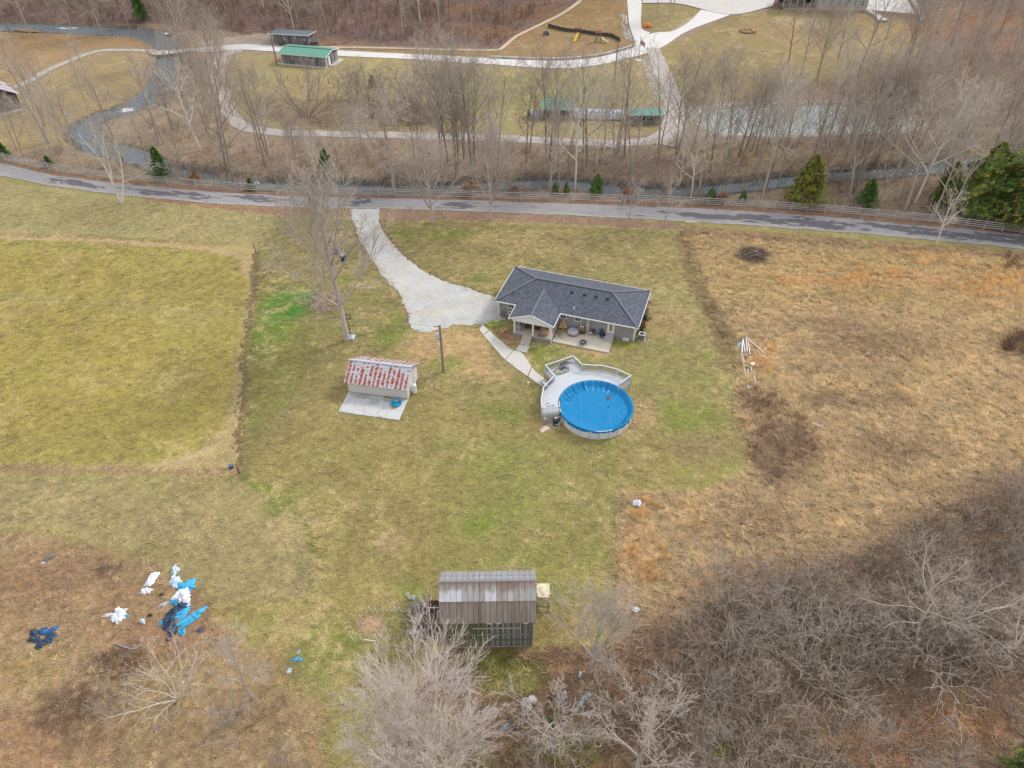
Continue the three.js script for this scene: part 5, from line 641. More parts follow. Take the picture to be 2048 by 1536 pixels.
  const hoop = (a, b, r, m, label, name, hh) => { const q = front(a, b), g = thing(name, label, 'tunnel', [q.A[0], q.A[1], q.A[2] ], q.turn), n = 7; for (let k = 0; k < n; k++) part(g, 'panel', new THREE.CylinderGeometry(r, r, q.L / n - 0.03, 16, 1, true, 0, Math.PI).rotateZ(Math.PI / 2).scale(1, hh, 1).translate((k + 0.5) * q.L / n, 0, -r), m); for (let k = 0; k <= n; k++) part(g, 'hoop', new THREE.TorusGeometry(r + 0.01, 0.03, 5, 16, Math.PI).rotateY(Math.PI / 2).scale(1, hh, 1).translate(k * q.L / n, 0, -r), mat(170, 172, 176)); part(g, 'base_board', box(q.L, 0.25, 0.05, q.L / 2, 0.12, 0.03), mat(140, 132, 122)); };
  const film = new THREE.MeshStandardMaterial({ roughness: 0.45, side: THREE.DoubleSide, color: new THREE.Color().setRGB(...lin(222, 226, 238)) }), net = new THREE.MeshStandardMaterial({ roughness: 0.8, side: THREE.DoubleSide, color: new THREE.Color().setRGB(...lin(150, 148, 150)) });
  hoop([1147, 240], [1246, 242], 1.35, film, 'long white plastic-covered tunnel between the two green-roofed sheds', 'plastic_tunnel', 1.25); hoop([1062, 242], [1084, 240], 1.5, net, 'grey netted pen at the left end of the green-roofed animal shed', 'netted_pen', 1.0);
  // lodge on the rise, its lower walls in view
  f = front([1633, 21.5], [1731, 23.5]); L = f.L; h = 5.2; t = thing('lodge', 'large grey lodge with a row of tall windows at the top of the meadow', 'house', [f.A[0], f.A[1] - 0.2, f.A[2]], f.turn); const lm = mat(186, 182, 172);
  for (let k = 0; k < 22; k++) part(t, 'siding_board', box(L, 0.23, 0.05, L / 2, 0.12 + k * 0.235, 0, 0, 0.06), lm); part(t, 'wall', [box(L, h, 0.1, L / 2, h / 2, -9), box(0.1, h, 9, 0.05, h / 2, -4.5), box(0.1, h, 9, L - 0.05, h / 2, -4.5), box(L, h, 0.06, L / 2, h / 2, -0.08)], lm); part(t, 'base_trim', box(L + 0.1, 0.3, 0.1, L / 2, 0.75, 0.06), mat(206, 202, 192));
  for (let k = 0; k < 6; k++) { const u = L * (0.1 + k * 0.158), w = part(t, 'window', [box(1.4, 0.14, 0.1, u, 1.35, 0.09), box(0.14, 1.9, 0.1, u - 0.63, 2.3, 0.09), box(0.14, 1.9, 0.1, u + 0.63, 2.3, 0.09), box(1.4, 0.14, 0.1, u, 3.25, 0.09)], white); part(w, 'pane', box(1.15, 1.8, 0.04, u, 2.3, 0.07), mat(130, 158, 166, 0.12)); }
  part(t, 'roof', [plate([[-1, h, 1.2], [L + 1, h, 1.2], [L + 1, h + 2.4, -4.5], [-1, h + 2.4, -4.5]], 0.15), plate([[L + 1, h, -10], [-1, h, -10], [-1, h + 2.4, -4.5], [L + 1, h + 2.4, -4.5]], 0.15)], shingle);
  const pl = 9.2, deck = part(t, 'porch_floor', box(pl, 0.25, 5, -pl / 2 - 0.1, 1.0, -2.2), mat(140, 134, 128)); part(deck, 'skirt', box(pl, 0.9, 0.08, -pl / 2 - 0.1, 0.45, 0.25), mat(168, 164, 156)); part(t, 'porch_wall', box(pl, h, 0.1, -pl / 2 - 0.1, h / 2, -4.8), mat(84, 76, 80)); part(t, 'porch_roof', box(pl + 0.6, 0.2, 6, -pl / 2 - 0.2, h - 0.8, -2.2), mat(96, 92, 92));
  for (let k = 0; k <= 5; k++) part(t, 'porch_post', box(0.18, h - 1.8, 0.18, -0.2 - k * pl / 5, 1.1 + (h - 1.8) / 2, 0.2), mat(196, 190, 182)); for (const y of [1.55, 2.05]) part(t, 'porch_rail', box(pl, 0.08, 0.06, -pl / 2 - 0.1, y, 0.24), mat(150, 144, 140)); const bal = box(0.05, 0.85, 0.04, 0, 1.6, 0.24); for (let k = 0; k < 30; k++) part(t, 'baluster', bal, mat(140, 134, 130)).position.x = -0.3 - k * pl / 31;
  const sw = (pts, label, m, w, hh) => { const o = P(...pts[0]), g = thing('stone_wall', label, 'wall', [o[0], o[1], o[2]]); for (let i = 0; i + 1 < pts.length; i++) { const a = P(...pts[i]), b = P(...pts[i + 1]), n = 5; for (let k = 0; k < n; k++) { const s = (k + 0.5) / n, q = [lerp(a[0], b[0], s) - o[0], lerp(a[1], b[1], s) - o[1], lerp(a[2], b[2], s) - o[2]], l = Math.hypot(b[0] - a[0], b[2] - a[2]) / n; for (let c = 0; c < 2; c++) { const bl = part(g, 'block', box(l - 0.05, hh / 2 - 0.03, w), m[(k + i + c) % m.length]); bl.position.set(q[0], q[1] + hh * (c + 0.5) / 2 - 0.1, q[2]); bl.rotation.y = -Math.atan2(b[2] - a[2], b[0] - a[0]) + rr(-0.03, 0.03); } } } };
  const sm = [mat(206, 200, 188), mat(190, 182, 170), mat(216, 212, 204)];
  sw([[1822, -2], [1830, 12], [1838, 28], [1846, 46]], 'curved pale stone wall at the right-hand side of the white concrete apron', sm, 1.2, 0.7); sw([[1724, 20], [1742, 27], [1756, 36]], 'short pale stone wall running down from the corner of the lodge', sm, 1.5, 0.6);
  { const a = P(1762, 40), g = solo('concrete_ramp', plate([[-1.2, 0.5, -1.4], [-1.2, 0.05, 1.2], [1.6, 0.05, 1.2], [0.2, 0.5, -1.6]], 0.3), concreteM, 'small white sloping concrete slab below the short stone wall by the lodge', 'ramp'); g.position.set(a[0], a[1] + 0.25, a[2]); }
  // block edging along the top of the concrete road, and the walk's corner
  const bl = smoothLine(px([[985, 117], [1040, 119.5], [1100, 121], [1150, 118.5], [1200, 112.5], [1240, 102.5], [1270, 93]]), 20), o = thing('block_wall', 'low wall of long tan blocks along the upper edge of the curved concrete road', 'wall', [bl[0][0], 0, bl[0][1]]); let acc = 9, prev; const bk = box(1.32, 0.5, 0.42); bl.forEach((p, i) => { if (prev) acc += Math.hypot(p[0] - prev[0], p[1] - prev[1]); prev = p; if (acc > 1.36 && i + 1 < bl.length) { acc = 0; const b = part(o, 'block', bk, sm[i % 3]); b.position.set(p[0] - bl[0][0], base(...p) + 0.25 + rr(-0.02, 0.04), p[1] - bl[0][1] - 0.3); b.rotation.y = -Math.atan2(bl[i + 1][1] - p[1], bl[i + 1][0] - p[0]) + rr(-0.04, 0.04); } });
  // half-hidden barn at the left edge
  f = front([-4, 231], [46, 219]); t = thing('stone_barn', 'old barn with a rusty pink metal roof and grey stone walls at the left edge', 'barn', [f.A[0], 0, f.A[2]], f.turn); L = f.L; h = 3.1; dp = 9; const stM = texMat(tex(128, 128, tint((i, j) => 1 + 0.2 * N(i * 0.14, j * 0.2) + 0.1 * N(i * 0.5, j * 0.5), 150, 146, 142)), 0.95);
  part(t, 'wall', box(L, h, 0.4, L / 2, h / 2, -0.2), stM); part(t, 'wall', box(0.4, h, dp, L - 0.2, h / 2, -dp / 2), stM); part(t, 'wall', box(0.4, h, dp, 0.2, h / 2, -dp / 2), stM); part(t, 'footing', box(L + 0.3, 0.25, 0.7, L / 2, 0.12, 0.1), mat(214, 210, 200));
  for (let k = 0; k < 9; k++) { const z = 0.8 - k * 1.1, m = [mat(186, 172, 176), mat(200, 196, 206), mat(176, 150, 150)][k % 3]; part(t, 'roof_sheet', plate([[L + 0.7, h - 0.1, z], [L + 0.7, h - 0.1, z - 1.08], [L / 2, h + 1.7, z - 1.08], [L / 2, h + 1.7, z]], 0.05), m); part(t, 'roof_sheet', plate([[-0.7, h - 0.1, z - 1.08], [-0.7, h - 0.1, z], [L / 2, h + 1.7, z], [L / 2, h + 1.7, z - 1.08]], 0.05), m); } part(t, 'gable', plate([[0, h, -0.1], [L, h, -0.1], [L / 2, h + 1.55, -0.1]], 0.1), mat(92, 84, 84));
}
// ---------- playground and small things round the meadow ----------
{
  const yel = mat(236, 206, 40, 0.5), wd = mat(150, 128, 104), red = mat(150, 84, 80);
  let p = P(1150, 82), t = thing('play_tower', 'wooden play tower with a bright yellow slide beside the black edging', 'slide', [p[0], p[1], p[2]]); for (const x of [-0.5, 0.5]) for (const z of [-1.6, -2.6]) part(t, 'post', box(0.12, 2.6, 0.12, x + 0.8, 1.3, z), red); part(t, 'platform', box(1.2, 0.1, 1.2, 0.8, 1.25, -2.1), wd); part(t, 'slide', [beam([0.75, 1.3, -1.5], [-0.35, 0.12, 1.3], 0.6, 0.06), beam([0.46, 1.42, -1.5], [-0.64, 0.24, 1.3], 0.06, 0.2), beam([1.04, 1.42, -1.5], [-0.06, 0.24, 1.3], 0.06, 0.2)], yel); part(t, 'railing', [box(1.1, 0.1, 0.08, 0.8, 1.9, -2.6), box(0.08, 0.1, 1.0, 1.3, 1.9, -2.1)], red); part(t, 'mast', box(0.08, 1.6, 0.08, 0.8, 3.2, -2.6), wd);
  p = P(1196, 84); t = thing('climbing_frame', 'green and wood climbing frame with a red awning and tan slide', 'climbing frame', [p[0], p[1], p[2]]); for (const x of [-0.6, 0.6]) for (const z of [-0.5, 0.5]) part(t, 'post', box(0.1, 2.3, 0.1, x, 1.15, z), mat(122, 134, 100)); part(t, 'platform', box(1.3, 0.1, 1.2, 0, 1.1, 0), wd); part(t, 'awning', [plate([[-0.7, 2.25, 0.7], [0.7, 2.25, 0.7], [0.7, 2.75, 0], [-0.7, 2.75, 0]], 0.04), plate([[0.7, 2.25, -0.7], [-0.7, 2.25, -0.7], [-0.7, 2.75, 0], [0.7, 2.75, 0]], 0.04)], red); part(t, 'slide', [beam([0.65, 1.15, 0], [2.5, 0.15, 0.9], 0.55, 0.06), beam([0.75, 1.25, -0.26], [2.6, 0.25, 0.64], 0.06, 0.18)], mat(214, 200, 166)); part(t, 'ladder', [beam([-0.6, 1.1, 0.5], [-1.5, 0, 1.2], 0.06, 0.06), beam([-0.1, 1.1, 0.6], [-0.9, 0, 1.4], 0.06, 0.06), ...[0.2, 0.45, 0.7].map((s) => beam([-0.6 - 0.9 * s, 1.1 - 1.1 * s, 0.5 + 0.7 * s], [-0.1 - 0.8 * s, 1.1 - 1.1 * s, 0.6 + 0.8 * s], 0.05, 0.05))], mat(110, 128, 96));
  p = P(1092, 70); t = thing('ride_on_toy', 'small dark grey ride-on toy car standing on the grass left of the playground', 'toy car', [p[0], p[1], p[2]], 0.5); part(t, 'body', [box(1.3, 0.45, 0.8, 0, 0.42, 0), box(0.7, 0.4, 0.72, -0.15, 0.8, 0)], mat(78, 92, 108, 0.4)); for (const x of [-0.42, 0.42]) for (const z of [-0.42, 0.42]) part(t, 'wheel', cyl(0.2, 0.2, 0.16, 0, 0, 0, 14).rotateX(Math.PI / 2).translate(x, 0.2, z), black); part(t, 'headlight', box(0.04, 0.12, 0.5, 0.66, 0.45, 0), white);
  const line = smoothLine(px([[1096, 54.5], [1112, 58.5], [1126, 62], [1140, 64], [1154, 65], [1166, 66.5], [1180, 69], [1194, 71], [1208, 73], [1222, 74.5], [1232, 79], [1240, 84]]), 8), o = line[0]; t = thing('silt_fence', 'winding black fabric edging behind the playground', 'fence', [o[0], base(...o), o[1]]); line.forEach((q, i) => { if (i + 1 >= line.length) return; const a = line[i], b = line[i + 1], ya = base(...a) - base(...o), yb = base(...b) - base(...o), hh = 0.9 + 0.12 * N(i * 0.7, 2); part(t, 'panel', beam([a[0] - o[0], ya + hh / 2, a[1] - o[1]], [b[0] - o[0], yb + hh / 2, b[1] - o[1]], 0.03, hh), i % 3 ? mat(70, 76, 78) : mat(88, 94, 96)); if (i % 4 === 0) part(t, 'stake', box(0.05, 1.1, 0.05, a[0] - o[0], ya + 0.55, a[1] - o[1] + 0.05), mat(140, 120, 96)); });
  const heap = (x, y, rx, h, rz, m, name, label, cat) => { const q = P(x, y), g = new THREE.SphereGeometry(1, 28, 14, 0, 6.2832, 0, 1.57), v = g.attributes.position; for (let i = 0; i < v.count; i++) { const a = v.getX(i), b = v.getY(i), c = v.getZ(i), k = 1 + 0.25 * N(a * 2 + 3, c * 2) + 0.12 * N(a * 6, c * 6 + b * 4); v.setXYZ(i, a * rx * k, Math.max(-0.02, b * h * k), c * rz * k); } g.computeVertexNormals(); const o2 = solo(name, g, m, label, cat); o2.position.set(q[0], q[1], q[2]); return o2; };
  heap(1293, 53, 1.35, 0.8, 1.2, mat(206, 132, 78, 1), 'dirt_pile', 'orange heap of dirt on the grass inside the road junction', 'dirt pile');
  p = P(1495, 63); t = thing('fire_ring', 'brown ring of stones round an outdoor fireplace on the meadow', 'fire ring', [p[0], p[1], p[2]]); for (let k = 0; k < 18; k++) { const a = k / 18 * 6.283; part(t, 'stone', rockG, k % 4 ? mat(140, 104, 84) : mat(170, 130, 100)).position.set(1.9 * Math.cos(a), 0.1, 1.5 * Math.sin(a)); t.children[k].scale.setScalar(0.32); } p = P(1506, 62); heap(1507, 63, 0.6, 0.4, 0.5, mat(206, 150, 104), 'dirt_pile', 'small orange heap beside the ring of stones on the meadow', 'dirt pile');
  p = P(1540, 184); t = thing('feeder', 'small dark and white box on a post above the far bank of the pond', 'feeder', [p[0], p[1], p[2]]); part(t, 'post', box(0.08, 1.1, 0.08, 0, 0.55, 0), wd); part(t, 'box', box(0.5, 0.5, 0.4, 0, 1.3, 0), mat(90, 90, 92)); part(t, 'tray', box(0.7, 0.08, 0.6, 0, 0.98, 0), white);
  for (const [x, y, l] of [[60, 64, 'pale log lying near the creek bank in the far left meadow'], [45, 61, 'shorter pale log behind the long one in the far left meadow']]) { p = P(x, y); const g = thing('log', l, 'log', [p[0], p[1] + 0.18, p[2]], rr(-0.2, 0.1)); part(g, 'bark', new THREE.CylinderGeometry(0.18, 0.22, 4.5, 10).rotateZ(1.57), mat(190, 164, 130)); part(g, 'cut_end', new THREE.CylinderGeometry(0.17, 0.17, 0.02, 10).rotateZ(1.57).translate(2.26, 0, 0), mat(220, 196, 160)); }
  p = P(762, 78); t = thing('stump', 'pale broken tree trunk standing at the edge of the hill path', 'stump', [p[0], p[1], p[2]]); part(t, 'trunk', new THREE.CylinderGeometry(0.2, 0.32, 1.7, 10).translate(0, 0.85, 0), mat(176, 166, 152)); part(t, 'broken_top', new THREE.ConeGeometry(0.2, 0.5, 7).translate(0.04, 1.9, 0), mat(196, 182, 160));
  for (let k = 0; k < 16; k++) { const q = P(lerp(556, 860, k / 15), 160 + 16 * Math.sin(k / 15 * 1.6)), h = 1.2, g = thing('wire_fence_post', 'thin dark post of the wire fence crossing the far meadow', 'post', [q[0], q[1], q[2]], 0, 'wire fence posts across the far meadow'); part(g, 'shaft', cyl(0.06, 0.07, h, 0, h / 2, 0, 6), mat(96, 84, 74)); }
}
// ---------- trees ----------
class Wood { constructor() { this.p = []; this.n = []; this.c = []; this.i = []; }
  tube(pts, rad, sides, col, tipped) {
    const b = this.p.length / 3, K = pts.length, up = V(0, 1, 0), t = V(0, 0, 0), e1 = V(0, 0, 0), e2 = V(0, 0, 0);
    for (let k = 0; k < K; k++) {
      t.subVectors(pts[Math.min(K - 1, k + 1)], pts[Math.max(0, k - 1)]).normalize(); e1.crossVectors(t, Math.abs(t.y) > 0.9 ? V(1, 0, 0) : up).normalize(); e2.crossVectors(t, e1);
      const m = tipped && k === K - 1 ? 1 : sides, v = 0.9 + 0.2 * rnd();
      for (let s = 0; s < m; s++) { const a = s / sides * 6.2832, c = Math.cos(a), d = Math.sin(a), nx = e1.x * c + e2.x * d, ny = e1.y * c + e2.y * d, nz = e1.z * c + e2.z * d, r = m === 1 ? 0 : rad[k]; this.p.push(pts[k].x + nx * r, pts[k].y + ny * r, pts[k].z + nz * r); this.n.push(nx, ny, nz); this.c.push(col[0] * v, col[1] * v, col[2] * v); }
    }
    for (let k = 0; k + 1 < K; k++) { const o = b + k * sides; if (tipped && k === K - 2) for (let s = 0; s < sides; s++) this.i.push(o + s, o + (s + 1) % sides, o + sides); else for (let s = 0; s < sides; s++) { const q = (s + 1) % sides; this.i.push(o + s, o + q, o + s + sides, o + q, o + q + sides, o + s + sides); } }
  }
  geo() { const g = new THREE.BufferGeometry(); g.setAttribute('position', new THREE.Float32BufferAttribute(this.p, 3)); g.setAttribute('normal', new THREE.Float32BufferAttribute(this.n, 3)); g.setAttribute('color', new THREE.Float32BufferAttribute(this.c, 3)); g.setIndex(this.i); return g; }
}
const barkM = new THREE.MeshStandardMaterial({ roughness: 1, vertexColors: true });
let triCount = 0;
// o: h, r, levels of {n, t0, ang, len, seg, wob, up}, limb (levels counted as trunk), stems, colours from limb to twig
function bareTree(o) {
  const trunk = new Wood(), crown = new Wood(), minR = o.min ?? 0.014;
  const grow = (lv, p, d, len, r, az) => {
    const L = o.lv[lv], seg = L.seg, pts = [p.clone()], rad = [r], dirs = [d.clone()], q = p.clone(), dir = d.clone(), last = lv === o.lv.length - 1;
    for (let k = 0; k < seg; k++) { dir.x += rr(-1, 1) * L.wob; dir.y += rr(-1, 1) * L.wob + L.up; dir.z += rr(-1, 1) * L.wob; dir.normalize(); q.addScaledVector(dir, len / seg); pts.push(q.clone()); dirs.push(dir.clone()); rad.push(Math.max(minR, r * lerp(1, L.tip ?? 0.25, (k + 1) / seg))); }
    const w = lv <= (o.limb ?? 0) ? trunk : crown, col = o.col[Math.min(lv, o.col.length - 1)], f = rr(0.85, 1.15);
    w.tube(pts, rad, lv === 0 ? 8 : lv === 1 ? 5 : 3, [col[0] * f, col[1] * f, col[2] * f], last);
    if (last) return;
    const C = o.lv[lv + 1], n = Math.round(C.n * rr(0.8, 1.2)); let a = rnd() * 6.28;
    for (let k = 0; k < n; k++) {
      const t = lerp(C.t0, 1, (k + rr(0.1, 0.9)) / n), x = t * seg, i = Math.min(seg - 1, Math.floor(x)), pp = pts[i].clone().lerp(pts[i + 1], x - i), dd = dirs[Math.min(seg, i + 1)]; a += 2.4 + rr(-0.5, 0.5);
      const e1 = V(0, 0, 0).crossVectors(dd, Math.abs(dd.y) > 0.95 ? V(1, 0, 0) : V(0, 1, 0)).normalize(), e2 = V(0, 0, 0).crossVectors(dd, e1), an = C.ang * rr(0.65, 1.3) * (lv === 0 ? lerp(1.15, 0.6, (t - C.t0) / (1 - C.t0)) : 1);
      const nd = dd.clone().multiplyScalar(Math.cos(an)).addScaledVector(e1, Math.sin(an) * Math.cos(a)).addScaledVector(e2, Math.sin(an) * Math.sin(a)).normalize();
      grow(lv + 1, pp, nd, len * C.len * (lv === 0 ? lerp(1.15, 0.5, ((t - C.t0) / (1 - C.t0)) ** 1.3) : lerp(1.1, 0.6, t)) * rr(0.75, 1.2), Math.max(minR, Math.min(rad[i] * 0.75, rad[i] * (C.rr ?? 0.5))), a);
    }
  };
  const S = o.stems ?? 1;
  for (let s = 0; s < S; s++) { const a = s / S * 6.28 + 0.7, sp = S > 1 ? (o.spread ?? 0.3) : (o.lean ?? 0.03); grow(0, V(S > 1 ? 0.12 * Math.cos(a) : 0, -0.15, S > 1 ? 0.12 * Math.sin(a) : 0), V(Math.cos(a) * sp * rr(0.6, 1.3), 1, Math.sin(a) * sp * rr(0.6, 1.3)).normalize(), o.h * rr(0.88, 1.05), o.r * (S > 1 ? rr(0.7, 1) : 1), 0); }
  triCount += (trunk.i.length + crown.i.length) / 3;
  const g = new THREE.Group(); g.userData.h = o.h; part(g, 'trunk', trunk.geo(), barkM); part(g, 'crown', crown.geo(), barkM); return g;
}
const bk = (...c) => lin(...c).map((v) => Math.min(0.62, v * 1.38)), cGrey = [bk(162, 154, 144), bk(168, 158, 148), bk(176, 164, 152), bk(182, 170, 158), bk(184, 171, 160)], cDark = [bk(136, 124, 112), bk(146, 134, 122), bk(158, 146, 134), bk(168, 154, 142), bk(172, 158, 146)], cPale = [bk(206, 198, 184), bk(222, 214, 200), bk(214, 204, 188), bk(200, 186, 168), bk(190, 174, 156)], cWarm = [bk(186, 176, 162), bk(196, 184, 170), bk(204, 192, 178), bk(206, 192, 180), bk(206, 192, 182)];
const forest = (col, k = 1) => ({ h: 17, r: 0.2, col, lv: [{ seg: 9, wob: 0.045, up: 0.02, tip: 0.25 }, { n: 14 * k, t0: 0.3, ang: 0.75, len: 0.4, seg: 6, wob: 0.12, up: 0.07, rr: 0.55 }, { n: 7, t0: 0.2, ang: 0.7, len: 0.5, seg: 4, wob: 0.15, up: 0.05, rr: 0.55 }, { n: 6, t0: 0.12, ang: 0.65, len: 0.55, seg: 2, wob: 0.14, up: 0.05 }, { n: 4, t0: 0.1, ang: 0.65, len: 0.65, seg: 1, wob: 0.1, up: 0.03 }], min: 0.0095 });
const PROTO = {
  forest: [forest(cGrey), forest(cDark), forest(cGrey, 0.8), { ...forest(cDark), stems: 2, spread: 0.1, h: 16, r: 0.15 }, forest(cPale, 0.8)],
  slim: [0, 1, 2].map((i) => ({ h: 11, r: 0.1, col: [cDark, cGrey, cGrey][i], lean: 0.08, lv: [{ seg: 8, wob: 0.06, up: 0.02, tip: 0.2 }, { n: 11, t0: 0.25, ang: 0.6, len: 0.36, seg: 4, wob: 0.12, up: 0.07, rr: 0.55 }, { n: 7, t0: 0.15, ang: 0.6, len: 0.5, seg: 2, wob: 0.1, up: 0.04 }, { n: 5, t0: 0.1, ang: 0.6, len: 0.55, seg: 1, wob: 0.1, up: 0.03 }], min: 0.0095 })),
  sycamore: [0, 1].map(() => ({ h: 13, r: 0.3, col: cPale, limb: 1, lv: [{ seg: 7, wob: 0.1, up: 0.0, tip: 0.3 }, { n: 8, t0: 0.28, ang: 0.95, len: 0.6, seg: 7, wob: 0.22, up: 0.04, rr: 0.55 }, { n: 7, t0: 0.2, ang: 0.8, len: 0.42, seg: 5, wob: 0.24, up: 0.03 }, { n: 6, t0: 0.15, ang: 0.75, len: 0.46, seg: 3, wob: 0.25, up: 0.0 }, { n: 4, t0: 0.1, ang: 0.7, len: 0.5, seg: 2, wob: 0.25, up: 0.0 }], min: 0.016 })),
  oak: [{ h: 13, r: 0.26, col: cGrey, limb: 1, lv: [{ seg: 7, wob: 0.09, up: 0.0, tip: 0.3 }, { n: 9, t0: 0.26, ang: 0.9, len: 0.6, seg: 7, wob: 0.18, up: 0.05, rr: 0.5 }, { n: 8, t0: 0.2, ang: 0.75, len: 0.42, seg: 5, wob: 0.2, up: 0.03 }, { n: 7, t0: 0.15, ang: 0.7, len: 0.46, seg: 3, wob: 0.2, up: 0.0 }, { n: 6, t0: 0.1, ang: 0.65, len: 0.55, seg: 2, wob: 0.2, up: 0.0 }], min: 0.012 }],
  plane: [{ h: 10, r: 0.17, col: [bk(200, 192, 178), bk(196, 186, 172), bk(178, 166, 152), bk(170, 156, 142)], limb: 1, stems: 3, spread: 0.3, lv: [{ seg: 8, wob: 0.12, up: 0.05, tip: 0.2 }, { n: 7, t0: 0.25, ang: 0.8, len: 0.5, seg: 6, wob: 0.22, up: 0.03, rr: 0.5 }, { n: 7, t0: 0.2, ang: 0.75, len: 0.45, seg: 4, wob: 0.24, up: 0.0 }, { n: 6, t0: 0.15, ang: 0.7, len: 0.5, seg: 2, wob: 0.22, up: 0.0 }, { n: 4, t0: 0.1, ang: 0.7, len: 0.55, seg: 1, wob: 0.2, up: 0.0 }], min: 0.0095 }],
  shrub: [0, 1, 2].map((i) => ({ h: 3.6, r: 0.042, col: [cDark, cGrey, cDark][i], stems: [9, 6, 8][i], spread: 0.6, lv: [{ seg: 5, wob: 0.2, up: 0.02, tip: 0.35 }, { n: 5, t0: 0.25, ang: 0.7, len: 0.55, seg: 4, wob: 0.22, up: 0.04, rr: 0.6 }, { n: 5, t0: 0.15, ang: 0.7, len: 0.55, seg: 3, wob: 0.2, up: 0.02 }, { n: 4, t0: 0.1, ang: 0.6, len: 0.6, seg: 1, wob: 0.1, up: 0.0 }], min: 0.008 })),
  vase: [{ h: 15, r: 0.26, col: cGrey, stems: 1, limb: 1, lv: [{ seg: 8, wob: 0.04, up: 0.03, tip: 0.25 }, { n: 15, t0: 0.2, ang: 0.58, len: 0.64, seg: 6, wob: 0.08, up: 0.08, rr: 0.6 }, { n: 8, t0: 0.18, ang: 0.5, len: 0.45, seg: 4, wob: 0.1, up: 0.07 }, { n: 9, t0: 0.12, ang: 0.58, len: 0.52, seg: 2, wob: 0.12, up: 0.04 }, { n: 6, t0: 0.1, ang: 0.6, len: 0.6, seg: 1, wob: 0.1, up: 0.02 }], min: 0.0115 }],
};
const protoTree = (k, i) => { const l = PROTO[k], j = i % l.length; if (!(l[j] instanceof THREE.Group)) l[j] = bareTree(l[j]); return l[j]; };
function plant(kind, i, x, z, h, name, label, category, group, turn = rr(0, 6.28), widen = 1) {
  const pr = protoTree(kind, i), o = pr.clone(), s = h / pr.userData.h; o.name = numbered(name); o.position.set(x, height(x, z), z); o.rotation.y = turn; o.scale.set(s * widen, s, s * widen); scene.add(o); return tag(o, label, category, group);
}
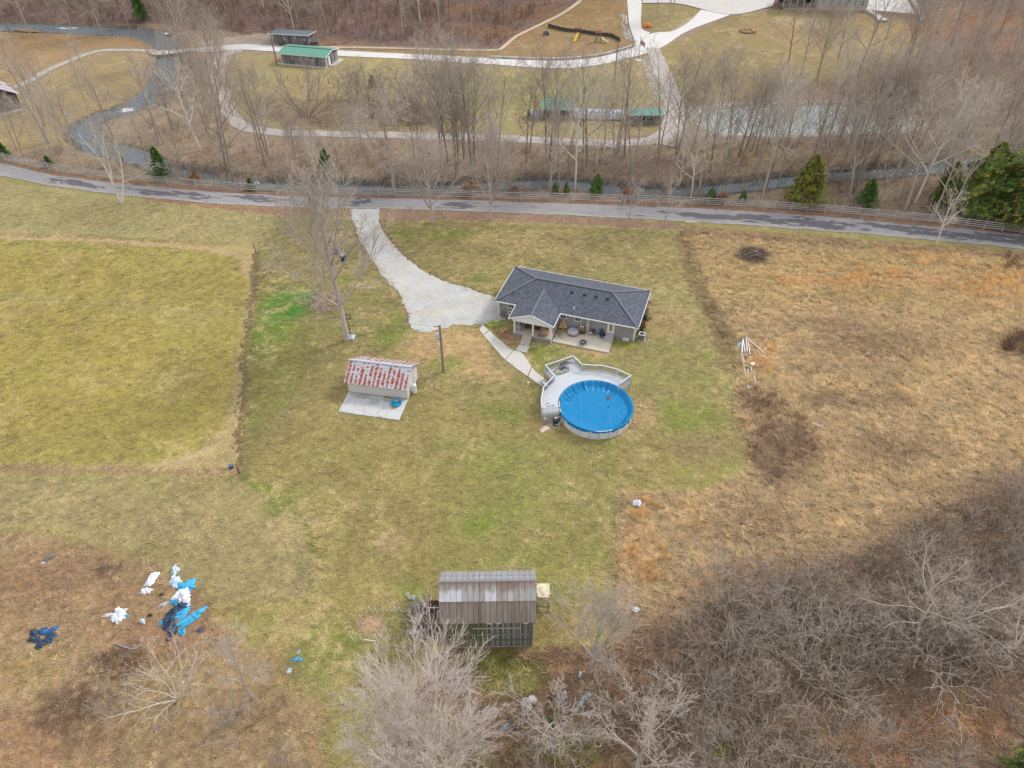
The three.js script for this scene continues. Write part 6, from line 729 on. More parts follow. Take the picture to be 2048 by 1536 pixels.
// ---- single trees that can be told apart
{
  const at = (x, y) => G2(x, y), tree = (k, i, x, y, h, label, w = 1, turn) => plant(k, i, ...at(x, y), h, 'bare_tree', label, 'tree', undefined, turn, w);
  tree('vase', 0, 694, 681, 18.5, 'tall bare tree with upswept limbs on the lawn beside the basketball hoop', 1.05, 0.4);
  tree('plane', 0, 243, 406, 11.5, 'pale spreading bare tree on the near side of the road at the upper left', 1.1, 0.9);
  tree('vase', 0, 866, 446, 11.5, 'dense bare tree with low branches just right of the driveway entrance', 1.25, 2);
  tree('vase', 0, 981, 441, 13, 'bare tree with a pale trunk at the roadside behind the left end of the house', 0.95, 4);
  tree('oak', 0, 1254, 456, 7.5, 'left-hand one of two small bare trees on the lawn edge by the road', 0.8, 1); tree('oak', 0, 1329, 456, 7.5, 'right-hand one of two small bare trees on the lawn edge by the road', 0.8, 3);
  tree('sycamore', 1, 1872, 489, 7.5, 'small pale crooked tree between road and rough field at the right', 0.8, 2.2);
  tree('oak', 0, 505, 1398, 7.5, 'thin grey tree with a mossy trunk above the lower left corner of the lawn', 0.8, 3.6);
  tree('vase', 0, 1180, 1345, 9, 'grey bare tree just right of the barn at the edge of the thicket', 1.0, 5);
  tree('oak', 0, 1105, 1500, 9, 'crooked bare tree over the rubbish in the thicket below the barn', 1.0, 0.3);
  tree('oak', 0, 1270, 1560, 9, 'bare grey tree with bent limbs at the bottom edge of the thicket', 1.1, 2.9);
  tree('plane', 0, 1838, 1262, 8, 'white-barked tree with two big limbs in the right-hand thicket', 1.3, 4.1); tree('plane', 0, 2030, 1300, 7, 'white-barked leaning tree at the right edge of the thicket', 1.2, 1.7);
  tree('oak', 0, 98, 286, 17, 'big forked bare tree on the meadow near the old stone barn', 0.9, 5.2); tree('oak', 0, 318, 290, 15, 'pale bare tree on the inside of the creek bend', 0.9, 1.2); tree('sycamore', 1, 400, 302, 13, 'white leaning bare tree right of the creek bend', 0.9, 3.3);
  tree('oak', 0, 788, 388, 16, 'thick grey tree with spreading limbs behind the fence opposite the driveway', 1.1, 0.2); tree('forest', 0, 888, 352, 20, 'tall forked grey tree rising above the wooded strip left of centre', 1.1, 1.1);
  tree('oak', 0, 1100, 388, 13, 'crooked white-limbed tree behind the fence near two small cedars', 0.7, 2.4); tree('sycamore', 1, 1830, 405, 17, 'pale leaning trunk beside the dark cedars at the right', 0.7, 0.8);
  tree('vase', 0, 375, 128, 17, 'tall clump of pale stems beside the ford', 0.8, 1.5); tree('oak', 0, 205, 68, 15, 'arching bare tree on the creek bank at the top left', 0.8, 4.4);
  // the big fine-branched tree at the bottom edge
  const big = bareTree({ h: 14.2, r: 0.32, col: cWarm, limb: 1, stems: 3, spread: 0.16, lv: [{ seg: 8, wob: 0.05, up: 0.02, tip: 0.2 }, { n: 15, t0: 0.12, ang: 0.6, len: 0.62, seg: 6, wob: 0.08, up: 0.05, rr: 0.6 }, { n: 8, t0: 0.2, ang: 0.55, len: 0.46, seg: 4, wob: 0.1, up: 0.05 }, { n: 9, t0: 0.15, ang: 0.55, len: 0.55, seg: 3, wob: 0.12, up: 0.03 }, { n: 7, t0: 0.1, ang: 0.55, len: 0.6, seg: 1, wob: 0.1, up: 0.0 }], min: 0.0085 });
  const [bx, bz] = at(856, 1596); big.scale.set(0.86, 0.8, 0.86); big.position.set(bx, 0, bz); big.name = numbered('bare_tree'); scene.add(big); tag(big, 'big pale bare tree with dense fine branches at the bottom edge below the barn', 'tree');
  const bush = bareTree({ h: 4.6, r: 0.075, col: [bk(190, 180, 164)], stems: 9, spread: 0.75, limb: 0, lv: [{ seg: 6, wob: 0.2, up: 0.0, tip: 0.35 }, { n: 6, t0: 0.25, ang: 0.75, len: 0.5, seg: 4, wob: 0.24, up: 0.02, rr: 0.6 }, { n: 5, t0: 0.15, ang: 0.7, len: 0.5, seg: 3, wob: 0.2, up: 0.0 }, { n: 4, t0: 0.1, ang: 0.6, len: 0.55, seg: 1, wob: 0.15, up: 0 }], min: 0.0085 });
  const [ux, uz] = at(355, 1395); bush.position.set(ux, 0, uz); bush.name = numbered('bare_shrub'); scene.add(bush); tag(bush, 'wide pale many-stemmed bare shrub on the brown ground at the lower left', 'shrub');
}
// ---- woods: trees alike within each stand
const toPhoto = (x, z) => { const y = base(x, z) - H, d = -(z * Math.cos(PITCH) + y * Math.sin(PITCH)); return [1024 + FPX * x / d, 768 - FPX * (y * Math.cos(PITCH) - z * Math.sin(PITCH)) / d]; };
const along = (x, l) => l.find((e) => x < e[0])[1];
function stand(poly, n, kinds, h0, h1, name, label, group, avoid = 1, gap = 2) {
  const q = px(poly), b = q.reduce((m, p) => [Math.min(m[0], p[0]), Math.max(m[1], p[0]), Math.min(m[2], p[1]), Math.max(m[3], p[1])], [1e9, -1e9, 1e9, -1e9]), done = [];
  for (let i = 0, tries = 0; i < n && tries < n * 40; tries++) { const x = rr(b[0], b[1]), z = rr(b[2], b[3]); if (!inside(x, z, q) || (avoid && lineD(x, z, creek) < creekW(z) + 0.3) || inside(x, z, pond) || done.some((p) => Math.hypot(p[0] - x, p[1] - z) < gap)) continue; done.push([x, z]); const hh = z < -100 && z > -150 && x > -40 && x < -24 ? rr(6, 9) : rr(h0, h1); const kd = kinds[i % kinds.length], lb = typeof label === 'function' ? label(toPhoto(x, z)[0], kd === 'slim' ? 'slender' : 'tall') : label; plant(kd, (rnd() * 7) | 0, x, z, hh, name, lb, name === 'bare_shrub' ? 'shrub' : 'tree', typeof label === 'function' ? lb.replace(/^(slender|tall) bare tree/, 'bare trees') : group, rr(0, 6.28), rr(0.85, 1.2)); i++; }
}
stand([[430, 300], [760, 296], [1100, 300], [1330, 296], [1700, 300], [2060, 310], [2060, 458], [1800, 430], [1400, 402], [1000, 392], [600, 384], [430, 372]], 122, ['forest', 'slim', 'forest', 'slim', 'forest'], 10, 19, 'woodland_tree', (x, k) => k + ' bare tree in the wooded strip ' + along(x, [[620, 'behind the fence opposite the left field'], [800, 'behind the fence opposite the driveway entrance'], [1050, 'behind the fence and the two roadside trees'], [1350, 'below the green-roofed sheds and white tunnel'], [1680, 'between the pond and the broad olive cedar'], [9999, 'behind the cedars at the right']]), '', 1, 1.4);
stand([[-20, 290], [150, 292], [170, 320], [440, 340], [440, 366], [240, 350], [80, 330], [-20, 312]], 12, ['slim', 'forest', 'slim'], 8, 14, 'woodland_tree', 'bare tree between the fence and the creek at the far left', 'trees between fence and creek at the left', 1, 2);
stand([[470, 100], [450, 180], [500, 250], [430, 300], [340, 300], [290, 250], [330, 180], [370, 120]], 16, ['forest', 'slim', 'slim'], 9, 16, 'woodland_tree', 'bare tree between the creek and the curving gravel lane', 'trees between the creek and the gravel lane', 1, 2.4);
stand([[140, 170], [270, 190], [170, 240], [130, 290], [60, 280]], 5, ['slim', 'forest'], 9, 14, 'woodland_tree', 'bare tree on the far left meadow beside the creek', 'trees on the left creek bank', 1, 4);
stand([[1340, 276], [1600, 278], [1860, 268], [2060, 250], [2060, 320], [1340, 300]], 15, ['forest', 'slim', 'slim'], 10, 16, 'woodland_tree', (x, k) => k + ' bare tree ' + along(x, [[1560, 'on the near bank of the pond, left half'], [1820, 'on the near bank of the pond, right half'], [9999, 'to the right of the pond above the cedars']]), '', 1, 2);
stand([[1860, 262], [1850, 220], [1760, 196], [1660, 190], [1560, 192], [1580, 176], [1760, 168], [1900, 120], [2060, 120], [2060, 260]], 30, ['slim', 'forest', 'slim'], 7, 14, 'woodland_tree', (x, k) => k + ' bare tree ' + along(x, [[1700, 'directly behind the far bank of the pond'], [1880, 'beyond the right-hand end of the pond'], [9999, 'on the slope at the right edge above the cedars']]), '', 1, 1.8);
stand([[1560, 130], [1660, 125], [1770, 130], [1840, 110], [1800, 165], [1620, 165], [1560, 155]], 11, ['forest'], 13, 18, 'woodland_tree', 'tall bare tree in the row along the lower edge of the lodge meadow', 'row of trees below the lodge', 0, 4);
stand([[1850, -30], [2100, -40], [2100, 130], [1900, 110], [1860, 60]], 32, ['forest', 'slim', 'forest'], 11, 18, 'woodland_tree', (x, k) => k + ' bare tree on the hillside at the top right ' + along(x, [[1930, 'beside the pale stone wall'], [9999, 'near the right edge']]), '', 0, 2.4);
stand([[-40, -40], [1150, -40], [1050, 50], [1000, 88], [860, 84], [640, 70], [520, 56], [400, 50], [300, 40], [-40, 40]], 78, ['forest', 'forest', 'slim'], 12, 20, 'woodland_tree', (x, k) => k + ' bare tree on the leaf-covered hillside ' + along(x, [[330, 'beyond the creek at the top left'], [640, 'behind the old grey shed'], [860, 'above the left half of the footpath'], [9999, 'above the bend of the footpath']]), '', 1, 2.6);
stand([[-20, 52], [240, 60], [280, 64], [260, 76], [-20, 68]], 9, ['forest', 'slim'], 11, 17, 'woodland_tree', 'bare tree along the near creek bank at the top left', 'trees along the upper creek bank', 1, 3);
stand([[1090, -20], [1240, -20], [1240, 10], [1130, 40]], 4, ['forest'], 12, 17, 'woodland_tree', 'bare tree on the slope above the playground', 'trees above the playground', 0, 4); stand([[1300, 20], [1345, 18], [1345, 50], [1300, 50]], 3, ['forest'], 12, 15, 'woodland_tree', 'bare tree on the grass island inside the road junction', 'trees on the junction island', 0, 1.4);
stand([[600, 205], [700, 200], [880, 200], [900, 255], [700, 258], [600, 250]], 14, ['slim', 'shrub'], 6, 10, 'woodland_tree', 'small bare tree on the near side of the far meadow', 'small trees on the far meadow', 0, 2.5);
stand([[1240, 1330], [1420, 1250], [1560, 1190], [1720, 1150], [1840, 1090], [1950, 1020], [2100, 1000], [2100, 1330], [1780, 1380], [1740, 1480], [1900, 1500], [1900, 1580], [1240, 1580]], 34, ['shrub', 'slim', 'shrub'], 3.2, 6.5, 'bare_shrub', 'bare grey shrub in the dark thicket at the lower right', 'shrubs of the lower right thicket', 0, 1.5);
stand([[1060, 1460], [1080, 1400], [1220, 1340], [1260, 1420], [1240, 1560], [1060, 1560]], 6, ['shrub', 'slim'], 3, 5.5, 'bare_shrub', 'bare grey shrub in the thicket below the barn', 'shrubs below the barn', 0, 1.4);
stand([[230, 1400], [460, 1350], [560, 1440], [600, 1560], [250, 1560]], 4, ['shrub'], 1.6, 3, 'bare_shrub', 'small bare shrub on the brown ground at the lower left', 'small shrubs at the lower left', 0, 1.4);
// ---- undergrowth that nobody could count
{
  const brush = (col) => { const w = new Wood(), tips = []; for (let s = 0; s < 9; s++) { const a = rr(0, 6.28), d = V(Math.cos(a) * rr(0.1, 0.7), 1, Math.sin(a) * rr(0.1, 0.7)).normalize(), pts = [V(0, -0.05, 0)]; for (let k = 1; k < 4; k++) { d.x += rr(-0.25, 0.25); d.z += rr(-0.25, 0.25); d.normalize(); pts.push(pts[k - 1].clone().addScaledVector(d, 0.42)); } const c = col[s % col.length]; w.tube(pts, [0.014, 0.011, 0.008, 0.004], 3, c, true); for (let b = 0; b < 5; b++) { const p = pts[1 + (b % 2)].clone().lerp(pts[2 + (b % 2)], rnd()), e = p.clone().add(V(rr(-0.35, 0.35), rr(0.1, 0.45), rr(-0.35, 0.35))); w.tube([p, e], [0.008, 0.003], 3, c, true); } } return w.geo(); };
  const put = (poly, n, col, s0, s1, label, gap = 0.4) => { const q = px(poly), b = q.reduce((m, p) => [Math.min(m[0], p[0]), Math.max(m[1], p[0]), Math.min(m[2], p[1]), Math.max(m[3], p[1])], [1e9, -1e9, 1e9, -1e9]), l = []; for (let t = 0; l.length < n && t < n * 30; t++) { const x = rr(b[0], b[1]), z = rr(b[2], b[3]); if (!inside(x, z, q) || inside(x, z, pond)) continue; if (z < -104 && lineD(x, z, creek) < (z > -122 && N(x * 0.09, 3) > -0.25 ? -1 : creekW(z) - 0.3)) continue; if (0.5 * N(x * 0.13, z * 0.13) + 0.3 * N(x * 0.5, z * 0.5) < rr(-0.55, 0.1)) continue; const k = rr(0.8, 1.2); l.push([x, height(x, z), z, rr(s0, s1), rr(0, 6.28), [k, k * rr(0.94, 1.02), k * rr(0.9, 1.02)], rr(0.7, 1.2)]); } scatter('undergrowth', brush(col), barkM, l, label, 'undergrowth'); };
  const pink = [bk(172, 156, 142), bk(186, 170, 156), bk(156, 138, 122), bk(196, 182, 168)], dead = [bk(186, 164, 138), bk(170, 146, 118), bk(160, 136, 114), bk(206, 186, 160)];
  put([[430, 290], [760, 284], [1100, 292], [1330, 290], [1700, 280], [2060, 290], [2060, 462], [1800, 436], [1400, 406], [1000, 395], [600, 388], [430, 374], [240, 352], [80, 330], [60, 300], [140, 290], [180, 318], [330, 345]], 1900, pink, 0.8, 1.6, 'tangled bare undergrowth between the board fence and the gravel lane');
  put([[1340, 276], [1600, 278], [1850, 266], [1850, 215], [1660, 186], [1560, 190], [1500, 196], [1560, 170], [1760, 160], [1900, 110], [2060, 100], [2060, 300], [1340, 296]], 1000, pink, 0.8, 1.7, 'tangled bare undergrowth round the pond and the hill behind it');
  put([[-40, -40], [1150, -40], [1050, 50], [1000, 92], [860, 88], [640, 80], [520, 60], [400, 56], [300, 46], [-40, 44]], 1300, [bk(140, 116, 104), bk(156, 132, 118), bk(120, 98, 86)], 0.9, 1.8, 'low bare undergrowth on the leaf-covered hillside at the top');
  put([[1100, 1560], [1130, 1400], [1225, 1330], [1320, 1270], [1430, 1205], [1560, 1160], [1700, 1130], [1830, 1060], [1940, 990], [2100, 960], [2100, 1350], [1760, 1360], [1700, 1480], [1620, 1590], [1080, 1590]], 900, [bk(164, 148, 128), bk(186, 170, 150), bk(138, 122, 104), bk(200, 186, 166)], 0.7, 1.7, 'dense bare brush of the thicket at the lower right');
  put([[980, 1500], [1020, 1440], [1090, 1400], [1080, 1590], [960, 1590]], 50, dead, 0.6, 1.3, 'bare brush round the foot of the big tree at the bottom');
  put([[1480, 770], [1540, 780], [1640, 870], [1620, 930], [1560, 960], [1500, 930], [1480, 830]], 95, [bk(132, 100, 78), bk(160, 128, 100), bk(110, 82, 64)], 0.5, 0.9, 'brown brambles at the edge of the rough field right of the pool');
  put([[360, 100], [450, 130], [480, 240], [430, 290], [300, 290], [290, 210], [340, 150]], 260, pink, 0.8, 1.6, 'bare brush between the creek and the curving lane'); put([[130, 270], [150, 240], [250, 205], [300, 170], [270, 215], [180, 250], [160, 300]], 90, pink, 0.6, 1.3, 'bare brush on the left bank of the creek');
  put([[500, 200], [700, 195], [880, 205], [880, 258], [640, 258], [520, 245]], 240, pink, 0.7, 1.5, 'bare brush on the near side of the far meadow'); put([[1990, 690], [2100, 660], [2100, 720], [2010, 705]], 130, [bk(120, 100, 84), bk(146, 124, 104)], 0.9, 1.8, 'dark bare brush at the right edge of the rough field');
  put([[2010, 510], [2100, 500], [2100, 545], [2010, 540]], 40, [bk(110, 86, 76), bk(130, 104, 90)], 0.7, 1.2, 'dark bare brush at the right edge beside the road'); put([[210, 1320], [300, 1290], [560, 1370], [600, 1560], [220, 1560], [140, 1430]], 90, dead, 0.5, 1.0, 'dry brush on the brown ground at the lower left');
}
// ---- evergreens
const leafG = (() => { const g = new THREE.BufferGeometry(), p = [], u = []; for (let k = 0; k < 5; k++) { const a = k * 1.26, c = Math.cos(a), s = Math.sin(a), t = 0.35 + 0.25 * (k % 2); p.push(0, 0, 0, c * 0.5 - s * 0.16, t * 0.5, s * 0.5 + c * 0.16, c * 1.0, t, s * 1.0, 0, 0, 0, c * 1.0, t, s * 1.0, c * 0.5 + s * 0.16, t * 0.5 + 0.1, s * 0.5 - c * 0.16); } g.setAttribute('position', new THREE.Float32BufferAttribute(p, 3)); g.computeVertexNormals(); return g; })();
function evergreen(h, w, n, cols, shape) {
  const pos = [], col = [], src = leafG.attributes.position, m = new THREE.Matrix4(), v = V(0, 0, 0), q = new THREE.Quaternion();
  for (let i = 0; i < n; i++) {
    const t = rnd() ** 0.8, a = rr(0, 6.283), rad = shape(t) * w * (0.78 + 0.3 * N(a * 1.3 + 4, t * 7) + 0.14 * Math.sin(a * 5 + t * 20) + 0.3 * N(a * 3 + 9, t * 16)), r = rad * Math.sqrt(rr(0.15, 1)), s = rr(0.2, 0.42) * (0.5 + 0.05 * h);
    q.setFromEuler(new THREE.Euler(rr(-0.5, 0.5), a, -0.9 + rr(-0.5, 0.4))); m.compose(V(Math.cos(a) * r, h * (0.06 + 0.94 * t), Math.sin(a) * r), q, V(s, s, s)); const c = cols[(rnd() * cols.length) | 0], f = rr(0.7, 1.3);
    for (let k = 0; k < src.count; k++) { v.fromBufferAttribute(src, k).applyMatrix4(m); pos.push(v.x, v.y, v.z); col.push(c[0] * f, c[1] * f, c[2] * f); }
  }
  const g = new THREE.BufferGeometry(); g.setAttribute('position', new THREE.Float32BufferAttribute(pos, 3)); g.setAttribute('color', new THREE.Float32BufferAttribute(col, 3)); g.computeVertexNormals(); triCount += n * 10;
  const o = new THREE.Group(), tr = new Wood(); tr.tube([V(0, -0.1, 0), V(0.05, h * 0.45, 0), V(0, h * 0.9, 0)], [0.02 * h + 0.04, 0.014 * h + 0.02, 0.03], 7, cDark[0]); o.userData.h = h; part(o, 'trunk', tr.geo(), barkM); part(o, 'crown', g, leafM); return o;
}
const leafM = new THREE.MeshStandardMaterial({ roughness: 0.9, vertexColors: true, side: THREE.DoubleSide });
{
  const green = [lin(104, 140, 66), lin(88, 124, 60), lin(120, 146, 70), lin(76, 108, 56)], olive = [lin(160, 162, 66), lin(138, 146, 66), lin(174, 166, 74), lin(116, 130, 62)], cone = (t) => Math.min(1, t * 6 + 0.35) * (1 - t) ** 0.75 + 0.05, egg = (t) => Math.sqrt(Math.max(0.02, 1 - (2 * t - 0.75) ** 2 * 0.6)) * (1 - t) ** 0.35;
  const P0 = [evergreen(5, 1.6, 1500, green, cone), evergreen(6.5, 2.9, 3600, olive, cone), evergreen(9, 3.8, 7000, [...green, ...olive], egg)]; let used = [0, 0, 0];
  const ev = (k, x, y, h, w, label, cat = 'evergreen tree', tn = rr(0, 6)) => { const o = used[k]++ ? P0[k].clone() : P0[k], p = G2(x, y), s = h / [5, 6.5, 9][k]; o.name = numbered(cat === 'evergreen tree' ? 'cedar_tree' : 'evergreen_shrub'); o.position.set(p[0], height(...p), p[1]); o.scale.set(s * w, s, s * w); o.rotation.y = tn; scene.add(o); tag(o, label, cat); };
  ev(0, 326, 357, 5.4, 1.15, 'dark green pointed cedar between fence and creek at the upper left'); ev(0, 12, 314, 2.6, 1.4, 'dark green shrub behind the fence at the far left edge', 'evergreen shrub'); ev(0, 100, 334, 2, 1.5, 'small dark green shrub behind the fence left of the pale spreading tree', 'evergreen shrub'); ev(0, 503, 377, 2.2, 1.5, 'dark green shrub behind the fence above the middle of the left field', 'evergreen shrub');
  ev(1, 1606, 408, 8, 1.15, 'broad olive-green cedar behind the fence right of centre'); ev(0, 1728, 414, 4.6, 1.5, 'dull green cedar tangled with bare branches behind the fence', 'evergreen tree'); ev(0, 1420, 404, 2.3, 1.9, 'round bright green shrub against the fence near the two small roadside trees', 'evergreen shrub'); ev(0, 1484, 405, 2, 1.6, 'dark green shrub beside the orange bush behind the fence', 'evergreen shrub');
  ev(0, 1192, 391, 3.6, 1.5, 'larger green cedar of the three behind the fence above the house'); ev(0, 1110, 390, 2.2, 1.2, 'middle small green cedar behind the fence above the house'); ev(0, 1132, 390, 2.2, 1.1, 'small green cedar next to the larger one behind the fence above the house'); ev(0, 655, 352, 4.6, 1.3, 'dull dark evergreen half hidden by bare trees left of the driveway');
  ev(2, 2010, 440, 12, 1.35, 'large dark green cedar at the right edge above the fence'); ev(2, 1945, 425, 11, 1.0, 'tall olive and green cedar just left of the large one at the right edge'); ev(2, 1878, 415, 7.5, 0.7, 'slender dark green cedar behind the small crooked pale tree'); ev(2, 2075, 455, 10, 1.1, 'dark green cedar cut off by the right edge of the picture');
  ev(2, 2050, 1560, 5, 0.9, 'dark green bush in the bottom right corner', 'evergreen shrub'); ev(0, 1096, 1450, 1.2, 1.6, 'small dark green bush among the rubbish below the barn', 'evergreen shrub'); ev(0, 285, 40, 7, 1.2, 'dark evergreen on the creek bank at the top'); ev(1, 745, 175, 2.6, 1.0, 'dull green shrub on the far meadow right of the green-roofed building', 'evergreen shrub');
  const rust = [lin(176, 124, 84), lin(160, 110, 76), lin(190, 146, 104)], rb = evergreen(1.5, 1.7, 300, rust, egg); let first = true; for (const [x, y, h, l] of [[1444, 406, 1.8, 'small rusty orange bush behind the fence between two green shrubs'], [392, 364, 2, 'rusty orange bush behind the fence right of the pointed cedar'], [1256, 398, 2.2, 'pale orange bush behind the fence above the left small roadside tree'], [940, 388, 2.4, 'orange-leaved bush behind the fence near the bare roadside tree'], [1030, 388, 1.5, 'orange-leaved bush behind the fence above the house ridge']]) { const o = first ? rb : rb.clone(), p = G2(x, y); first = false; o.name = numbered('autumn_bush'); o.position.set(p[0], height(...p), p[1]); o.scale.setScalar(h / 1.8); scene.add(o); tag(o, l, 'bush'); }
}
console.log('tree triangles', triCount);
// ---------- plastic sheeting and other things lying about ----------
function crumple(w, d, h, k, spiky = 0.3) {                   // a heaped, creased sheet with a ragged outline
  const n = 44, m = 13, pos = [0, 0, 0], idx = [];
  const hy = (x, z, t) => { const a = 1 - Math.abs(N(x * 2.6 + k * 13.1, z * 2.6 + k * 3.7)), b = 1 - Math.abs(N(x * 5.1 + k * 5.3, z * 5.1)), c = 1 - Math.abs(N(x * 9 + k, z * 9 + 2)); return h * (1 - t * t) * (0.2 + 0.8 * a ** 2) + (0.13 * b ** 3 + 0.06 * c ** 4) * (1 - t ** 4) + 0.02; };
  pos[1] = hy(0, 0, 0);
  for (let i = 1; i <= m; i++) for (let j = 0; j < n; j++) { const a = j / n * 6.2832, R = 1 + spiky * 1.5 * N(Math.cos(a) * 1.6 + k * 7.7, Math.sin(a) * 1.6 + k) + spiky * 0.9 * N(Math.cos(a) * 4 + k, Math.sin(a) * 4 + 9), t = i / m, x = Math.cos(a) * R * t * w / 2, z = Math.sin(a) * R * t * d / 2; pos.push(x, i === m ? 0.01 : hy(x, z, t), z); }
  for (let j = 0; j < n; j++) idx.push(0, 1 + (j + 1) % n, 1 + j);
  for (let i = 0; i + 1 < m; i++) for (let j = 0; j < n; j++) { const a = 1 + i * n + j, b = 1 + i * n + (j + 1) % n; idx.push(a, b, a + n, b, b + n, a + n); }
  const g = new THREE.BufferGeometry(); g.setAttribute('position', new THREE.Float32BufferAttribute(pos, 3)); g.setIndex(idx); g.computeVertexNormals(); return g;
}
const bare = [];                                               // spots where things lie and press the grass down
const pW = mat(240, 242, 248, 0.4), pPale = mat(206, 222, 238, 0.4), pBlue = mat(58, 176, 220, 0.4), pNavy = mat(38, 62, 92, 0.45), pGrey = mat(150, 156, 164, 0.5), pDark = mat(60, 58, 62, 0.6);
{
  let k = 3; const zq = (x, y) => [x * 0.3027, 1030 + y * 0.3027];
  const lay = (x, y, w, d, h, m, turn, label, name = 'plastic_sheet', cat = 'plastic sheet', lift = 0, direct) => { const p = P(...(direct ? [x, y] : zq(x, y))), o = solo(name, crumple(w * 1.25, d * 1.25, h * 1.15, k++), m, label, cat); o.position.set(p[0], p[1] + lift + 0.03, p[2]); o.rotation.y = turn; bare.push([p[0], p[2], Math.max(w, d) * 0.5]); return o; };
  lay(1003, 425, 0.75, 1.0, 0.3, pW, -0.5, 'larger white plastic heap of the two left of the blue sheets'); lay(967, 503, 0.75, 0.6, 0.2, pW, 0.4, 'smaller white plastic heap of the two left of the blue sheets');
  lay(1157, 368, 0.5, 0.8, 0.22, pPale, 0.1, 'topmost pale bluish plastic heap above the bright blue sheets'); lay(1152, 452, 0.85, 1.1, 0.3, pPale, 0.3, 'pale bluish plastic heap just above the bright blue sheets');
  lay(1222, 486, 1.3, 1.2, 0.28, pBlue, 0.3, 'bright blue plastic sheet at the top of the big heap'); lay(1176, 562, 1.0, 0.7, 0.25, pBlue, 0.8, 'bright blue plastic sheet on the left side of the big heap'); lay(1213, 545, 1.15, 1.1, 0.4, pW, -0.4, 'white plastic knot lying on top of the blue sheets', 'plastic_sheet', 'plastic sheet', 0.2); lay(1238, 596, 0.6, 0.4, 0.15, pPale, 0, 'small pale plastic scrap at the lower edge of the white knot');
  lay(1205, 645, 1.1, 0.8, 0.2, pBlue, 0.9, 'bright blue plastic sheet beside the navy strip'); lay(1278, 678, 1.9, 0.85, 0.22, pBlue, 0.85, 'long bright blue plastic sheet lying to the right of the navy strip'); lay(1206, 775, 0.45, 0.5, 0.15, pBlue, 0.2, 'small bright blue plastic scrap below the long blue sheet'); lay(1076, 712, 0.5, 0.3, 0.1, pBlue, 0.6, 'small blue scrap at the left of the navy strip');
  { const o = P(...zq(1150, 690)), t = thing('navy_tarp', 'curved dark navy plastic strip running down from the blue heap', 'tarp', [o[0], 0, o[2]]); [[1208, 608], [1165, 630], [1130, 660], [1110, 700], [1115, 735], [1140, 768]].forEach(([x, y], i) => { const p = P(...zq(x, y)); bare.push([p[0], p[2], 0.45]); const g = part(t, 'fold', crumple(1.0, 0.8, 0.3, 40 + i, 0.25), pNavy); g.position.set(p[0] - o[0], 0.01 * i, p[2] - o[2]); g.rotation.y = i; }); }
  { const o = P(...zq(785, 660)), t = thing('white_tarp', 'white plastic sheeting in a star-shaped knot left of the blue heap', 'tarp', [o[0], 0, o[2]]); let kk = 63; for (const [a, b, w] of [[0.5, 0.5, 0.5], [1.3, 0.75, 0.45], [2.1, 0.6, 0.5], [3.1, 0.9, 0.35], [4.3, 0.55, 0.5], [5.4, 0.5, 0.4]]) { const g = part(t, 'strip', crumple(b * 1.5, w, 0.32, kk++, 0.35), pW); g.rotation.y = -a; g.position.set(Math.cos(a) * b * 0.6, 0.02, Math.sin(a) * b * 0.6); } part(t, 'knot', crumple(1.0, 0.9, 0.5, 60, 0.3), pW); const g = part(t, 'blue_end', crumple(0.5, 0.25, 0.08, 61, 0.2), mat(70, 170, 190, 0.5)); g.position.set(0.75, 0, 0.15); }
  lay(1090, 595, 0.6, 0.45, 0.15, mat(196, 190, 192, 0.5), 0.4, 'dull grey plastic scrap left of the big blue heap'); lay(942, 702, 0.4, 0.5, 0.15, pPale, 0.4, 'small pale blue plastic scrap between the white knot and the navy strip'); lay(993, 665, 0.28, 0.2, 0.16, pDark, 0, 'small dark lump on the brown ground right of the white knot', 'debris', 'debris'); lay(1325, 760, 0.5, 0.45, 0.18, mat(104, 100, 112), 0.3, 'dark grey scrap below the long blue sheet', 'debris', 'debris'); lay(1115, 822, 0.28, 0.28, 0.15, pDark, 0, 'small dark lump below the navy strip', 'debris', 'debris'); lay(1070, 525, 0.3, 0.25, 0.15, mat(90, 72, 60), 0, 'small brown lump left of the pale blue heap', 'debris', 'debris');
  { const o = P(...zq(280, 815)), t = thing('navy_tarp', 'ring-shaped dark navy plastic tarp on the brown ground at the far left', 'tarp', [o[0], 0, o[2]]); [[230, 780], [285, 768], [340, 770], [345, 800], [315, 830], [265, 860], [230, 825]].forEach(([x, y], i) => { const p = P(...zq(x, y)); bare.push([p[0], p[2], 0.45]); const g = part(t, 'fold', crumple(0.95, 0.6, 0.2, 80 + i, 0.3), i === 1 || i === 2 ? mat(40, 96, 150, 0.45) : pNavy); g.position.set(p[0] - o[0], 0.01 * i, p[2] - o[2]); g.rotation.y = i * 0.5; }); }
  { const pts = [[755, 850], [800, 868], [850, 882], [895, 888], [925, 868], [945, 852]].map(([x, y], i) => { const p = P(...zq(x, y)); return [p[0], 0.07 + 0.05 * (i % 2), p[2]]; }); solo('plastic_strip', tubeG(pts, 0.055, 6, 5), pGrey, 'thin twisted grey-blue plastic strip on the brown ground', 'plastic strip'); }
  lay(322, 292, 1.0, 0.35, 0.15, mat(126, 124, 122), 0.8, 'grey scrap lying on the brown ground at the upper left of the plastic heaps', 'debris', 'debris'); lay(288, 318, 0.4, 0.3, 0.15, mat(196, 194, 192), 0.2, 'pale scrap at the lower end of the grey scrap', 'debris', 'debris');
  lay(1968, 957, 0.7, 0.3, 0.1, mat(96, 170, 200, 0.5), 0.2, 'flat blue plastic scraps on the grass right of the lower left shrubs'); lay(1974, 905, 0.25, 0.25, 0.08, pPale, 0, 'small pale scrap above the flat blue scraps'); lay(1910, 1030, 0.25, 0.35, 0.08, pPale, 0.5, 'small pale scrap below the flat blue scraps');
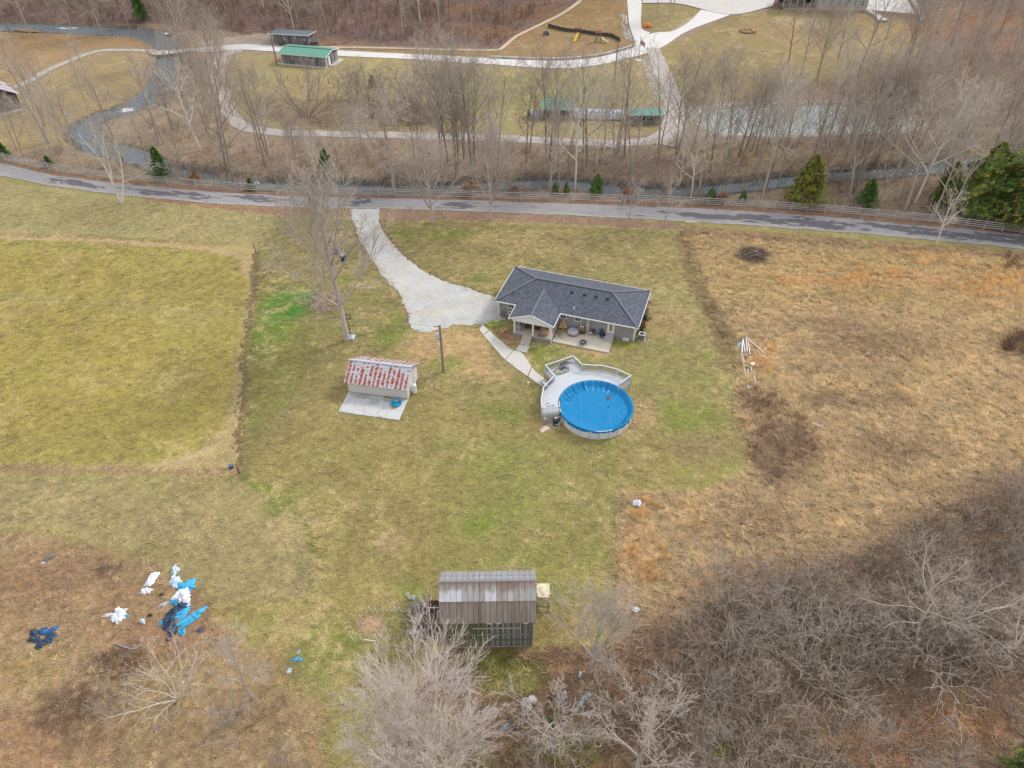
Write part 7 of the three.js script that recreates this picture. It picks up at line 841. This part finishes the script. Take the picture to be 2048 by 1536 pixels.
  lay(1274, 1010, 0.55, 0.55, 0.3, pW, 0, 'white plastic bag on the orange grass below the mown corner', 'plastic_bag', 'plastic bag', 0.25, 1); lay(1271, 1222, 0.5, 0.35, 0.2, pW, 0, 'white plastic bag in the rough grass right of the barn', 'plastic_bag', 'plastic bag', 0.25, 1);
  lay(1088, 858, 1.1, 0.6, 0.14, mat(232, 216, 200, 0.6), 0.6, 'cream cloth lying on the grass left of the pool filter', 'cloth', 'cloth', 0, 1);
  lay(724, 1369, 0.25, 0.25, 0.2, mat(220, 110, 130, 0.5), 0, 'small pink thing on the grass left of the big tree', 'debris', 'debris', 0.05, 1);
  // rubbish in the thicket below the barn
  lay(1056, 1407, 0.9, 0.8, 0.35, mat(208, 198, 196), 0.3, 'pale bundle of rubbish in the thicket below the barn', 'rubbish_heap', 'rubbish', 0.05, 1); lay(1104, 1397, 0.45, 0.3, 0.25, mat(76, 66, 78), 0, 'dark purple bundle in the thicket below the barn', 'rubbish_heap', 'rubbish', 0.05, 1); lay(1131, 1400, 0.35, 1.0, 0.2, mat(176, 176, 178), 0.1, 'grey rag strung out in the thicket right of the dark bundle', 'rubbish_heap', 'rubbish', 0.05, 1); lay(1172, 1396, 0.7, 0.4, 0.2, pPale, 0.4, 'white scraps at the top of the pale board in the thicket', 'rubbish_heap', 'rubbish', 0.05, 1); lay(1160, 1349, 0.25, 0.35, 0.15, pPale, 0, 'small pale scrap in the thicket right of the barn corner', 'rubbish_heap', 'rubbish', 0.05, 1);
  const board = (x0, y0, x1, y1, w, m, label, lift = 0.1) => { const a = P(x0, y0), b = P(x1, y1); solo('board', beam([a[0], lift, a[2]], [b[0], lift + 0.05, b[2]], w, 0.05), m, label, 'board'); };
  board(1150, 1422, 1168, 1400, 0.22, mat(206, 214, 214), 'pale grey board lying in the thicket below the barn'); board(1164, 1448, 1168, 1406, 0.07, mat(206, 150, 98), 'orange-brown stick lying beside the pale grey board'); board(1006, 1449, 1016, 1464, 0.2, mat(52, 132, 184), 'bright blue board in the brush below the barn'); board(1015, 1438, 1030, 1462, 0.28, mat(74, 78, 88), 'dark board beside the bright blue one in the brush'); board(1098, 1404, 1106, 1424, 0.16, mat(116, 108, 50), 'mossy board below the dark purple bundle');
  { const c = P(980, 1430), t = thing('wire_hoop', 'round pale wire hoop half hidden by the big bottom tree', 'hoop', [c[0], 0.5, c[2]]); part(t, 'rim', new THREE.TorusGeometry(0.55, 0.02, 5, 30).rotateX(1.2), mat(210, 210, 214)); part(t, 'mesh', [-2, -1, 0, 1, 2].flatMap((i) => [bar([i * 0.18, 0, -0.45], [i * 0.18, 0, 0.45], 0.008, 4), bar([-0.45, 0, i * 0.18], [0.45, 0, i * 0.18], 0.008, 4)]).map((g) => g.rotateX(-0.37)), mat(210, 210, 214)); }
  for (const [x0, y0, x1, y1, l] of [[1574, 1276, 1620, 1266, 'upper of two grey rails lying in the thicket edge at the right'], [1578, 1280, 1622, 1272, 'lower of two grey rails lying in the thicket edge at the right']]) board(x0, y0, x1, y1, 0.12, mat(168, 166, 160), l, 0.2);
  // white pipes at the mown edge
  const pz = (x, y) => P(1440 + x * 0.0911, 660 + y * 0.0911), pipe = (x0, y0, x1, y1, label, r = 0.055, lift = 0.16, m = pW) => { const a = pz(x0, y0), b = pz(x1, y1); for (let q = 0; q <= 6; q++) bare.push([lerp(a[0], b[0], q / 6), lerp(a[2], b[2], q / 6), 0.24]); solo('white_pipe', bar([a[0], lift, a[2]], [b[0], lift, b[2]], r, 8), m, label, 'pipe', 'white pipes in the heap by the mown edge'); };
  pipe(560, 200, 950, 530, 'white pipe lying apart, pointing away to the right of the heap', 0.06, 0.3); pipe(605, 225, 652, 555, 'rightmost long white pipe of the heap'); pipe(562, 215, 592, 500, 'white pipe second from the right in the heap', 0.06, 0.22); pipe(495, 220, 545, 505, 'white pipe third from the right in the heap', 0.06, 0.2); pipe(490, 260, 475, 530, 'short thick white pipe at the left side of the heap', 0.08); pipe(462, 530, 560, 1010, 'longest thin white pipe running down the left of the heap', 0.04, 0.12); pipe(500, 540, 530, 760, 'thin white pipe beside the longest one', 0.03, 0.1); pipe(655, 600, 665, 690, 'short white pipe end below the right side of the heap'); pipe(668, 830, 690, 920, 'short white pipe below the flat white plate'); pipe(735, 1015, 775, 1170, 'white pipe lying alone below the heap at the right', 0.06); pipe(600, 1230, 612, 1310, 'left one of the two short white pipes at the bottom of the heap', 0.05); pipe(650, 1235, 640, 1310, 'right one of the two short white pipes at the bottom of the heap', 0.06); pipe(600, 880, 615, 990, 'thin white pipe in the middle of the lower heap', 0.03);
  { const a = pz(720, 765), t = thing('white_plate', 'flat white plate tilted in the grass beside the white pipes', 'plate', [a[0], 0.2, a[2]], 0.4); part(t, 'plate', box(0.6, 0.03, 0.4, 0, 0, 0, 0, 0.25), pW); part(t, 'rim', box(0.62, 0.05, 0.03, 0, 0.04, -0.2), pPale); } lay(1479, 692, 0.5, 0.8, 0.2, mat(176, 196, 194, 0.5), 0.2, 'greenish white plastic crumpled at the left of the pipes', 'plastic_sheet', 'plastic sheet', 0.1, 1); { const a = pz(985, 460); solo('white_disc', cyl(0.09, 0.09, 0.06, 0, 0, 0, 12), pW, 'small white cap in the grass beyond the end of the stray pipe', 'cap').position.set(a[0], 0.25, a[2]); }
  // brush piles
  const pile = (x, y, r, n, cols, label, lg) => { const p = P(x, y), t = thing('brush_pile', label, 'brush pile', [p[0], 0, p[2]]), w = [new Wood(), new Wood()]; for (let i = 0; i < n; i++) { const a = rr(0, 6.28), q = rr(0, 1) ** 0.6 * r, l = rr(0.6, 1.6), b = rr(0, 6.28), y0 = rr(0.05, 0.75) * (1 - q / r * 0.8), s = V(Math.cos(a) * q, y0, Math.sin(a) * q), e = s.clone().add(V(Math.cos(b) * l, rr(-0.35, 0.45), Math.sin(b) * l)); e.y = Math.max(0.02, e.y); w[i % 2].tube([s, s.clone().lerp(e, 0.5).add(V(rr(-0.1, 0.1), rr(0, 0.12), rr(-0.1, 0.1))), e], [rr(0.012, 0.03), 0.015, 0.006], 4, cols[i % cols.length], true); } part(t, 'sticks', w[0].geo(), barkM); part(t, 'twigs', w[1].geo(), barkM); for (const [x0, z0, x1, z1, y1] of lg) part(t, 'limb', bar([x0, 0.35, z0], [x1, y1, z1], 0.055, 7, 0.035), mat(196, 182, 168)); };
  const dk = [bk(92, 76, 66), bk(110, 92, 80), bk(74, 62, 56), bk(150, 132, 116)];
  bare.push([P(1506, 512)[0], P(1506, 512)[2], 1.9], [P(785 * 0.3027, 1230)[0], P(785, 1230)[2], 0.8]); pile(1506, 512, 2.3, 800, dk, 'dark heap of cut branches in the rough field near the road', [[-1.4, 0.2, 0.6, -0.3, 0.7], [0.2, -0.9, 1.1, 0.1, 0.6], [0.3, 0.3, 3.0, 1.6, 0.1], [-0.6, 0.6, 0.9, 0.5, 0.6], [-0.2, -0.5, 0.3, 0.9, 0.7]]);
  pile(652, 606, 2.4, 600, [bk(176, 150, 132), bk(190, 166, 146), bk(150, 126, 110), bk(204, 184, 166)], 'pinkish grey heap of cut branches beside the bright green grass', [[-1.6, 1.0, -0.4, 0.1, 0.5], [0.2, 0.6, 1.6, -0.6, 0.5]]);
  for (const [x0, y0, x1, y1, l] of [[1625, 850, 1652, 865, 'pale dead limb lying in the rough field right of the brambles'], [1372, 446, 1402, 450, 'pale log lying at the roadside by the corner of the rough field']]) { const a = P(x0, y0), b = P(x1, y1), w = new Wood(); w.tube([V(a[0], 0.2, a[2]), V((a[0] + b[0]) / 2 + 0.2, 0.35, (a[2] + b[2]) / 2), V(b[0], 0.15, b[2])], [0.07, 0.05, 0.02], 6, cPale[0], true); w.tube([V((a[0] + b[0]) / 2 + 0.2, 0.35, (a[2] + b[2]) / 2), V((a[0] + b[0]) / 2 + 0.6, 0.6, (a[2] + b[2]) / 2 - 0.5)], [0.04, 0.01], 5, cPale[1], true); solo('dead_limb', w.geo(), barkM, l, 'branch'); }
  // basketball hoop, bins, things on and by the deck
  { const p = P(701, 676), t = thing('basketball_hoop', 'portable basketball hoop with a black frame and white base beside the tall yard tree', 'basketball hoop', [p[0], 0, p[2]], -0.15), hh = 2.75; part(t, 'base', box(1.05, 0.28, 0.75, 0, 0.14, 0), mat(216, 220, 226)); part(t, 'base_top', box(0.55, 0.05, 0.4, 0, 0.3, 0), mat(150, 170, 196)); part(t, 'pole', bar([0, 0.25, -0.2], [-0.12, hh, -0.35], 0.05, 8), black); part(t, 'backboard_frame', [box(1.1, 0.08, 0.06, -0.1, hh + 0.1, -0.1), box(1.1, 0.08, 0.06, -0.1, hh + 0.75, -0.1), box(0.08, 0.6, 0.06, -0.62, hh + 0.42, -0.1), box(0.08, 0.6, 0.06, 0.42, hh + 0.42, -0.1), box(0.5, 0.05, 0.05, -0.1, hh + 0.55, -0.1)], black); part(t, 'rim', new THREE.TorusGeometry(0.23, 0.02, 6, 18).rotateX(1.57).translate(-0.1, hh + 0.18, 0.2), mat(190, 90, 50)); part(t, 'brace', bar([-0.12, hh - 0.5, -0.35], [-0.1, hh + 0.3, -0.12], 0.03), black); }
  for (const [x, y, l, s] of [[672, 508, 'dark blue wheeled bin behind the tall yard tree, the one nearer the road', 0.2], [687, 522, 'dark blue wheeled bin with a paler lid behind the tall yard tree', 0.8]]) { const p = P(x, y), t = thing('wheeled_bin', l, 'bin', [p[0], 0, p[2]], s); part(t, 'body', new THREE.CylinderGeometry(0.46, 0.36, 0.95, 4).rotateY(0.785).translate(0, 0.55, 0), mat(62, 72, 98, 0.5)); part(t, 'lid', box(0.72, 0.06, 0.74, 0, 1.05, 0, 0, 0.08), s > 0.5 ? mat(150, 156, 170, 0.5) : mat(86, 98, 128, 0.5)); for (const q of [-0.3, 0.3]) part(t, 'wheel', cyl(0.12, 0.12, 0.06, 0, 0, 0, 12).rotateZ(1.57).translate(q, 0.12, -0.34), black); }
  { const p = P(463, 935), t = thing('plastic_tub', 'grey-blue plastic tub lying on the field corner beside the thin post', 'tub', [p[0], 0.18, p[2]], 0.4); part(t, 'tub', new THREE.CylinderGeometry(0.24, 0.18, 0.5, 14, 1, true).rotateZ(1.3), new THREE.MeshStandardMaterial({ color: new THREE.Color().setRGB(...lin(74, 84, 104)), roughness: 0.5, side: THREE.DoubleSide })); part(t, 'rim', new THREE.TorusGeometry(0.24, 0.025, 6, 18).rotateY(1.57).translate(-0.24, 0.06, 0), mat(176, 186, 204)); }
  { const t = thing('pool_filter', 'black pool filter and pump on a concrete pad between deck and pool', 'pool filter', [4.62, 0, -54.5], -0.25); part(t, 'pad', box(1.15, 0.1, 0.85, 0, 0.05, 0), mat(176, 176, 172)); part(t, 'sand_tank', [new THREE.SphereGeometry(0.3, 16, 12).scale(1, 1.1, 1).translate(0.05, 0.5, -0.05), cyl(0.22, 0.26, 0.2, 0.05, 0.2, -0.05, 14)], mat(46, 56, 64, 0.35)); part(t, 'valve', [cyl(0.1, 0.1, 0.16, 0.05, 0.88, -0.05), box(0.3, 0.05, 0.05, 0.05, 0.97, -0.05, 0.4)], mat(226, 228, 230, 0.4)); part(t, 'pump', [cyl(0.12, 0.12, 0.5, 0, 0, 0, 12).rotateZ(1.57).translate(0.1, 0.24, 0.28), box(0.3, 0.1, 0.24, 0.1, 0.14, 0.28)], black); part(t, 'pipe', [tubeG([[0.15, 0.9, -0.05], [0.4, 1.0, -0.2], [0.55, 0.9, -0.5], [0.5, 0.95, -0.9]], 0.04, 7, 6), tubeG([[0.1, 0.35, 0.4], [0.55, 0.4, 0.2], [0.65, 0.7, -0.3]], 0.04, 7, 6)], mat(206, 206, 176, 0.5)); }
  { const c = P(1123, 742, 1.3), t = thing('folded_canopy', 'collapsed grey and beige canopy lying on the deck in its far corner', 'canopy', [c[0], 1.3, c[2]], 0.5); part(t, 'beige_cloth', crumple(1.9, 1.0, 0.14, 101, 0.12), mat(178, 176, 152)); const a = part(t, 'grey_cloth', crumple(1.1, 0.7, 0.2, 102, 0.15), mat(92, 98, 104)); a.position.set(0.35, 0.06, -0.15); part(t, 'frame', [[-0.9, 0.4, 0.7, 0.5], [-0.95, -0.3, 0.2, -0.55], [0.7, 0.5, 1.0, -0.2], [-0.9, 0.4, -0.95, -0.3], [0.1, 0.5, 0.6, -0.4]].map(([x0, z0, x1, z1]) => bar([x0, 0.12, z0], [x1, 0.14, z1], 0.03, 6)), mat(70, 78, 76)); const u = P(1141, 725, 1.3), w = thing('folded_umbrella', 'folded white umbrella with its pole lying in the far corner of the deck', 'umbrella', [u[0], 1.3, u[2]], 0.35); part(w, 'cloth', new THREE.ConeGeometry(0.26, 1.3, 9).rotateZ(1.5).translate(0.1, 0.26, 0), mat(238, 236, 236)); part(w, 'tuft', crumple(0.8, 0.6, 0.4, 105, 0.3), mat(240, 238, 238)).position.set(0.5, 0.02, -0.05); part(w, 'pole', bar([-1.5, 0.14, 0.45], [0.4, 0.25, 0], 0.03, 7), mat(226, 216, 204)); const d = P(1127, 728, 1.3), l = thing('lounger_cushion', 'dark grey cushion behind the collapsed canopy on the deck', 'cushion', [d[0], 1.3, d[2]], 0.45); part(l, 'pad', box(1.1, 0.14, 0.42, 0, 0.1, 0), mat(74, 80, 94)); part(l, 'seam', box(0.04, 0.15, 0.43, 0.1, 0.1, 0), mat(50, 54, 64)); }
  { const c = P(1101, 813, 1.3), t = thing('deck_plank', 'dark plank lying across the near end of the deck', 'plank', [c[0], 1.3, c[2]], 0.12); part(t, 'plank', box(0.95, 0.06, 0.12, 0, 0.04, 0), mat(70, 74, 82)); part(t, 'batten', box(0.1, 0.04, 0.2, 0.3, 0.08, 0), mat(96, 100, 106)); const b = P(1094, 807, 1.3); solo('small_brush', J([box(0.16, 0.05, 0.07, 0, 0.03, 0), bar([0.06, 0.05, 0], [0.2, 0.08, 0.03], 0.014)]), mat(92, 96, 100), 'small dark brush on the deck floor near the dark plank', 'brush').position.set(b[0], 1.3, b[2]); }
  { const p = P(1089, 832), t = thing('pool_light', 'round white disc on the ground below the near end of the deck', 'disc', [3.55, 0.75, -54.68]); part(t, 'disc', cyl(0.17, 0.17, 0.05, 0, 0, 0, 20).rotateX(1.5), white); part(t, 'ring', new THREE.TorusGeometry(0.17, 0.02, 6, 20).translate(0, 0, 0.02), mat(206, 206, 200)); }
  { const p = P(1280, 813); solo('white_ball', new THREE.SphereGeometry(0.13, 14, 10), mat(232, 228, 214, 0.5), 'small pale ball on the grass right of the pool', 'ball').position.set(p[0], 0.11, p[2]); const q = P(1057, 766); solo('paper_scrap', crumple(0.25, 0.2, 0.08, 120, 0.3), pW, 'small white scrap on the grass left of the walkway end', 'scrap').position.set(q[0], 0.04, q[2]); const h = P(1296, 685), t = thing('hose_bits', 'pale grey hose scraps on the grass beside the air-conditioning unit', 'hose', [h[0], 0.04, h[2]]); part(t, 'hose', tubeG([[-0.4, 0, 0.2], [-0.1, 0.03, 0], [0.3, 0, -0.15], [0.5, 0.02, 0.05]], 0.03, 5, 6), mat(190, 192, 198)); part(t, 'fitting', box(0.18, 0.1, 0.12, 0.2, 0.04, -0.3), mat(226, 226, 228)); }
  // flower bed along the right-hand end of the house
  for (const [x, z, s, i, l] of [[8.95, -2.2, 0.55, 0, 'small green shrub in the bed by the right-hand house end, farthest from the patio'], [8.98, -0.9, 0.45, 1, 'small orange shrub in the bed by the right-hand house end'], [9.0, 0.5, 0.6, 0, 'small green shrub in the bed nearest the air-conditioning unit']]) { const o = evergreen(0.7, 0.45, 90, i ? [lin(186, 132, 76), lin(160, 112, 70)] : [lin(96, 120, 52), lin(76, 98, 46)], (t) => 1 - 0.5 * t), p = HW(x, 0, z); o.name = numbered('bed_shrub'); o.position.set(...p); scene.add(o); tag(o, l, 'shrub'); }
}
// ---------- grass: blades in tufts, coloured by the ground they grow from ----------
function tuft(n, h, w, lean) { const p = []; for (let i = 0; i < n; i++) { const a = i / n * 6.283 + rr(-0.4, 0.4), r = w * rr(0.05, 0.6), bw = w * 0.17, c = Math.cos(a), s = Math.sin(a), x = c * r, z = s * r, L = h * rr(0.6, 1.1), o = lean * rr(0.6, 1.4); p.push(x + s * bw, -0.01, z - c * bw, x - s * bw, -0.01, z + c * bw, x + c * o, L, z + s * o); } const g = new THREE.BufferGeometry(); g.setAttribute('position', new THREE.Float32BufferAttribute(p, 3)); g.computeVertexNormals(); if (g.attributes.normal.getY(0) < 0) console.log('blades face down'); return g; }
const grassM = new THREE.MeshPhysicalMaterial({ roughness: 1, side: THREE.DoubleSide, transmission: 0.3, thickness: 0 });
const covered = [px([[706, 419], [741, 508], [809, 590], [827, 644], [852, 660], [1006, 636], [1006, 610], [888, 566], [781, 493], [755, 418]]), px([[959, 661], [1010, 720], [1086, 776], [1096, 762], [1056, 690], [968, 648]]), [HW(-9.2, 0, -5), HW(8.7, 0, -5), HW(8.7, 0, 2.9), HW(6.2, 0, 5.95), HW(-1, 0, 6), HW(-1, 0, 7.6), HW(-6.2, 0, 6.4), HW(-9.2, 0, 2.9)].map((p) => [p[0], p[2]]), px([[680, 826], [798, 842], [834, 728], [695, 716]]), [[-5.7, -28.9], [1.8, -28.9], [1.8, -33.2], [-7.3, -33.2], [-7.3, -31.5]]];
function sow(polys, per, geo, s0, s1, name, label, category, dark = 1, wash = 0.04, skip) {
  const l = [];
  for (const poly of polys) {
    const q = px(poly), b = q.reduce((m, p) => [Math.min(m[0], p[0]), Math.max(m[1], p[0]), Math.min(m[2], p[1]), Math.max(m[3], p[1])], [1e9, -1e9, 1e9, -1e9]), n = Math.round((b[1] - b[0]) * (b[3] - b[2]) * per);
    for (let i = 0; i < n; i++) {
      const x = rr(b[0], b[1]), z = rr(b[2], b[3]); if (!inside(x, z, q) || covered.some((c) => inside(x, z, c)) || Math.hypot(x - PC[0], z - PC[1]) < PR + 0.1 || bare.some((b) => Math.hypot(x - b[0], z - b[1]) < b[2])) continue;
      const d = 0.5 + 0.5 * N(x * 0.3, z * 0.3) + 0.4 * N(x * 1.1, z * 1.1); if (skip && skip(x, z, d)) continue;
      const c = groundColour(x, z), k = dark * rr(0.85, 1.2), g0 = (c[0] + c[1] + c[2]) / 3; for (let q = 0; q < 3; q++) c[q] = lerp(c[q], g0, wash); l.push([x, height(x, z), z, rr(s0, s1) * (0.75 + 0.4 * clamp(d, 0, 1)), rr(0, 6.28), [c[0] * k, c[1] * k, c[2] * k], rr(0.7, 1.2), rr(-0.25, 0.25), rr(-0.3, 0.15)]);
    }
  }
  return scatter(name, geo, grassM, l, label, category);
}
const upright = tuft(9, 0.75, 0.2, 0.2), clump = tuft(11, 0.4, 0.34, 0.5), short = tuft(8, 0.06, 0.3, 0.2), mid = tuft(9, 0.2, 0.34, 0.36);
sow([roughPx.map(([x, y]) => [Math.min(x, 2120), Math.min(y, 1290)])], 20, clump, 0.4, 0.9, 'tall_grass', 'tall straw-coloured grass of the rough field at the right', 'grass', 2.12, 0.2);
sow([[[-60, 1055], [60, 1068], [160, 1090], [300, 1135], [395, 1180], [430, 1250], [520, 1300], [600, 1340], [640, 1420], [660, 1560], [-60, 1560]]], 16, mid, 0.35, 0.8, 'tall_grass', 'dry brown grass in the lower left corner', 'grass', 1.75, 0.2);
sow([[[800, 1560], [800, 1480], [860, 1380], [920, 1300], [1225, 1290], [1320, 1262], [1430, 1200], [1560, 1160], [1700, 1130], [1830, 1060], [1940, 990], [2100, 970], [2100, 1560]]], 7, mid, 0.5, 1.2, 'dead_grass', 'dead grass and stems on the thicket floor', 'grass', 1.45);
sow([[[520, 430], [760, 440], [1000, 446], [1362, 462], [1404, 590], [1466, 700], [1466, 820], [1504, 910], [1430, 972], [1236, 985], [1225, 1290], [920, 1300], [860, 1380], [790, 1560], [660, 1560], [640, 1420], [520, 1300], [410, 1220], [300, 1140], [-60, 1050], [-60, 950], [480, 955], [500, 700]]], 14, short, 0.7, 1.35, 'lawn_grass', 'mown grass of the lawn round the house', 'grass', 1.42);
sow([[[-100, 476], [200, 484], [400, 498], [480, 520], [496, 600], [480, 780], [440, 880], [330, 930], [-100, 935]]], 9, short, 0.9, 1.4, 'field_grass', 'short yellow-green grass of the field at the left', 'grass', 1.42);
sow([[[-60, 365], [300, 405], [560, 434], [520, 490], [-60, 470]], [[1362, 452], [2060, 505], [2060, 520], [1370, 470]]], 9, mid, 0.25, 0.6, 'verge_grass', 'rough grass along the near side of the road', 'grass', 1.5);
{ // orange bunch grass standing in drifts on the rough field
  const l = [], c0 = lin(214, 180, 124).map((v) => v * 1.5), drift = (x, y, rx, rz, n) => { const p = G2(x, y); for (let i = 0; i < n; i++) { const a = rr(0, 6.28), r = Math.sqrt(rnd()), X = p[0] + rx * r * Math.cos(a), Z = p[1] + rz * r * Math.sin(a); if (N(X * 0.5, Z * 0.8) + 0.4 * N(X * 1.7, Z * 1.7) < 0.02) continue; const k = rr(0.75, 1.25); l.push([X, 0, Z, rr(0.55, 1.1), rr(0, 6), [c0[0] * k, c0[1] * k * rr(0.95, 1.06), c0[2] * k], 1, rr(-0.1, 0.1), rr(-0.35, -0.05)]); } };
  drift(1930, 540, 12, 2.6, 900); drift(2010, 575, 9, 2.6, 700); drift(1760, 540, 9, 2.4, 420); drift(1640, 555, 8, 2.2, 300); drift(1840, 505, 7, 1.6, 240); drift(1560, 560, 4, 1.6, 110); drift(1700, 580, 12, 3, 260); drift(1528, 705, 1.8, 2.2, 170); drift(1520, 740, 1.5, 2.0, 130); drift(1620, 480, 1.6, 1.0, 40); drift(1376, 480, 1.0, 1.0, 40); drift(1280, 1020, 2.4, 1.6, 150); drift(1290, 1120, 2.4, 2.2, 170); drift(1360, 1040, 3, 2, 70); drift(1850, 720, 6, 3, 70); drift(1750, 860, 12, 8, 130); drift(1900, 900, 8, 6, 80); drift(1480, 850, 1, 2, 40);
  scatter('bunch_grass', upright, grassM, l, 'orange bunch grass standing in drifts on the rough field at the right', 'grass');
}
renderer.render(scene, camera);
